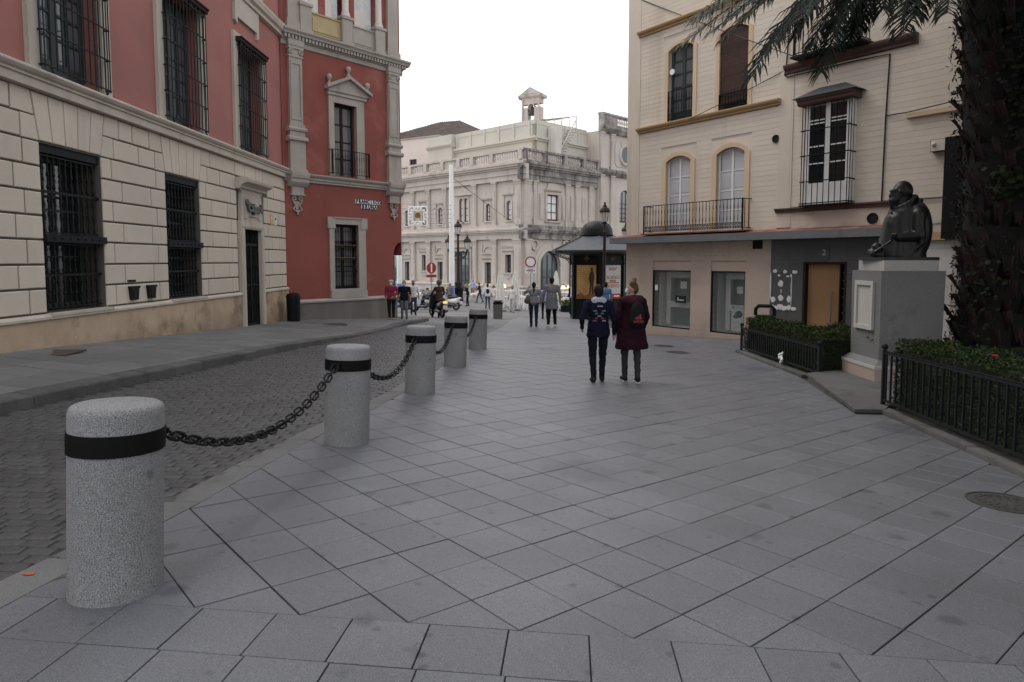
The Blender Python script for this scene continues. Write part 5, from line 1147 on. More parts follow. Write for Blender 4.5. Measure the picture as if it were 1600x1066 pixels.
# ================================================================== smooth bodies: blended distance fields turned into one skin
def _cap(P,a,b,r1,r2,fl):
    a=np.array(a,float); b=np.array(b,float); ab=b-a; d=P-a; t=np.clip((d@ab)/max(1e-9,ab@ab),0,1); q=d-t[...,None]*ab
    if fl!=1: q=q*np.array([1,1/fl,1])
    return np.sqrt((q*q).sum(-1))-(r1+(r2-r1)*t)
def _ell(P,c,r,rot):
    q=P-np.array(c,float)
    if rot is not None: q=q@np.array(Matrix.Rotation(rot[0],3,rot[1]))
    r=np.array(r,float); k0=np.sqrt(((q/r)**2).sum(-1)); k1=np.sqrt(((q/(r*r))**2).sum(-1))+1e-9
    return k0*(k0-1)/k1
def cap(a,b,r1,r2,m,fl=1): return ('c',a,b,r1,r2,m,fl)
def fru(x,y,z0,z1,r0,r1,m,fl=1): return ('f',(x,y,z0),(x,y,z1),r0,r1,m,fl)   # skirt or hem with a flat cut
def _fru(P,a,b,r1,r2,fl):
    t=np.clip((P[...,2]-a[2])/(b[2]-a[2]),0,1); q=np.sqrt((P[...,0]-a[0])**2+((P[...,1]-a[1])/fl)**2); fold=1+.035*np.cos(9*np.arctan2(P[...,1]-a[1],P[...,0]-a[0]))*(1-t)
    return np.maximum((q-(r1+(r2-r1)*t)*fold)*.8,np.maximum(a[2]-P[...,2],P[...,2]-b[2]))
def ell(c,r,m,rot=None): return ('e',c,r,rot,m)
def _d(p,P): return _cap(P,p[1],p[2],p[3],p[4],p[6]) if p[0]=='c' else _fru(P,p[1],p[2],p[3],p[4],p[6]) if p[0]=='f' else _ell(P,p[1],p[2],p[3])
def _m(p): return p[5] if p[0] in 'cf' else p[4]
def blob(name,prims,mats,res,k=.02,smooth=2,wrinkle=0):
    lo=np.full(3,1e9); hi=-lo
    for p in prims:
        if p[0] in 'cf':
            for q in (p[1],p[2]): q=np.array(q,float); r=max(p[3],p[4])*max(1,p[6]); lo=np.minimum(lo,q-r); hi=np.maximum(hi,q+r)
        else: q=np.array(p[1],float); r=max(p[2]); r=np.array(p[2]) if p[3] is None else r; lo=np.minimum(lo,q-r); hi=np.maximum(hi,q+r)
    lo-=3*res; hi+=3*res; n=np.ceil((hi-lo)/res).astype(int)+1
    ax=[lo[i]+res*np.arange(n[i]) for i in range(3)]; G=np.stack(np.meshgrid(*ax,indexing='ij'),-1); D=np.full(n,1e3)
    for p in prims:
        # only the neighbourhood of each primitive matters
        if p[0] in 'cf':
            q=np.stack([p[1],p[2]]).astype(float); r=max(p[3],p[4])*max(1,p[6])+6*res; l,h=q.min(0)-r,q.max(0)+r
        else: r=max(p[2])+6*res; l,h=np.array(p[1])-r,np.array(p[1])+r
        i0=np.maximum(0,((l-lo)/res).astype(int)); i1=np.minimum(n,((h-lo)/res).astype(int)+2); S_=tuple(slice(a,b) for a,b in zip(i0,i1))
        e=_d(p,G[S_]); c=D[S_]; hh=np.clip(.5+.5*(c-e)/k,0,1); D[S_]=c*(1-hh)+e*hh-k*hh*(1-hh)
    if wrinkle: x_,y_,z_=G[...,0],G[...,1],G[...,2]; D=D+wrinkle*(np.sin(31*z_+14*x_+5*np.sin(9*x_+7*y_))*np.sin(17*x_-11*z_+6*y_+2)+.6*np.sin(58*z_-23*y_+19*x_))*np.clip((1.42-z_)/.1,0,1)*np.clip((z_-.1)/.1,0,1)
    ins=D<0
    # surface nets
    cs=np.zeros(tuple(n-1)); cnt=np.zeros(tuple(n-1)); pos=np.zeros(tuple(n-1)+(3,))
    corners=[(i,j,l) for i in (0,1) for j in (0,1) for l in (0,1)]
    V=lambda c,A: A[c[0]:n[0]-1+c[0],c[1]:n[1]-1+c[1],c[2]:n[2]-1+c[2]]
    for a in corners:
        for d in range(3):
            if a[d]==0:
                b=list(a); b[d]=1; va,vb=V(a,D),V(b,D); cr=(va<0)!=(vb<0); t=np.where(cr,va/np.where(cr,va-vb,1),0)
                p_=np.zeros(pos.shape); p_[...]=np.array(a,float); p_[...,d]+=t; pos+=p_*cr[...,None]; cnt+=cr
    act=cnt>0; idx=-np.ones(tuple(n-1),int); idx[act]=np.arange(act.sum()); ii=np.argwhere(act); verts=lo+res*(ii+pos[act]/cnt[act][:,None])
    faces=[]
    for d in range(3):
        o=[x for x in range(3) if x!=d]; s0=[slice(1,-1)]*3; s0[d]=slice(0,-1); s1=list(s0); s1[d]=slice(1,None)
        A=ins[tuple(s0)]; B=ins[tuple(s1)]; cr=np.argwhere(A!=B); 
        if not len(cr): continue
        base=cr.copy(); base[:,o[0]]+=1; base[:,o[1]]+=1; fl=A[tuple(cr.T)]
        def at_(da,db):
            q=base.copy(); q[:,o[0]]-=da; q[:,o[1]]-=db; return idx[tuple(q.T)]
        Q=np.stack([at_(0,0),at_(1,0),at_(1,1),at_(0,1)],1); flip=fl if d==1 else ~fl
        Q[flip]=Q[flip][:,::-1]; faces.append(Q)
    F_=np.concatenate(faces); F_=F_[(F_>=0).all(1)]
    me=bpy.data.meshes.new(name); me.from_pydata(verts.tolist(),[],F_.tolist())
    C=verts[F_].mean(1); best=np.full(len(C),1e9); mi=np.zeros(len(C),int)
    for p in prims:
        e=_d(p,C); b=e<best; best[b]=e[b]; mi[b]=_m(p)
    for m in mats: me.materials.append(MT[m] if isinstance(m,str) else m)
    me.polygons.foreach_set('material_index',mi.tolist())
    bm=bmesh.new(); bm.from_mesh(me)
    for _ in range(smooth): bmesh.ops.smooth_vert(bm,verts=bm.verts,factor=.5,use_axis_x=True,use_axis_y=True,use_axis_z=True)
    bmesh.ops.recalc_face_normals(bm,faces=bm.faces)
    bm.to_mesh(me); bm.free(); me.polygons.foreach_set('use_smooth',[True]*len(me.polygons)); me.update(); return me
# ================================================================== bollards and chains
BH=.95; BR=.2125; spots=[]
for px,py in ((183,947),(542,699),(656,617),(711,574),(746,547)):
    p=gp(px,py); d=Vector((p.x,p.y,0)).normalized(); spots.append((p.x+d.x*BR,p.y+d.y*BR))
prof=[(BR,0),(BR,.70),(BR,.905),(BR*.985,.928),(BR*.945,.944),(BR*.87,.952),(BR*.5,.955),(.001,.956)]
bm_=MB(); bm_.lathe(prof,48,cap=False); bm_me=bm_.mesh('shaft','granite',True)
bb=MB(); bb.lathe([(BR-.002,.722),(BR+.006,.724),(BR+.007,.775),(BR+.006,.826),(BR-.002,.828)],48,cap=False); bb_me=bb.mesh('band','band_black',True)
BL=['granite bollard with black band beside the diagonal slab border, first of the chained row','second granite bollard of the chained row, with a grey scuff on its front','middle granite bollard of the chained row of five','fourth granite bollard of the chained row','last granite bollard of the chained row, towards the parked scooters']
BN=Vector((KX,KY,1)).normalized()
for i,(x,y) in enumerate(spots):
    t=thing('bollard',BL[i],'bollard',(x,y,gz(x,y)-.012),0,'granite bollards along the cobbled road'); t.rotation_euler=(math.atan(-KY),math.atan(KX),0)
    o=link('shaft',bm_me,t); o.rotation_euler=(0,0,i*1.7+.4); link('band',bb_me,t)
    for j,dr_ in ((i-1,-1),(i+1,1)):
        if 0<=j<5:
            v=Vector((spots[j][0]-x,spots[j][1]-y,0)).normalized(); mb=MB(); c=v*(BR+.02); mb.torus((0,0,0),.026,.008,10,6,'y'); o=mb.build('eye_ring','chain_iron',t,True,loc=(c.x,c.y,.775)); o.rotation_euler=(0,0,math.atan2(v.y,v.x)); 
lk=MB(); n=16; P=[]
for i in range(n):
    a=2*math.pi*i/n; cx=.031*(1 if math.cos(a)>0 else -1) if abs(math.cos(a))>.05 else 0; P.append((cx*.9+.03*math.cos(a),.03*math.sin(a),0))
lk.tube(P+[P[0],P[1]],.0086,6,cap=False); lk_me=lk.mesh('link','chain_iron',True)
CL=['black iron chain slung between the first and second granite bollards','black iron chain slung between the second and middle granite bollards','black iron chain slung between the middle and fourth granite bollards','black iron chain slung between the fourth and last granite bollards']
for i in range(4):
    (x0,y0),(x1,y1)=spots[i],spots[i+1]; v=Vector((x1-x0,y1-y0,0)); u=v.normalized()
    z=lambda x,y:gz(x,y)+.775
    A=Vector((x0,y0,z(x0,y0)))+u*(BR+.04); B=Vector((x1,y1,z(x1,y1)))-u*(BR+.04); sag=(.33,.34,.36,.33)[i]
    N=200; pts=[A.lerp(B,t/N)-Vector((0,0,sag*4*(t/N)*(1-t/N))) for t in range(N+1)]
    t=thing('chain',CL[i],'chain',(A+B)/2-Vector((0,0,sag)),0,'chains between the bollards'); o0=t.location
    L_=0; nxt=.0; pitch=.079; k=0
    for a,b in zip(pts,pts[1:]):
        d=(b-a).length; L_+=d
        if L_>=nxt:
            o=link('link',lk_me,t,a-o0); q=(b-a).normalized().to_track_quat('X','Z'); o.rotation_mode='QUATERNION'; o.rotation_quaternion=q@Matrix.Rotation(R(45 if k%2 else -45),3,'X').to_quaternion(); k+=1; nxt+=pitch
# ================================================================== garden bed: kerb, railings, hedges, pedestal, palm
garden=sheet('garden_soil',[4.5,5.2,6,7,8,9,10,12],[1+.6*i for i in range(26)],lambda x,y:gz(x,y)+.03,'soil')
for v in garden.data.vertices: v.co.x=max(v.co.x,gard_x(v.co.y)+.12)
y=1.2
while y<16.0:
    l=random.uniform(.8,1.1); a,b=y+.004,min(y+l-.004,16.05)
    if not(8.9<a<11.4): 
        p=[(gard_x(a),a),(gard_x(a)+.18,a),(gard_x(b)+.18,b),(gard_x(b),b)]; mb,o=piece(p,lambda x,y:gz(x,y)+.06,.12,.012,random.uniform(-.004,.006)); mb.build('kerb_stone','kerb_old',garden,loc=o,fix=False)
    y+=l
def fence(label,A,B,h,nb):
    A=Vector(A); B=Vector(B); L_=(B-A).length; ang=math.atan2(B.y-A.y,B.x-A.x); za=gz(A.x,A.y)+.06; zb=gz(B.x,B.y)+.06
    t=thing('railing',label,'railing',(A.x,A.y,za),ang,'iron railings round the garden bed'); sl=(zb-za)/L_
    def bar(nm,z,w_,hh):
        mb=MB(); mb.add([(0,-w_,z),(L_,-w_,z+sl*L_),(L_,w_,z+sl*L_),(0,w_,z),(0,-w_,z+hh),(L_,-w_,z+hh+sl*L_),(L_,w_,z+hh+sl*L_),(0,w_,z+hh)],[(0,3,2,1),(4,5,6,7),(0,1,5,4),(1,2,6,5),(2,3,7,6),(3,0,4,7)]); mb.build(nm,'iron_grey',t)
    bar('top_rail',h-.05,.016,.022); bar('bottom_rail',.07,.016,.03)
    mb=MB(); mb.box(-.011,.011,-.011,.011,.1,h-.05); me=mb.mesh('bar','iron_grey')
    for i in range(nb): x=L_*(i+.5)/nb; link('bar',me,t,(x,0,sl*x))
    mb=MB(); mb.box(-.022,.022,-.022,.022,-.05,h+.0); mb.sphere((0,0,h+.045),.042,10,6); me=mb.mesh('post','iron_grey',True)
    for x in (0,L_): link('post',me,t,(x,0,sl*x))
    mb=MB()      # twisted top fringe
    n=int(L_/.03)
    for i in range(n): x=L_*(i+.5)/n; mb.sphere((x,0,h-.018+sl*x),.012,5,3)
    mb.build('beading','iron_grey',t); return t
fence('low iron railing before the hedge from the bust pedestal towards the shop windows',(5.36,11.75),(5.40,15.9),.56,34)
fence('low iron railing before the hedge with red blossoms beside the round manhole cover',(5.0,9.05),(4.12,2.2),.76,46)
def hedge(label,pts,w_,h,n,flowers=0):
    pts=[Vector(p) for p in pts]; c=sum(pts,Vector((0,0)))/len(pts); z0=gz(c.x,c.y)
    t=thing('hedge',label,'hedge',(c.x,c.y,z0),0,'clipped hedges of the garden bed'); core=MB(); tot=sum((b-a).length for a,b in zip(pts,pts[1:]))
    V=[];Fc=[];Mi=[]
    for a,b in zip(pts,pts[1:]):
        d=(b-a); L_=d.length; u=d/L_; v=Vector((u.y,-u.x))
        A=[a-u*.0+v*(w_/2-.07),b+v*(w_/2-.07),b-v*(w_/2-.07),a-v*(w_/2-.07)]; zz=[gz(p.x,p.y)-z0 for p in A]
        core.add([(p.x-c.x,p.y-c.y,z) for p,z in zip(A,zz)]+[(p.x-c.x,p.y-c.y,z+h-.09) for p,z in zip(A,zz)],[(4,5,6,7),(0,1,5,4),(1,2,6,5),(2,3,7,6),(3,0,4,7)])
        m=int(n*L_/tot)
        for _ in range(m):
            r=random.random(); s_=random.uniform(-.02,L_+.02); jit=abs(random.gauss(0,.045))
            lump=.035*math.sin(s_*5.1+1)+.03*math.sin(s_*11.3)
            if r<.42: q=random.uniform(-w_/2,w_/2); z=h-jit*.8+lump+(.04 if random.random()<.03 else 0)
            elif r<.86: q=(w_/2-jit+lump*.5)*random.choice((-1,1)); z=random.uniform(.06,h)+0
            else: q=random.uniform(-w_/2,w_/2); z=random.uniform(.06,h); s_=random.choice((-.03+jit,L_+.03-jit))
            p=a+u*s_+v*q; ctr=Vector((p.x-c.x,p.y-c.y,gz(p.x,p.y)-z0+z)); l=random.uniform(.014,.03)
            e=Vector((random.gauss(0,1),random.gauss(0,1),random.gauss(0,.8))).normalized(); f=e.cross(Vector((random.gauss(0,1),random.gauss(0,1),random.gauss(0,1)))).normalized(); o=len(V)
            V+= [tuple(ctr-e*l),tuple(ctr+f*l*.5),tuple(ctr+e*l),tuple(ctr-f*l*.5)]; Fc.append((o,o+1,o+2,o+3)); Mi.append(1 if random.random()<(.22 if z>h-.12 else .08) else 0)
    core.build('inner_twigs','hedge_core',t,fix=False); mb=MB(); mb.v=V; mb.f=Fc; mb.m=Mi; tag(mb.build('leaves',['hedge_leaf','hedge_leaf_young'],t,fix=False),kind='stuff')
    for k in range(flowers):
        a,b=pts[0],pts[-1]; s_=random.uniform(.1,.9); p=a.lerp(b,s_); mb=MB()
        for q in range(5): mb.sphere((.018*math.cos(q*1.26),.018*math.sin(q*1.26),.008),.014,6,4)
        mb.build('blossom','sign_red',t,loc=(p.x-c.x+random.uniform(-.25,-.1),p.y-c.y,gz(p.x,p.y)-z0+h+.02-random.choice((0,.3))))
    return t
hedge('clipped hedge behind the railing between pedestal and shop front',[(5.78,11.9),(5.82,15.9)],.66,.80,17000)
hedge('clipped back hedge in front of the wooden house door',[(6.4,13.6),(7.7,12.4)],.6,.80,7000)
hedge('clipped hedge dotted with red blossoms beside the pedestal',[(5.46,8.95),(4.62,2.2)],.70,.93,26000,5)
hedge('dark low hedge behind the pedestal below the white brick wall',[(6.9,11.4),(9.0,10.6)],.6,.72,6000)
# --- pedestal and bust
pc=gp(1371,606,.05); PA=R(26); PW=.98
ux_=Vector((math.cos(PA*1),math.sin(PA*1),0)); 
t=thing('pedestal','tall grey granite pedestal with framed white plaque carrying the bronze bust','pedestal',(pc.x,pc.y,gz(pc.x,pc.y)),0)
PD=t
# local frame: origin at the near corner, +x along the right face, +y along the left face
M_=Matrix.Rotation(R(-2),4,'Z')
def pbox(nm,mt,off,z0,z1,o1=None):
    a,b=-off,PW+off; c,d=(-(o1 if o1 is not None else off),PW+(o1 if o1 is not None else off)); mb=MB(M_); mb.add([(a,a,z0),(b,a,z0),(b,b,z0),(a,b,z0),(c,c,z1),(d,c,z1),(d,d,z1),(c,d,z1)],[(0,3,2,1),(4,5,6,7),(0,1,5,4),(1,2,6,5),(2,3,7,6),(3,0,4,7)]); return mb.build(nm,mt,t)
pbox('base','pink_stone',.11,0,.36); pbox('base_moulding','pedestal_light',.12,.362,.41); pbox('base_taper','pedestal_granite',.10,.412,.50,.0)
pbox('shaft','pedestal_granite',0,.502,1.93,.012); pbox('cap','pedestal_cap',-.06,1.932,2.10)
mb=MB(M_); zb,zt,y0,y1=1.0,1.72,.22,.76
mb.box(-.02,.002,y0,y1,zb,zt); pl=mb.build('plaque','pedestal_light',t)
mb=MB(M_)
for a in ((y0-.04,y0+.03,zb-.04,zt+.04),(y1-.03,y1+.04,zb-.04,zt+.04),(y0+.03,y1-.03,zb-.04,zb+.03),(y0+.03,y1-.03,zt-.03,zt+.04)): mb.box(-.05,.0,*a)
mb.build('frame','pedestal_light',pl)
st=[gp(1262,596,.02),gp(1331,648,0),gp(1376,647,0)]
P=[(st[0].x,st[0].y),(st[1].x+.1,st[1].y+.12),(st[2].x+.03,st[2].y),(pc.x+.9,pc.y+.2),(pc.x+.5,pc.y+1.3),(st[0].x+.3,st[0].y+.15)]
zs=gz(pc.x,pc.y)
mb=MB(); n=len(P); mb.add([(x-pc.x,y-pc.y,-.12) for x,y in P]+[(x-pc.x,y-pc.y,.12) for x,y in P],[tuple(range(n,2*n))]+[(i,(i+1)%n,n+(i+1)%n,n+i) for i in range(n)]); mb.build('step','kerb_old',t)
cx_,cy_=sum(p[0] for p in P)/n,sum(p[1] for p in P)/n
P2=[(cx_+(x-cx_)*1.03,cy_+(y-cy_)*1.03) for x,y in P]
mb=MB(); mb.add([(x-pc.x,y-pc.y,.122) for x,y in P2]+[(x-pc.x,y-pc.y,.165) for x,y in P2],[tuple(range(n,2*n)),tuple(range(n-1,-1,-1))]+[(i,(i+1)%n,n+(i+1)%n,n+i) for i in range(n)]); mb.build('step_nosing','kerb_old',t)
# bust: sculpted skin of bronze, looking left along -x
k_=.001527
def bp(x,z,y=0): return ((x-500)*k_,y,(900-z)*k_)
pr=[ell(bp(528,218),(.148,.125,.165),0),ell(bp(455,262),(.088,.092,.125),0),cap(bp(402,222),bp(391,272),.014,.026,0),ell(bp(412,215),(.03,.075,.022),0),ell(bp(470,225,-.09),(.035,.02,.03),0),
 cap(bp(425,325),bp(412,385),.075,.03,0),ell(bp(404,312),(.03,.045,.018),0),ell(bp(440,300),(.07,.085,.07),0),ell(bp(560,235,-.125),(.03,.02,.05),0),ell(bp(560,235,.125),(.03,.02,.05),0),ell(bp(430,228,-.05),(.025,.03,.016),0),
 cap(bp(520,330),bp(545,430),.11,.13,0)]
pr+=[ell(bp(540,338),(.20,.20,.045),0,(R(-31),'Y'))]
for i in range(22):
    a=2*math.pi*i/22; c=Vector((.185*math.cos(a),.185*math.sin(a),.0)); c.rotate(Matrix.Rotation(R(-31),3,'Y')); q=bp(540,338); pr.append(ell((q[0]+c.x,q[1]+c.y,q[2]+c.z),(.034,.034,.045),0))
pr+=[ell(bp(665,320),(.075,.17,.055),0),cap(bp(560,470),bp(575,900),.235,.285,0,1.18),cap(bp(450,520),bp(420,880),.135,.19,0,1.35),ell(bp(420,590),(.11,.17,.2),0),
 ell(bp(645,630,-.1),(.19,.27,.47),0),ell(bp(645,630,.1),(.19,.27,.47),0),ell(bp(610,455,-.2),(.15,.13,.15),0),ell(bp(610,455,.2),(.15,.13,.15),0),
 cap(bp(585,470,-.27),bp(575,680,-.31),.10,.088,0),cap(bp(575,685,-.31),bp(400,700,-.25),.086,.06,0),ell(bp(365,690,-.24),(.055,.045,.045),0),cap(bp(590,470,.27),bp(575,680,.31),.10,.088,0),cap(bp(575,690,.31),bp(420,720,.23),.085,.06,0),
 cap(bp(530,440,-.24),bp(600,640,-.38),.028,.028,0),cap(bp(600,640,-.38),bp(590,760,-.36),.028,.03,0),cap(bp(590,760,-.36),bp(500,895,-.25),.03,.035,0),
 cap(bp(300,860),bp(250,800,-.04),.08,.075,0),ell(bp(235,845),(.09,.1,.06),0),cap(bp(330,740,-.2),bp(215,845,-.1),.02,.016,0),cap(bp(200,870,-.05),bp(340,890,-.05),.04,.05,0)]
for f in range(4): pr.append(cap(bp(345,672+f*12,-.30+f*.012),bp(328,668+f*16,-.24+f*.01),.016,.013,0))
for f in range(7): pr.append(ell(bp(388-f*7+max(0,f-3)*9,440+f*42,-.05),(.018,.018,.018),0))
me=blob('bust',pr,['bronze'],.012,.014,1); me.transform(Matrix.Scale(1.04,4))
bc=M_@Vector((PW/2,PW/2,0)); B_=thing('bust','dark bronze bust of a bearded man in ruff collar and cloak on the pedestal','statue',(pc.x+bc.x,pc.y+bc.y,gz(pc.x,pc.y)+2.10),R(4))
o=link('figure',me,B_,(0,0,.055)); mb=MB(); mb.box(-.47,.47,-.36,.36,.0,.053); mb.build('base_slab','bronze',B_)
# --- the palm
pt=(7.95,10.9); pz=gz(*pt); PM=thing('palm_tree','tall shaggy palm tree with ivy on its trunk behind the clipped hedge','tree',(pt[0],pt[1],pz))
mb=MB(); hs=[-.1,0,.3,.8,1.5,2.5,3.5,4.5,5.5,6.3,7.0,7.6]; rs=[1.0,.98,.9,.80,.74,.74,.78,.84,.90,.92,.85,.5]
mb.lathe([(r*.86,h) for r,h in zip(rs,hs)],24); mb.build('trunk','bark',PM,True)
def trr(h): return lerp_tab(list(zip(hs,rs)),h)
lbm=[]
for k in range(3):
    mb=MB(); w_=random.uniform(.05,.075); l=random.uniform(.25,.36); mb.add([(-w_,0,0),(w_,0,0),(w_*.75,-.09,l),(-w_*.75,-.09,l),(0,.03,0),(0,-.17,l*1.02),(-w_*.5,-.14,l*.96),(w_*.5,-.14,l*.96)],[(0,1,2,7,5,6,3),(0,3,2,1),(0,3,6,4),(1,4,7,2),(4,6,5,7)]); lbm.append(mb.mesh('leaf_base','leaf_base'))
cnt=0; h=.55
while h<7.2:
    n=15
    for i in range(n):
        a=2*math.pi*(i+.5*(int(h/.26)%2))/n+random.uniform(-.1,.1)
        facing=math.cos(a-math.atan2(-pt[1],-pt[0]))
        if facing<-.25 or random.random()<.12 or h>6.3 or cnt>=290: continue
        r=trr(h)*.84; o=link('leaf_base',lbm[cnt%3],PM,(r*math.cos(a),r*math.sin(a),h)); cnt+=1
        o.rotation_euler=(R(random.uniform(-14,12)),R(random.uniform(-12,12)),a+math.pi/2); s_=random.uniform(.8,1.25); o.scale=(s_*1.15,s_,s_)
    h+=.26
V=[];Fc=[];Mi=[]
for _ in range(5200):     # dead fibre and small leaves clinging to the trunk
    a=random.uniform(0,2*math.pi); h=random.uniform(.2,7.2); r=trr(h)*.9+abs(random.gauss(0,.07)); c=Vector((r*math.cos(a),r*math.sin(a),h)); l=random.uniform(.02,.06); e=Vector((random.gauss(0,.5),random.gauss(0,.5),random.gauss(-.3,1))).normalized(); f=e.cross(Vector((random.gauss(0,1),random.gauss(0,1),.2))).normalized(); o=len(V)
    V+=[tuple(c-e*l),tuple(c+f*l*.3),tuple(c+e*l),tuple(c-f*l*.3)]; Fc.append((o,o+1,o+2,o+3)); Mi.append(0 if random.random()<.8 else 1)
for (ca,ch,sa,sh_,n) in ((-1.95,4.6,.22,.5,260),(-2.3,3.35,.16,.12,120),(-1.9,5.6,.25,.5,160),(-2.6,1.6,.3,.3,60)):
    for _ in range(n):
        a=random.gauss(ca,sa); h=random.gauss(ch,sh_); r=trr(h)*.95+abs(random.gauss(.06,.06)); c=Vector((r*math.cos(a),r*math.sin(a),h)); l=random.uniform(.025,.05)
        nrm=Vector((math.cos(a),math.sin(a),.5+random.gauss(0,.4))).normalized(); e=nrm.cross(Vector((random.gauss(0,1),random.gauss(0,1),random.gauss(0,1)))).normalized(); f=nrm.cross(e); o=len(V)
        V+=[tuple(c+(e*math.cos(q)+f*math.sin(q))*l*(1.15 if q==0 else .85)) for q in (0,1.2,2.5,3.8,5.1)]; Fc.append(tuple(range(o,o+5))); Mi.append(2)
mb=MB(); mb.v=V; mb.f=Fc; mb.m=Mi; tag(mb.build('fibre_and_ivy',['bark','leaf_base','ivy_leaf'],PM,fix=False),kind='stuff')
def frond(pts,dry=0,n=105,ll=.62,droop=.75,seed=0):
    rr=random.Random(seed); pts=[Vector(p) for p in pts]
    def bz(t):
        if len(pts)==3: return pts[0]*(1-t)**2+pts[1]*2*t*(1-t)+pts[2]*t*t
        return pts[0]*(1-t)**3+pts[1]*3*t*(1-t)**2+pts[2]*3*t*t*(1-t)+pts[3]*t**3
    V=[];Fc=[];Mi=[]; rach=MB(); N=18; R_=[bz(i/N) for i in range(N+1)]; rach.tube(R_,[.035*(1-i/N)+.006 for i in range(N+1)],5)
    V+=rach.v; Fc+=rach.f; Mi+=[1 if dry else 0]*len(rach.f)
    for i in range(n):
        t=.16+.84*i/(n-1); p=bz(t); d=(bz(min(1,t+.02))-bz(max(0,t-.02))).normalized(); side=d.cross(Vector((0,0,1)))
        if side.length<.1: side=Vector((1,0,0))
        side.normalize(); upv=side.cross(d).normalized(); L_=ll*(math.sin(math.pi*min(1,.12+t*.80))**.7)*rr.uniform(.8,1.1)+.08
        for s_ in (-1,1):
            dirv=(side*s_*rr.uniform(.75,1.0)+d*rr.uniform(.75,1.25)+upv*rr.uniform(-.3,.3)).normalized(); q=p+dirv*L_*.55; e=dirv+Vector((0,0,-droop*rr.uniform(.6,1.5))); r_=q+e.normalized()*L_*.45
            wv=dirv.cross(upv).normalized()*.0105*rr.uniform(.8,1.2)+upv*.004; o=len(V)
            V+=[tuple(p-wv*.6),tuple(p+wv*.6),tuple(q+wv),tuple(q-wv),tuple(r_)]; Fc+=[(o,o+1,o+2,o+3),(o+3,o+2,o+4)]; m=1 if (dry and rr.random()<dry) else 0; Mi+=[m,m]
    mb=MB(); mb.v=[tuple(Vector(v)-Vector((pt[0],pt[1],pz))) for v in V]; mb.f=Fc; mb.m=Mi
    return mb.build('frond',['palm_leaf','palm_leaf_dry'],PM,fix=False)
crown=Vector((pt[0],pt[1],pz+7.6))
def hang(tip,mid,dry=0,s=0,**k): # frond from the crown through a bowed shoulder to its hanging tip
    frond([crown+Vector((random.uniform(-.3,.1),random.uniform(-.3,.3),0)),crown.lerp(mid,.55)+Vector((0,0,.75)),mid,tip],dry,seed=s,**k)
hang(at(1066,70,9.3),at(1190,-35,9.4),.35,1,ll=.55)
hang(at(1110,52,10.0),at(1220,-45,10.0),.0,2,ll=.5)
hang(at(1176,118,8.8),at(1240,-25,9.0),.0,3,ll=.55)
hang(at(1218,60,9.8),at(1290,-60,9.8),.0,4,ll=.5)
hang(at(1283,112,9.0),at(1322,-30,9.2),.0,5,ll=.5)
hang(at(1345,40,9.6),at(1380,-70,9.8),.0,6,ll=.5)
hang(at(1411,52,8.6),at(1412,-60,9.0),.0,7,ll=.5)
hang(at(1140,30,10.6),at(1250,-60,10.5),.0,8,ll=.5)
hang(at(1090,25,8.9),at(1210,-60,9.2),.2,9,ll=.55)
hang(at(1255,25,8.6),at(1320,-80,8.9),.0,10,ll=.5)
for k,(tx,ty,mx_,my_,dp) in enumerate([(1085,45,1200,-40,9.7),(1130,70,1235,-40,9.2),(1160,40,1260,-70,9.9),(1200,85,1270,-30,9.5),(1240,70,1300,-40,9.3),(1265,90,1310,-35,9.9),(1300,60,1345,-60,9.0),(1330,75,1360,-50,9.6),(1380,25,1400,-80,9.0),(1430,35,1440,-60,9.4)]): hang(at(tx,ty-12,dp),at(mx_,my_,dp+.1),.15 if k<2 else 0,20+k,ll=.5)
hang(at(1480,20,8.4),at(1490,-80,9.0),.0,11,ll=.5)
crown_fr=[]
for i in range(60):
    a=2*math.pi*i*.381966+random.uniform(-.1,.1); el=random.uniform(-.15,1.2); L_=random.uniform(3.6,4.8)
    d=Vector((math.cos(a),math.sin(a),0)); m=crown+d*L_*.5*math.cos(el)+Vector((0,0,L_*.5*math.sin(el)+.5)); tip=crown+d*L_*(.75+.25*math.cos(el))+Vector((0,0,L_*(math.sin(el)*.55)-.2))
    crown_fr.append(frond([crown,m,tip],0,40,.6,.3,100+i))
for i in range(9):       # young shoots round the foot of the trunk
    a=random.uniform(2.2,5.4); d=Vector((math.cos(a),math.sin(a),0)); b=Vector((pt[0],pt[1],pz+.25))+d*.85; L_=random.uniform(.9,1.4); frond([b,b+d*L_*.35+Vector((0,0,L_*.65)),b+d*L_*.9+Vector((0,0,L_*.5))],0,26,.28,.2,300+i)
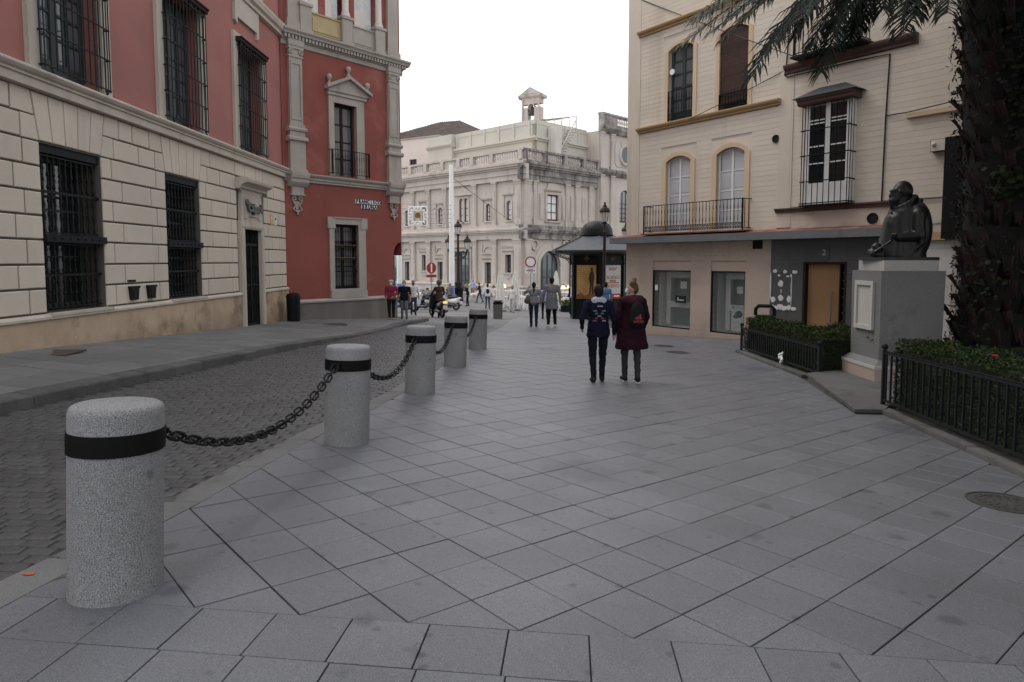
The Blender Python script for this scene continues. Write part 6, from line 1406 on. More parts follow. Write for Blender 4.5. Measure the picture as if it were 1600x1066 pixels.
# palms added out of view on the right so their crowns shade this corner
for k,(x,y,dz_,lb) in enumerate(((10.6,7.4,.3,'unseen palm tree added for shade deeper in the garden bed'),(9.6,3.2,-.4,'unseen palm tree added for shade near the end of the blossoming hedge'))):
    t=thing('palm_tree',lb,'tree',(x,y,gz(x,y)),k*1.3+.7)
    o=PM.children[0].copy(); COL.objects.link(o); o.parent=t
    for f_ in crown_fr: c=f_.copy(); COL.objects.link(c); c.parent=t; c.location=(0,0,dz_)
def shade_tree(x,y,label,h0,rad,n):  # unseen tree, added only to block sky light over the right foreground
    z=gz(x,y); t=thing('added_orange_tree',label,'tree',(x,y,z)); mb=MB(); mb.tube([(0,0,0),(.05,.02,1.2),(.0,.1,2.4),(.1,0,h0)],[.24,.19,.16,.1],10)
    for k in range(7): a=k*.9; mb.tube([(0,.1,2.2+.1*k),(rad*.4*math.cos(a),rad*.4*math.sin(a),h0*.75+.1*k),(rad*.75*math.cos(a),rad*.75*math.sin(a),h0+.2*k-.3)],[.09,.06,.03],6)
    mb.build('trunk','bark',t,True); V=[];Fc=[]
    cl=[(Vector((random.gauss(0,.42)*rad,random.gauss(0,.42)*rad,h0+random.gauss(0,.28)*rad)),random.uniform(.5,1.0)) for _ in range(60)]
    for i in range(n):
        c0,r0=cl[i%60]; c=c0+Vector((random.gauss(0,1),random.gauss(0,1),random.gauss(0,.8)))*r0*.55; e=Vector((random.gauss(0,1),random.gauss(0,1),random.gauss(0,.5))).normalized()*.11; f=e.cross(Vector((random.gauss(0,1),random.gauss(0,1),random.gauss(0,1)))).normalized()*.05; o=len(V); V+=[tuple(c-e),tuple(c+f),tuple(c+e),tuple(c-f)]; Fc.append((o,o+1,o+2,o+3))
    mb=MB(); mb.v=V; mb.f=Fc; mb.m=[0]*n; tag(mb.build('crown','hedge_leaf',t,fix=False),kind='stuff')
shade_tree(5.7,2.4,'unseen orange tree added for shade over the near end of the garden bed',6.9,3.8,30000); shade_tree(5.2,-3.2,'unseen orange tree added for shade beyond the near end of the garden bed',6.3,3.4,18000)
# plastic bag caught on the railing
p=gp(1197,573,.25); rr=random.Random(4); pr=[ell((rr.uniform(-.03,.03),rr.uniform(-.05,.05),rr.uniform(-.1,.1)),(rr.uniform(.015,.035),rr.uniform(.02,.045),rr.uniform(.02,.05)),0,(rr.uniform(-1,1),'X')) for _ in range(14)]
o=link('plastic_bag',blob('plastic_bag',pr,['bag_white'],.008,.008,0),None,(5.31,13.3,gz(5.3,13.3)+.2)); tag(o,'crumpled white plastic bag caught on the low iron railing','bag')
# ================================================================== kiosk, lamps, signs, poles
kp=gp(893,498); KD=kp.y+1.0; KX0=(932-800)/F*KD*1.0
kx,ky=KX0,KD; kz=gz(kx,ky); K=thing('news_kiosk','dark green six-sided kiosk with domed roof and lit poster panels','kiosk',(kx,ky,kz),R(18.5)); 
kr=1.42; NS=6; ap=kr*math.cos(math.pi/NS); V0_=math.pi/2      # a corner of the hexagon looks down the street
K.rotation_euler=(0,0,0); A0=-math.pi/2
def octp(nm,mt,r0,z0,r1,z1,smooth=False):
    mb=MB(); mb.lathe([(r0,z0),(r1,z1)],NS,a0=A0); return mb.build(nm,mt,K,smooth)
octp('base','kiosk_green',kr+.06,0,kr+.06,.18); octp('body','kiosk_green',kr,.182,kr,3.5); octp('skirting','kiosk_green',kr+.03,.82,kr+.03,.9); octp('frieze','kiosk_green',kr+.05,2.85,kr+.05,2.93)
mb=MB(); mb.lathe([(kr,3.2),(2.52,3.36),(2.54,3.46),(.95,4.15),(.8,4.18)],NS,a0=A0); rf=mb.build('roof','kiosk_roof',K)
for i in range(NS):
    a=A0+i*2*math.pi/NS; mb=MB(); mb.tube([(2.53*math.cos(a),2.53*math.sin(a),3.48),(.94*math.cos(a),.94*math.sin(a),4.17)],.03,5); mb.build('roof_rib','kiosk_roof',rf)
    mb=MB(); c,s_=math.cos(a),math.sin(a)
    for k in range(6): t0_=k/6; r=kr+.06+t0_*.95; mb.torus((r*c,r*s_,2.98+.35*t0_),.055,.012,10,4,'y' if abs(c)>.7 else 'x')
    mb.tube([((kr)*c,(kr)*s_,2.7),((kr+.25)*c,(kr+.25)*s_,3.0),((kr+1.05)*c,(kr+1.05)*s_,3.3)],.022,5); mb.build('bracket','kiosk_green',K)
    mb=MB(); mb.box(-.07,.07,-.07,.07,.18,3.3); o=mb.build('corner_post','kiosk_green',K,loc=(kr*c,kr*s_,0)); o.rotation_euler=(0,0,a)
mb=MB(); mb.lathe([(.82,4.18),(.86,4.24),(.8,4.26),(.8,4.34),(.77,4.55),(.66,4.76),(.45,4.9),(.2,4.96),(.001,4.97)],24,cap=False); mb.build('dome','kiosk_dome',K,True)
for i in range(NS):
    a=A0+(i+.5)*2*math.pi/NS; x=ap+.012
    Mx=Matrix.Rotation(a,4,'Z')@Matrix.Translation((x,0,0))@Matrix.Rotation(math.pi/2,4,'Z')   # local -y faces outwards
    kind=i%2
    mb=MB(Mx); mb.box(-.58,.58,-.03,.02,1.02,2.78); fr=mb.build('panel_frame','iron',K)
    mb=MB(Mx); mb.box(-.52,.52,-.036,-.03,1.07,2.73); po=mb.build('poster','poster_white' if kind==0 else 'poster_gold',fr)
    if kind==0:
        for k in range(2): mb=MB(Mx); mb.box(-.22,.3-.1*k,-.042,-.037,2.56-.08*k,2.6-.08*k); mb.build('print_line','poster_red',fr)
        for q,sz,z,mt in (('BUENO',.24,2.12,'poster_orange'),('POCO',.13,1.95,'glass_dark'),('BUENO',.24,1.70,'poster_orange')):
            text('lettering',q,sz,Mx@Matrix.Translation((.04,-.04,z))@FRONT,mt,fr,.001,bold=.004)
        mb=MB(Mx); mb.box(-.36,.42,-.042,-.037,1.84,1.89); mb.build('stripe','poster_orange',fr); mb=MB(Mx); mb.box(.0,.52,-.042,-.037,1.07,1.32); mb.build('corner_block','poster_red',fr); mb=MB(Mx); mb.box(.1,.44,-.046,-.0425,1.17,1.24); mb.build('print_line','white',fr)
    else:
        mb=MB(Mx); mb.poly([(.15,1.3),(.24,1.3),(.26,1.75),(.3,1.3),(.4,1.3),(.38,1.8),(.43,2.1),(.4,2.38),(.34,2.42),(.35,2.58),(.29,2.64),(.23,2.58),(.24,2.42),(.16,2.34),(.12,2.05),(.18,1.8)],-.041,-.037); mb.build('figure_print','poster_dark',fr)
        mb=MB(Mx); mb.poly([(-.51,1.08),(.51,1.08),(.51,1.25),(.2,1.33),(-.1,1.22),(-.3,1.36),(-.51,1.26)],-.040,-.037); mb.build('ground_print','poster_ochre',fr)
        for k in range(8): mb=MB(Mx); mb.box(-.42,-.05-(k%3)*.07,-.040,-.037,2.5-k*.1,2.52-k*.1); mb.build('print_line','poster_cream',fr)
    mb=MB(Mx); mb.torus((0,-.03,3.07),.09,.02,12,5); mb.sphere((0,-.03,3.07),.04,8,5); mb.sphere((0,-.03,3.2),.025,6,4); mb.sphere((0,-.03,2.94),.025,6,4); mb.sphere((-.13,-.03,3.07),.025,6,4); mb.sphere((.13,-.03,3.07),.025,6,4); mb.build('gilt_emblem','gold',K,True)
def lantern(parent,c,s=1.0):
    x,y,z=c; mb=MB(); mb.lathe([(.07*s,0),(.12*s,.05*s),(.05*s,.09*s)],8,(x,y,z-.09*s)); o=mb.build('lantern_base','lamp_iron',parent,True)
    mb=MB(); mb.lathe([(.12*s,0),(.19*s,.42*s)],8,(x,y,z)); mb.build('lantern_glass','lamp_glass',o)
    mb=MB()
    for i in range(8): a=2*math.pi*i/8; mb.tube([(x+.122*s*math.cos(a),y+.122*s*math.sin(a),z),(x+.193*s*math.cos(a),y+.193*s*math.sin(a),z+.42*s)],.01*s,4)
    mb.build('lantern_frame','lamp_iron',o)
    mb=MB(); mb.lathe([(.23*s,.42*s),(.25*s,.46*s),(.22*s,.56*s),(.15*s,.64*s),(.08*s,.68*s),(.1*s,.72*s),(.05*s,.77*s),(.04*s,.82*s),(.06*s,.86*s),(.001,.9*s)],12,(x,y,z),cap=False); mb.build('lantern_roof','lamp_iron',o,True)
# single lantern post in front of the kiosk
ly=29.6; lp=at(944,440,ly); lz=gz(lp.x,ly); top=at(944,346,ly).z
t=thing('street_lamp','dark red single lantern street lamp standing before the kiosk','street lamp',(lp.x,ly,lz))
h=top-lz; mb=MB(); mb.lathe([(.16,0),(.16,.3),(.11,.4),(.1,.9),(.12,.95),(.07,1.05),(.06,h-.5),(.08,h-.45),(.05,h-.4),(.045,h-.1)],12); mb.build('post','lamp_iron',t,True); lantern(t,(0,0,h-.02),.95)
lp2=at(974,378,33); t=thing('street_lamp','lantern of a street lamp half hidden behind the cream house canopy','street lamp',(lp2.x+.6,36,gz(lp2.x,36))); h=at(974,372,36).z-gz(lp2.x,36); mb=MB(); mb.lathe([(.14,0),(.12,.4),(.06,1.0),(.05,h-.1)],12); mb.build('post','lamp_iron',t,True); lantern(t,(0,0,h-.02),.9)
# three-armed lamp on the square
ly=52.0; lp=at(716,440,ly); lz=gz(lp.x,ly); Hh=at(716,364,ly).z-lz
t=thing('street_lamp','three lantern iron street lamp with scrolled arms beside the white flagpole','street lamp',(lp.x,ly,lz))
mb=MB(); mb.box(-.36,.36,-.36,.36,0,.3); mb.box(-.22,.22,-.22,.22,.3,1.3); mb.box(-.26,.26,-.26,.26,1.3,1.4); mb.lathe([(.17,1.4),(.13,1.6),(.12,2.8),(.15,2.9),(.1,3.0),(.075,Hh-.1)],12); mb.build('post','lamp_iron',t)
for s_ in (-1,1):
    mb=MB(); z0=Hh-1.75
    mb.tube([(0,0,z0+.2),(s_*.35,0,z0-.1),(s_*.62,0,z0+.05),(s_*.7,0,z0+.42)],.05,6); mb.tube([(s_*(.35+.16*math.cos(q)*(1-q*.09)),0,z0+.22+.16*math.sin(q)*(1-q*.09)) for q in [k*.6 for k in range(13)]],.03,5); mb.tube([(0,0,z0-.35),(s_*.25,0,z0-.3),(s_*.5,0,z0-.05)],.035,5); mb.build('arm','lamp_iron',t,True); lantern(t,(s_*.7,0,z0+.5),1.25)
lantern(t,(0,0,Hh-.1),1.25)
def pole(px,py_top,py_g,y,label,blue):
    p=at(px,py_top,y); z=gz(p.x,y); t=thing('flagpole',label,'pole',(p.x,y,z)); h=p.z-z; mb=MB(); mb.lathe([(.18,blue),(.17,h*.5),(.14,h)],14); mb.build('mast','white',t,True); mb=MB(); mb.lathe([(.24,0),(.24,.1),(.2,.12),(.185,blue-.002)],14); mb.build('painted_foot','blue_paint',t,True); return t
pole(705,258,0,47,'tall white mast with blue foot beside the three lantern lamp',1.35); pole(621,150,0,44,'white mast with blue foot half hidden by the red house corner',1.5)
# road signs
sy=46; p=at(829,409.5,sy); z=gz(p.x,sy); t=thing('road_sign','round white road sign with red rim and plate on a thin post','road sign',(p.x,sy,z)); h=p.z-z
mb=MB(); mb.lathe([(.035,0),(.035,h+.3)],8,(0,.03,0)); mb.build('post','steel',t,True)
def disc(nm,mt,r,z,y,parent,r0=.001): 
    mb=MB(); mb.lathe([(r0,0),(r,0),(r,.012),(r0,.012)],36,cap=False); o=mb.build(nm,mt,parent,loc=(0,y,z)); o.rotation_euler=(R(90),0,0); return o
disc('rim','sign_red',.37,h,.0,t); disc('face','sign_white',.285,h,-.013,t)
mb=MB(); mb.box(-.37,.37,-.01,.01,h-.75,h-.41); o=mb.build('plate','sign_white',t); 
for zz,wd in ((h-.49,.2),(h-.58,.31),(h-.67,.17)): mb=MB(); mb.box(-wd,wd,-.014,-.0105,zz-.022,zz+.022); mb.build('print_line','sign_dark',o)
sy=45; p=at(674,419,sy); z=gz(p.x,sy); t=thing('road_sign','dark red no entry road sign turned half away above the parked scooters','road sign',(p.x,sy,z),R(35)); h=p.z-z
mb=MB(); mb.lathe([(.035,0),(.035,h+.3)],8,(0,.03,0)); mb.build('post','steel',t,True); disc('face','sign_red',.36,h,0,t)
mb=MB(); mb.box(-.05,.05,-.024,-.013,h-.28,h+.28); mb.build('bar','sign_white',t); mb=MB(); mb.box(-.38,.38,-.01,.01,h-.62,h-.44); mb.build('plate','sign_red',t)
# stone litter bin, wall bin, cafe terrace
p=gp(778,497.5); t=thing('litter_bin','square grey stone litter bin with black top on the open square','litter bin',(p.x,p.y,gz(p.x,p.y)))
mb=MB(); mb.box(-.21,.21,-.21,.21,0,.66); mb.build('body','stone_bin',t); mb=MB(); mb.box(-.22,.22,-.22,.22,.662,.74); mb.box(-.16,.16,-.16,.16,.74,.79); mb.build('rim','bin_plastic',t); mb=MB(); mb.box(-.215,.215,-.215,.215,.792,.84); mb.build('lid','stone_bin',t)
bx_=-7.3+.05; p=gp(459,501.5,.09); t=thing('litter_bin','tall dark plastic litter bin against the red house plinth','litter bin',(p.x,p.y,side_z(p.x,p.y)),R(40))
mb=MB(); mb.lathe([(.17,0),(.21,.02),(.225,.78)],16); mb.build('body','bin_plastic',t,True); mb=MB(); mb.lathe([(.235,.785),(.235,.83),(.20,.92),(.001,.96)],16,cap=False); mb.build('lid','bin_plastic',t,True)
p=gp(1195,530,0); t=thing('litter_bin','black arched litter bin hood behind the clipped hedge by the shop window','litter bin',(6.25,16.75,gz(6.25,16.75)),R(-30))
mb=MB(); mb.lathe([(.2,0),(.22,.02),(.23,.8)],16); mb.build('body','bin_plastic',t,True); mb=MB(); mb.tube([(-.22,0,.8),(-.22,0,.95),(-.15,0,1.03),(.15,0,1.03),(.22,0,.95),(.22,0,.8)],.045,8); mb.build('hood','bin_plastic',t,True)
def umbrella(px,py_top,y,label):
    p=at(px,py_top,y); z=gz(p.x,y); t=thing('parasol',label,'parasol',(p.x,y,z),0,'closed cafe parasols'); h=p.z-z
    mb=MB(); mb.box(-.35,.35,-.35,.35,0,.08); mb.lathe([(.03,.08),(.03,h-.1)],8); mb.build('pole','steel',t)
    mb=MB(); n=24; prof=[(.02,h),(.07,h-.1),(.1,h-.25),(.16,h-.6),(.2,h-1.1),(.24,h-1.6),(.26,h-1.95)]; P=[]
    for r,zz in prof:
        for i in range(n): a=2*math.pi*i/n; q=r*(1+.22*math.cos(i*math.pi*2/3)); P.append((q*math.cos(a),q*math.sin(a),zz+.04*math.cos(i*2.1)))
    k=len(prof); mb.add(P,[(j*n+i,j*n+(i+1)%n,(j+1)*n+(i+1)%n,(j+1)*n+i) for j in range(k-1) for i in range(n)]); mb.build('canvas','canvas',t,True)
umbrella(781.5,423,43,'closed cream parasol beside the man in the white tee shirt'); umbrella(805,423,44,'closed cream parasol behind the man all in white'); umbrella(869,424,45,'closed cream parasol behind the man with a jacket round his waist')
def stool():
    t=thing('bar_stool','','stool'); mb=MB(); mb.box(-.2,.2,-.2,.2,.74,.78); mb.build('seat','white_plastic',t)
    for sx_ in (-1,1):
        for sy_ in (-1,1): mb=MB(); mb.tube([(sx_*.15,sy_*.15,.74),(sx_*.22,sy_*.22,0)],.025,5); mb.build('leg','white_plastic',t)
    mb=MB(); mb.box(-.2,.2,-.2,-.18,.3,.33); mb.box(-.2,.2,.18,.2,.3,.33); mb.build('footrest','white_plastic',t); return t
def table():
    t=thing('cafe_table','','table'); mb=MB(); mb.box(-.35,.35,-.35,.35,1.02,1.06); mb.build('top','white_plastic',t)
    for sx_ in (-1,1):
        for sy_ in (-1,1): mb=MB(); mb.box(sx_*.31-.03,sx_*.31+.03,sy_*.31-.03,sy_*.31+.03,0,1.02); mb.build('leg','white_plastic',t)
    return t
def shade(x,y,z,label): 
    t=thing('table_lamp',label,'lamp',(x,y,z),0,'small lit lamps on the cafe tables'); mb=MB(); mb.lathe([(.1,0),(.1,.02),(.02,.04),(.02,.25)],10); mb.build('stand','white_plastic',t,True); mb=MB(); mb.lathe([(.19,.22),(.11,.46)],14,cap=False); mb.build('lamp_shade','lamp_shade',t,True)
s0=stool(); t0=table(); first=[True,True]
def put(proto,k,px,py,rz,label,group):
    o=proto if first[k] else copy_tree(proto); first[k]=False; p=gp(px,py); o.location=(p.x,p.y,gz(p.x,p.y)); o.rotation_euler=(0,0,rz); o['label']=label; o['group']=group; return o
for i,(px,py) in enumerate(((792,481),(796,478),(812,479),(815,482),(822,481),(826,484),(880,486),(884,483))): put(s0,0,px,py,i*.4,['white bar stool beside the lamp table and parasol','white bar stool behind the lamp table, nearer the town hall','white bar stool just right of the man in white','white bar stool next to the walking man in white, second of its row','white bar stool at the raised elbow of the grey sweater woman','white bar stool partly hidden by the grey sweater woman','white bar stool beside the planter left of the kiosk','white bar stool behind the planter left of the kiosk'][i],'white cafe stools')
for i,(px,py,lb) in enumerate(((787,478,'tall white cafe table with a lit lamp beside the closed parasol'),(820,476,'tall white cafe table behind the woman in the grey sweater'),(880,480,'tall white cafe table beside the planter left of the kiosk'),(889,479,'tall white cafe table at which someone in black sits'))):
    o=put(t0,1,px,py,.2,lb,'white cafe tables')
    if i!=1: shade(o.location.x,o.location.y,o.location.z+1.06,['small lamp with glowing shade on the table by the parasol','small lamp with glowing shade on the table beside the planter','','small lamp with glowing shade next to the kiosk wall'][0 if i==0 else (1 if i==2 else 3)])
p=gp(887,487); t=thing('planter','dark planter box with low plants beside the kiosk','planter',(p.x,p.y,gz(p.x,p.y))); mb=MB(); mb.box(-.45,.45,-.2,.2,0,.4); mb.build('box','bin_plastic',t)
V=[];Fc=[]
for _ in range(260):
    c=Vector((random.uniform(-.42,.42),random.uniform(-.17,.17),random.uniform(.4,.75))); e=Vector((random.gauss(0,.6),random.gauss(0,.6),1)).normalized()*.09; f=e.cross(Vector((random.gauss(0,1),random.gauss(0,1),0))).normalized()*.025; o=len(V); V+=[tuple(c-e),tuple(c+f),tuple(c+e),tuple(c-f)]; Fc.append((o,o+1,o+2,o+3))
mb=MB(); mb.v=V; mb.f=Fc; mb.m=[0]*len(Fc); tag(mb.build('plants','hedge_leaf_young',t,fix=False),kind='stuff')
# strung light frame over the side street, and overhead wires
def wire(label,pts,r=.012,sag=0,name='overhead_cable'):
    A,B=Vector(pts[0]),Vector(pts[1]); c=(A+B)/2; P=[A.lerp(B,i/14)-Vector((0,0,sag*4*(i/14)*(1-i/14)))-c for i in range(15)]; mb=MB(); mb.tube(P,r,5); o=mb.build(name,'wire',None,True,loc=c); tag(o,label,'cable'); return o
A=at(985,-4,22.2); wire('thin black cable from the upper house corner to the brown cornice balcony',(at(940,-26,24),at(1246,90,17.6)),.013,.05)
wire('thin black cable slanting from the brown cornice down to the ochre cornice',(at(1234,106,18.0),at(1078,186,20.4)),.011,.02)
wire('thin black cable crossing from the white mast to the town hall corner',(at(708,278,47),at(817,358,59.0)),.014,.1)
ty=46; t=thing('light_decoration','square white festive light frame with small emblem strung on wires beside the mast','decoration',at(653,338,ty)); o0=t.location
mb=MB(); q=.62
for a,b in (((-q,-q),(q,-q)),((q,-q),(q,q)),((q,q),(-q,q)),((-q,q),(-q,-q)),((-q*.6,-q*.6),(q*.6,-q*.6)),((q*.6,-q*.6),(q*.6,q*.6)),((q*.6,q*.6),(-q*.6,q*.6)),((-q*.6,q*.6),(-q*.6,-q*.6))): mb.tube([(a[0],0,a[1]),(b[0],0,b[1])],.045,5)
for k in range(16): a=2*math.pi*k/16; mb.sphere((.55*math.cos(a),0,.55*math.sin(a)),.09,6,4)
mb.build('frame','white',t,True); mb=MB(); mb.lathe([(.001,0),(.2,0),(.2,.03),(.001,.03)],14,cap=False); o=mb.build('emblem','gold',t,loc=(0,-.03,.05)); o.rotation_euler=(R(90),0,0)
mb=MB()
for k in range(6): z=-.9+k*.36; mb.tube([(-2.2,0,z),(-.6,0,z*.9)],.016,4); mb.tube([(.6,0,z*.9),(2.25,0,z*.8)],.016,4)
for k in range(26): mb.sphere((random.uniform(-2.1,2.1),0,random.uniform(-.8,.8)),.045,5,4)
mb.build('wires','steel',t)
# ================================================================== scooters
def scooter(name,label,px,py,rz,body,seat='seat_black',fair2='scooter_black',tail=False,lean=0,screen=True):
    p=gp(px,py); t=thing(name,label,'scooter',(p.x,p.y,gz(p.x,p.y)),rz,'motor scooters by the corner'); t.rotation_euler=(R(lean),0,rz)
    # local +x forwards; wheels at x=+-0.65
    for x in (.66,-.62):
        mb=MB(); mb.torus((x,0,.27),.21,.062,24,8); o=mb.build('wheel','tyre',t,True); mb=MB(); mb.torus((x,0,.27),.14,.02,18,6)
        for k in range(5): a=2*math.pi*k/5; mb.tube([(x,0,.27),(x+.14*math.cos(a),0,.27+.14*math.sin(a))],.018,5)
        mb.lathe([(.05,-.06),(.05,.06)],10,(0,0,0)) if False else None; mb.build('rim','steel',o,True)
    pr=[cap((-.75,0,.70),(-.1,0,.58),.11,.13,0,.9),ell((-.45,0,.56),(.36,.15,.16),0),cap((-.92,0,.76),(-.6,0,.68),.05,.1,0)]
    link('rear_body',blob('rear_body',pr,[body],.025,.04,2),t)
    pr=[cap((.52,0,.45),(.36,0,.98),.15,.14,0,1.35),ell((.44,0,.72),(.11,.2,.27),0),ell((.5,0,.95),(.12,.15,.11),0)]; link('leg_shield',blob('leg_shield',pr,[body],.025,.04,2),t)
    pr=[cap((-.1,0,.3),(.42,0,.3),.075,.075,0,2.0),cap((-.5,-.1,.32),(-.15,0,.34),.11,.11,0),cap((-.62,.12,.27),(-.3,.12,.33),.07,.09,0)]; link('floor_and_engine',blob('floor_and_engine',pr,[fair2],.025,.03,1),t)
    pr=[cap((-.72,0,.83),(-.1,0,.76),.075,.09,0,1.5),ell((-.3,0,.8),(.3,.15,.07),0)]; link('seat',blob('seat',pr,[seat],.022,.03,2),t)
    pr=[ell((.68,0,.49),(.2,.085,.075),0),ell((.8,0,.4),(.08,.07,.08),0)]; link('front_mudguard',blob('front_mudguard',pr,[body],.02,.03,2),t)
    mb=MB(); mb.tube([(.66,.075,.27),(.54,.07,.6),(.4,.0,1.02)],.024,6); mb.tube([(.66,-.075,.27),(.54,-.07,.6),(.4,0,1.02)],.024,6); mb.build('fork','steel',t,True)
    mb=MB(); mb.tube([(.22,.36,1.05),(.34,.2,1.08),(.38,0,1.06),(.34,-.2,1.08),(.22,-.36,1.05)],.02,6); mb.tube([(.22,.37,1.05),(.32,.24,1.075)],.03,6); mb.tube([(.22,-.37,1.05),(.32,-.24,1.075)],.03,6); mb.build('handlebar','scooter_black',t,True)
    for s_ in (-1,1):
        mb=MB(); mb.tube([(.32,s_*.22,1.08),(.34,s_*.3,1.25)],.01,4); mb.sphere((.34,s_*.33,1.28),.075,8,6,(.35,1,.65)); mb.build('mirror','scooter_black',t,True)
    mb=MB(); mb.sphere((.585,0,.93),.09,10,6,(.4,1.3,.8)); mb.build('headlight','lamp_glass',t,True)
    if screen: mb=MB(); mb.add([(.5,-.17,1.02),(.5,.17,1.02),(.36,.13,1.42),(.36,-.13,1.42),(.53,0,1.02),(.39,0,1.44)],[(0,4,5,3),(4,1,2,5)]); mb.build('windscreen','screen_glass',t,True)
    mb=MB(); mb.sphere((-.97,0,.72),.07,10,6,(.4,1.6,.75)); mb.build('tail_light','tail_light' if tail else 'sign_red',t,True)
    mb=MB(); mb.box(-.985,-.965,-.1,.1,.42,.58); mb.build('number_plate','sign_white',t); mb=MB(); mb.tube([(-.8,0,.62),(-.98,0,.45)],.03,5); mb.tube([(-.75,-.16,.3),(-.35,-.17,.27)],.055,8); mb.tube([(-.95,-.16,.36),(-.7,-.16,.3)],.05,8); mb.build('exhaust','steel',t,True)
    return t
glassmat('screen_glass',(.5,.52,.53),.35)
scooter('scooter','white and black maxi scooter parked facing the red house corner',664,487,R(215),'scooter_white',lean=-6)
scooter('scooter','white scooter with red detail parked side-on behind the moving rider',699,484.5,R(155),'scooter_white',lean=6,screen=False)
scooter('scooter','black scooter parked behind the white maxi scooter',653,483,R(228),'scooter_black',lean=-6)
scooter('scooter','dark scooter parked behind the man in the black tee shirt',622,487,R(235),'scooter_black',lean=-6)
RS=scooter('scooter','dark scooter with glowing tail light ridden across the square',683,495.5,R(118),'scooter_black',tail=True)
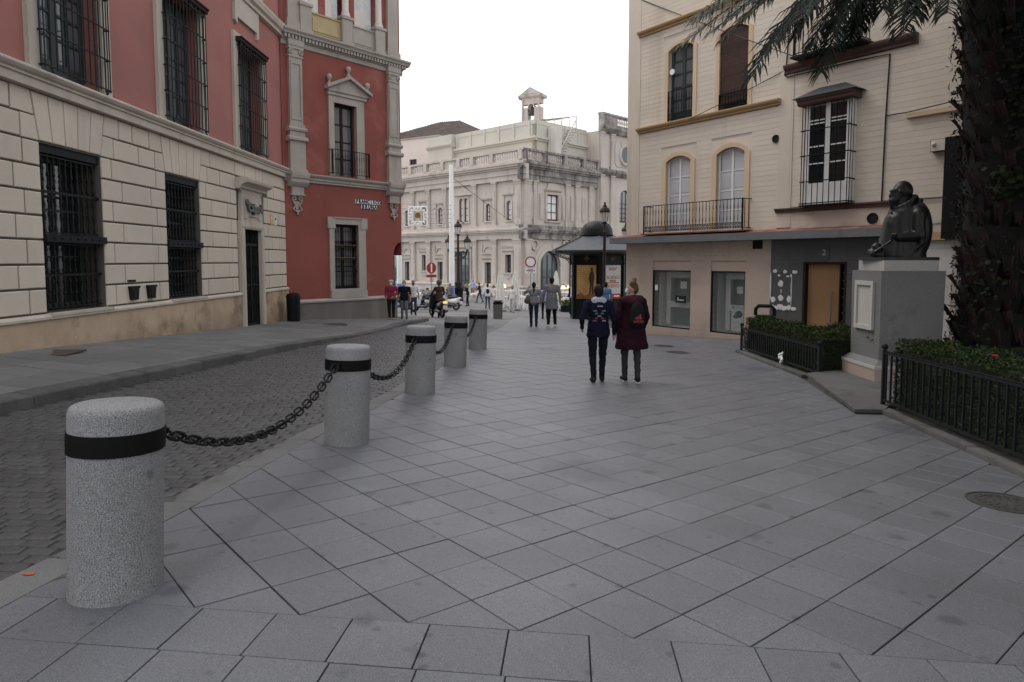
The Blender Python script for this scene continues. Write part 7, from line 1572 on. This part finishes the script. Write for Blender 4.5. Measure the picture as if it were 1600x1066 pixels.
# ================================================================== people
SK=cm(.42,.25,.18,.6,'skin'); SK2=cm(.30,.17,.115,.6,'skin'); MASKW=cm(.7,.72,.74,.8,'mask'); MASKB=cm(.35,.55,.62,.8,'mask'); MASKK=cm(.02,.02,.02,.8,'mask')
HB=cm(.016,.012,.011,.5,'hair'); HBR=cm(.10,.06,.038,.5,'hair'); HBL=cm(.36,.24,.12,.5,'hair'); HG=cm(.42,.42,.42,.6,'hair')
def body(H,stride=.0,lean=0,arms=None,fat=1.0,long_sleeve=False,hair='short',female=False,mask=None,coat=None,bend=0,hips=None,head_turn=0,hires=False,shorts=False,shirt_len=.86,sit=False,stance=.085):
    """primitives of a standing or walking figure facing +y, 1.70 m tall before scaling; materials: 0 skin 1 top 2 trousers 3 shoes 4 hair 5 mask 6 extra"""
    P=[]; f=fat; hipz=.90
    def leg(s,fy):
        hip=(s*.09*f,0,hipz); foot=(s*stance,fy,.075); up=max(0,-fy)*.25
        foot=(s*stance,fy,.075+up*.5); kn=(s*.095,fy*.5+.035+abs(fy)*.10,.49+up*.1)
        if sit: kn=(s*.13,.42,.52); foot=(s*.15,.45,.1)
        P.append(cap(hip,kn,.088*f,.062*f,2)); P.append(cap(kn,foot,.060*f,.045*f,2 if not shorts else 0))
        P.append(cap((foot[0],foot[1]-.04,.045+up*.6),(foot[0]+s*.015,foot[1]+.15,.035+up*.1),.042,.036,3))
    leg(-1,stride); leg(1,-stride)
    Z=lambda z:(lean*(z-hipz)/.6)   # forward lean of the trunk
    def pt_(x,y,z): 
        if bend:
            a=bend; dz=z-hipz; return (x,y*math.cos(a)+dz*math.sin(a),hipz+dz*math.cos(a)-y*math.sin(a))
        return (x,y+Z(z),z)
    w_=.165 if not female else .145
    P.append(ell(pt_(0,.0,.95),((.165 if female else .155)*f,.115*f,.13),2 if shirt_len>.93 else 1)); P.append(ell(pt_(0,0,1.09),(w_*f*.93,.105*f,.17),1)); P.append(ell(pt_(0,.0,1.27),(w_*f*1.05,.112*f,.18),1))
    P.append(cap(pt_(-.15*f,-.005,1.375),pt_(.15*f,-.005,1.375),.062*f,.062*f,1)); 
    if shirt_len<.93 and not bend: P.append(fru(0,Z(shirt_len),shirt_len,1.12,.178*f,.155*f,1,.74))
    P.append(cap(pt_(0,-.005,1.40),pt_(0,.015,1.52),.056,.052,0))
    hc=pt_(0,.02,1.585); P.append(ell(hc,(.072,.092,.108),0)); P.append(ell((hc[0],hc[1]+.045,hc[2]-.06),(.05,.045,.05),0))
    ht=head_turn; fx,fy=math.sin(-ht),math.cos(ht)
    P.append(ell((hc[0]+fx*.1,hc[1]+fy*.1,hc[2]-.015),(.014,.018,.024),0)); 
    for s in (-1,1): P.append(ell((hc[0]+s*.074*fy,hc[1]-s*.074*fx,hc[2]-.01),(.013,.02,.03),0))
    if mask is not None: P.append(ell((hc[0]+fx*.066,hc[1]+fy*.066,hc[2]-.052),(.052,.05,.05),5))
    # hair: cap of the skull leaving the face free
    b=(-fx*.022,-fy*.022); P.append(ell((hc[0]+b[0],hc[1]+b[1],hc[2]+.028),(.081,.09,.096),4)); P.append(ell((hc[0]+b[0]*1.8,hc[1]+b[1]*1.8,hc[2]-.02),(.073,.07,.085),4))
    if hair=='long': P.append(cap((hc[0]+b[0]*2.5,hc[1]+b[1]*2.5-.02,hc[2]),(hc[0],hc[1]-.09,hc[2]-.28),.075,.05,4))
    if hair=='pony': P.append(cap((hc[0],hc[1]-.09,hc[2]+.0),(hc[0]-.01,hc[1]-.12,hc[2]-.27),.035,.025,4))
    if hair=='bun': P.append(ell((hc[0]+b[0]*1.5+.0,hc[1]+b[1]*3.0,hc[2]+.145),(.04,.042,.042),4)); P.append(ell((hc[0],hc[1]-.07,hc[2]+.09),(.045,.05,.05),4))
    if hair=='curly':
        for i in range(10): a=i*.63; P.append(ell((hc[0]+.07*math.cos(a),hc[1]-.01+.07*math.sin(a)*.8,hc[2]+.06+.02*(i%2)),(.035,.035,.035),4))
    # arms: (elbow, hand) offsets for left(-x) and right(+x)
    A=arms or {}
    for s,k in ((-1,'l'),(1,'r')):
        sh=pt_(s*.185*f,-.005,1.37); el,ha=A.get(k,((s*.235*f,-.03-s*stride*.25,1.10),(s*.245*f,.05-s*stride*.5,.86)))
        if bend and k not in A: el=(s*.2,sh[1]+.03,sh[2]-.25); ha=(s*.16,sh[1]+.06,sh[2]-.48)
        sl=1; fo=1 if long_sleeve else 0; P.append(cap(sh,el,.058*f,.046*f,sl)); P.append(cap(el,ha,.044*f,.033,fo))
        d=(Vector(ha)-Vector(el)).normalized(); h=Vector(ha)+d*.05; P.append(cap(ha,tuple(h),.03,.034,0,.7))
        sidev=Vector((0,1,0)) if abs(d.y)<.8 else Vector((1,0,0))
        for q in range(4):
            o=h+sidev*(-.027+q*.018)+d*.02; ln=(.05,.062,.066,.055)[q]; m=o+d*ln*.55; e=m+d*ln*.45+Vector((-s*.015,0,0)); P.append(cap(tuple(o),tuple(m),.0105,.010,0)); P.append(cap(tuple(m),tuple(e),.010,.009,0))
        o=Vector(ha)+sidev*.028; m=o+d*.03+sidev*.02; P.append(cap(tuple(o),tuple(m),.0125,.0115,0)); P.append(cap(tuple(m),tuple(m+d*.03),.0115,.0105,0))
    return P
def person(label,px,py,head_py,rz,mats,dz=0,res=.022,Hfix=None,zf=None,loc=None,extra=None,**k):
    p=loc or gp(px,py,dz); z=(zf or gz)(p.x,p.y) if loc is None else p.z
    H=Hfix or max(1.45,min(1.86,at(px,head_py,p.y).z-z)); P=body(H,**k)
    if extra: P+=extra
    me=blob('person',P,mats,res,.018,1,wrinkle=.0045); s_=H/1.70; me.transform(Matrix.Scale(s_,4))
    t=thing('person',label,'person',(p.x,p.y,z),rz); link('figure',me,t); t['scale_']=s_; return t
def kid(t,name,prims,mats,res=.018,k=.015,smooth=1):
    me=blob(name,prims,mats,res,k,smooth); me.transform(Matrix.Scale(t['scale_'],4)); return link(name,me,t)
NAVY=cm(.0075,.0085,.02); DARK=cm(.012,.012,.014); MAR=cm(.02,.006,.010); CHAR=cm(.035,.036,.04); GREY=cm(.20,.20,.21); JEAN=cm(.035,.055,.10); DJEAN=cm(.018,.024,.045); WHT=cm(.62,.62,.63); LBL=cm(.28,.38,.55); SHOEW=cm(.6,.6,.6); SHOEB=cm(.02,.018,.018); PINK=cm(.22,.03,.06); GJ=cm(.13,.14,.15); BRN=cm(.055,.035,.032); MARO=cm(.10,.015,.025); BEI=cm(.45,.43,.39); TEAL=cm(.10,.15,.13)
# the pair walking away
t=person('person in navy sweatshirt with striped X on the back walking away',934,597,445,R(2),[SK,NAVY,cm(.010,.010,.016),SHOEB,HB,MASKW,cm(.35,.37,.42)],res=.0135,stride=-.09,long_sleeve=True,hires=True,fat=1.08,shirt_len=.80,
  arms={'l':((-.30,-.10,1.12),(-.27,.08,.95)),'r':((.27,-.02,1.09),(.29,.08,.84))},extra=[cap((-.07,-.03,1.43),(.07,-.03,1.43),.06,.06,6),fru(0,0,.82,1.12,.205,.165,1,.72)])
s_=t['scale_']
for k,(z,w_,c,dx) in enumerate(((1.335,.1,'white',.01),(1.255,.075,'a',-.075),(1.255,.075,'a',.075),(1.21,.06,'a',-.05),(1.21,.06,'a',.05),(1.165,.07,'w',0),(1.125,.06,'r',-.05),(1.125,.06,'r',.05),(1.085,.075,'r',-.08),(1.085,.075,'w',.08))):
    mt={'white':'chest_grey','a':'chest_blue','w':'chest_grey','r':'chest_red'}[c]
    if mt not in MT: MT[mt]=mat(mt,(.26,.26,.27) if mt=='chest_grey' else (.12,.15,.24) if mt=='chest_blue' else (.24,.06,.06),.8,.05)
    mb=MB(); mb.add([((dx-w_/2)*s_,-.125*s_,(z-.011)*s_),((dx+w_/2)*s_,-.125*s_,(z-.011)*s_),((dx+w_/2-.012)*s_,-.128*s_,(z+.011)*s_),((dx-w_/2+.012)*s_,-.128*s_,(z+.011)*s_)]+[((dx-w_/2)*s_,-.09*s_,(z-.011)*s_),((dx+w_/2)*s_,-.09*s_,(z-.011)*s_),((dx+w_/2-.012)*s_,-.09*s_,(z+.011)*s_),((dx-w_/2+.012)*s_,-.09*s_,(z+.011)*s_)],[(0,1,2,3),(0,4,5,1),(1,5,6,2),(2,6,7,3),(3,7,4,0)]); mb.build('chest_stripe' if False else 'back_stripe',mt,t)
t=person('person in long maroon coat with black logo backpack and hair bun walking away',986,597,440,R(4),[SK,MAR,CHAR,SHOEB,HBR,MASKB,cm(.04,.012,.022)],res=.0135,stride=.10,long_sleeve=True,female=True,hair='bun',mask=1,head_turn=R(62),shirt_len=.86,fat=1.02,
  arms={'l':((-.25,-.05,1.10),(-.24,.02,.86)),'r':((.26,.0,1.10),(.24,.14,.90))},
  extra=[fru(0,0,.57,1.22,.285,.165,1,.74),cap((-.12,-.06,1.40),(.12,-.06,1.40),.075,.075,6),ell((0,-.10,1.36),(.11,.06,.07),6)])
s_=t['scale_']
o=kid(t,'backpack',[ell((.045,-.19,1.17),(.125,.075,.20),0),ell((.045,-.185,1.06),(.135,.085,.13),0),cap((-.03,-.10,1.36),(-.04,.09,1.25),.018,.018,0),cap((.12,-.10,1.36),(.14,.09,1.25),.018,.018,0)],[DARK],.014,.03,1)
lg=MT.setdefault('logo_red',mat('logo_red',(.26,.035,.03),.7,.05))
LM=Matrix.Translation((.045*s_,-.285*s_,0)); text('logo_lettering','adidas',.07*s_,LM@Matrix.Translation((0,0,1.055*s_))@FRONT,lg,o,.004,bold=.001)
for k,(x,hh) in enumerate(((-.045,.03),(-.01,.055),(.028,.085))):
    mb=MB(LM); mb.poly([((x-.012)*s_,1.09*s_),((x+.022)*s_,1.09*s_),((x+.004)*s_,(1.09+hh)*s_),((x-.02)*s_,(1.09+hh*.8)*s_)],-.004,.004); mb.build('logo_bar',lg,o)
for (x,y) in ((-.085,.10),(.085,-.10)): mb=MB(); mb.box((x-.035)*s_,(x+.035)*s_,(y-.05)*s_,(y+.14)*s_,.0,.018*s_); mb.build('shoe_sole','white',t)
# pair further on
t=person('woman in grey sweater and blue jeans with a shoulder bag, one arm raised',834,511.5,441,R(3),[SK,GREY,DJEAN,SHOEB,HB,MASKW],res=.018,stride=.12,long_sleeve=True,female=True,hair='pony',fat=1.12,shirt_len=.92,arms={'l':((-.33,.10,1.30),(-.16,.24,1.50)),'r':((.26,-.02,1.12),(.26,.08,.88))})
kid(t,'shoulder_bag',[ell((-.24,-.05,1.0),(.13,.07,.12),0),ell((-.22,-.05,1.13),(.09,.05,.09),1),cap((-.25,-.02,1.15),(-.14,-.02,1.40),.014,.014,1)],[cm(.10,.07,.055),TEAL])
t=person('man in grey tee shirt with a jacket tied round his waist, black trousers',862,511.5,433,R(-3),[SK2,cm(.17,.17,.175),DARK,SHOEW,HB,MASKW],res=.018,stride=-.06,fat=1.12,stance=.12,shirt_len=.86,arms={'l':((-.27,.0,1.12),(-.29,.10,.93)),'r':((.27,-.02,1.10),(.28,.06,.86))})
kid(t,'tied_jacket',[fru(0,-.02,.62,1.04,.225,.165,0,.76),cap((-.1,.12,1.0),(.1,.12,.98),.05,.05,0)],[cm(.15,.155,.175)])
person('person in light shirt and dark trousers half hidden behind the grey-shirted man',851.5,499,445,R(10),[SK,LBL,DARK,SHOEB,HB,MASKW],stride=.1)
# by the red house corner
t=person('elderly woman in raspberry top and black trousers with white hair and handbag',612,499.5,441.5,R(176),[SK,PINK,DARK,cm(.35,.2,.15),HG,MASKW],dz=.1,zf=lambda x,y:gz(x,y)+.1,res=.018,long_sleeve=True,female=True,fat=1.12,hair='curly',mask=1,arms={'l':((-.26,.02,1.12),(-.14,.16,1.0)),'r':((.25,.0,1.12),(.22,.12,.95))})
kid(t,'handbag',[ell((-.12,.19,.93),(.11,.05,.085),0),cap((-.12,.14,1.0),(.12,.11,1.40),.012,.012,0)],[cm(.13,.09,.07)])
person('man in black tee shirt and grey jeans with white mask walking forward',632,498.5,438.5,R(182),[SK2,DARK,GJ,SHOEB,HB,MASKW],dz=.1,zf=lambda x,y:gz(x,y)+.1,res=.018,stride=.09,fat=1.15,mask=1,shirt_len=.84,stance=.11)
person('man in white tee shirt and blue jeans with dark mask behind the black tee shirt',646,492.5,438,R(195),[SK2,WHT,JEAN,SHOEB,HB,MASKK],res=.02,stride=.08,fat=1.05,mask=1,shirt_len=.88)
# scooter rider
q=RS.location; t=person('scooter rider in brown jacket and grey helmet crossing the square',683,495,444,R(118)-R(90),[SK2,BRN,DARK,SHOEB,cm(.12,.12,.125,.3),MASKW],loc=Vector((q.x,q.y,q.z+.0)),Hfix=1.78,res=.02,long_sleeve=True,sit=True,hair='short',arms={'l':((-.29,.16,1.10),(-.30,.40,1.02)),'r':((.29,.16,1.10),(.30,.40,1.02))})
for ch in t.children: ch.location=(0,-.28,-.10)
o=kid(t,'helmet',[ell((0,.0,1.62),(.125,.14,.135),0)],[cm(.10,.105,.11,.3)]); o.location=(0,-.28,-.10)
# around the cafe and the square
person('man in grey shirt standing beside the parked white scooter',703,481,442.5,R(150),[SK2,cm(.15,.15,.155),cm(.014,.016,.03),SHOEB,HB,MASKW],long_sleeve=True,fat=1.08)
person('blonde woman all in black leaning forward on the square',731,478.5,444,R(100),[SK,DARK,DARK,SHOEB,HBL,MASKW],female=True,hair='long',lean=.12,long_sleeve=True,stride=.08)
person('person in black bending down beside the three lantern lamp',722,471,447,R(80),[SK,DARK,DARK,SHOEB,HB,MASKW],bend=1.35,long_sleeve=True,Hfix=1.7)
person('man in light blue shirt and maroon trousers before the town hall door',739,464,438.5,R(170),[SK,LBL,MARO,SHOEB,HB,MASKW],long_sleeve=True)
t=person('man in dark shirt and jeans striding past with a cardboard box',750,473,441.5,R(80),[SK,cm(.02,.025,.045),JEAN,SHOEB,HBR,MASKW],stride=.26,arms={'l':((-.25,.15,1.12),(-.14,.34,1.06)),'r':((.25,.15,1.12),(.14,.34,1.06))},lean=.06)
s_=t['scale_']; mb=MB(); mb.box(-.22*s_,.22*s_,.27*s_,.62*s_,1.0*s_,1.3*s_); bx_o=mb.build('cardboard_box',cm(.33,.23,.14),None); bx_o.matrix_world=Matrix.Translation(t.location)@Matrix.Rotation(t.rotation_euler.z,4,'Z'); tag(bx_o,'brown cardboard box carried by the striding man','box')
mb=MB(); mb.box(-.04*s_,.04*s_,.268*s_,.622*s_,1.3*s_+.001,1.3*s_+.004); mb.build('tape','canvas',bx_o)
t=person('man in white tee shirt and jeans with dark sling bag on his back',762,483,443.5,R(5),[SK2,WHT,JEAN,SHOEB,HB,MASKW],stance=.12)
kid(t,'sling_bag',[ell((0,-.14,1.2),(.12,.06,.17),0),cap((-.1,-.1,1.38),(-.11,.09,1.25),.02,.02,0),cap((.1,-.1,1.38),(.11,.09,1.25),.02,.02,0)],[cm(.016,.022,.05)])
person('man in white tee shirt and pale trousers facing the man with sling bag',773,480,445.5,R(120),[SK2,WHT,cm(.42,.43,.45),SHOEB,HB,MASKW],lean=.08,stride=.06)
person('man in white shirt and white trousers walking beside the parasol',800.5,488.5,446,R(170),[SK2,WHT,BEI,SHOEB,HB,MASKW],stride=.12)
person('person in blue tee shirt before the kiosk posters',946,505,440.5,R(10),[SK2,cm(.10,.18,.33),DARK,SHOEB,HB,MASKW])
person('person in black seated at the cafe table beside the kiosk',891,482,452,R(60),[SK2,DARK,DARK,SHOEB,HB,MASKW],sit=True,long_sleeve=True,Hfix=1.72)
# small white dog by the town hall
p=gp(740,469); D_=[ell((0,0,.42),(.32,.14,.15),0),cap((.28,0,.48),(.42,0,.62),.09,.08,0),ell((.46,0,.66),(.13,.085,.09),0),cap((.52,0,.63),(.62,0,.60),.05,.035,0),cap((-.3,0,.5),(-.45,0,.68),.04,.025,0)]
for sx,sy in ((.2,.09),(.2,-.09)): D_+=[cap((sx,sy,.36),(sx-.01,sy,.18),.055,.035,0),cap((sx-.01,sy,.18),(sx+.01,sy,.03),.035,.035,0)]
for sx,sy in ((-.22,.09),(-.22,-.09)): D_+=[cap((sx,sy,.38),(sx+.06,sy,.26),.08,.05,0),cap((sx+.06,sy,.26),(sx-.05,sy,.17),.045,.032,0),cap((sx-.05,sy,.17),(sx-.03,sy,.03),.032,.035,0)]
for sy in (-.05,.05): D_.append(ell((.42,sy*1.4,.68),(.03,.03,.06),0))
o=link('dog',blob('dog',D_,[cm(.6,.57,.5)],.022,.03,1),None,(p.x,p.y,gz(p.x,p.y))); o.rotation_euler=(0,0,R(20)); tag(o,'small white dog standing before the town hall door','dog')
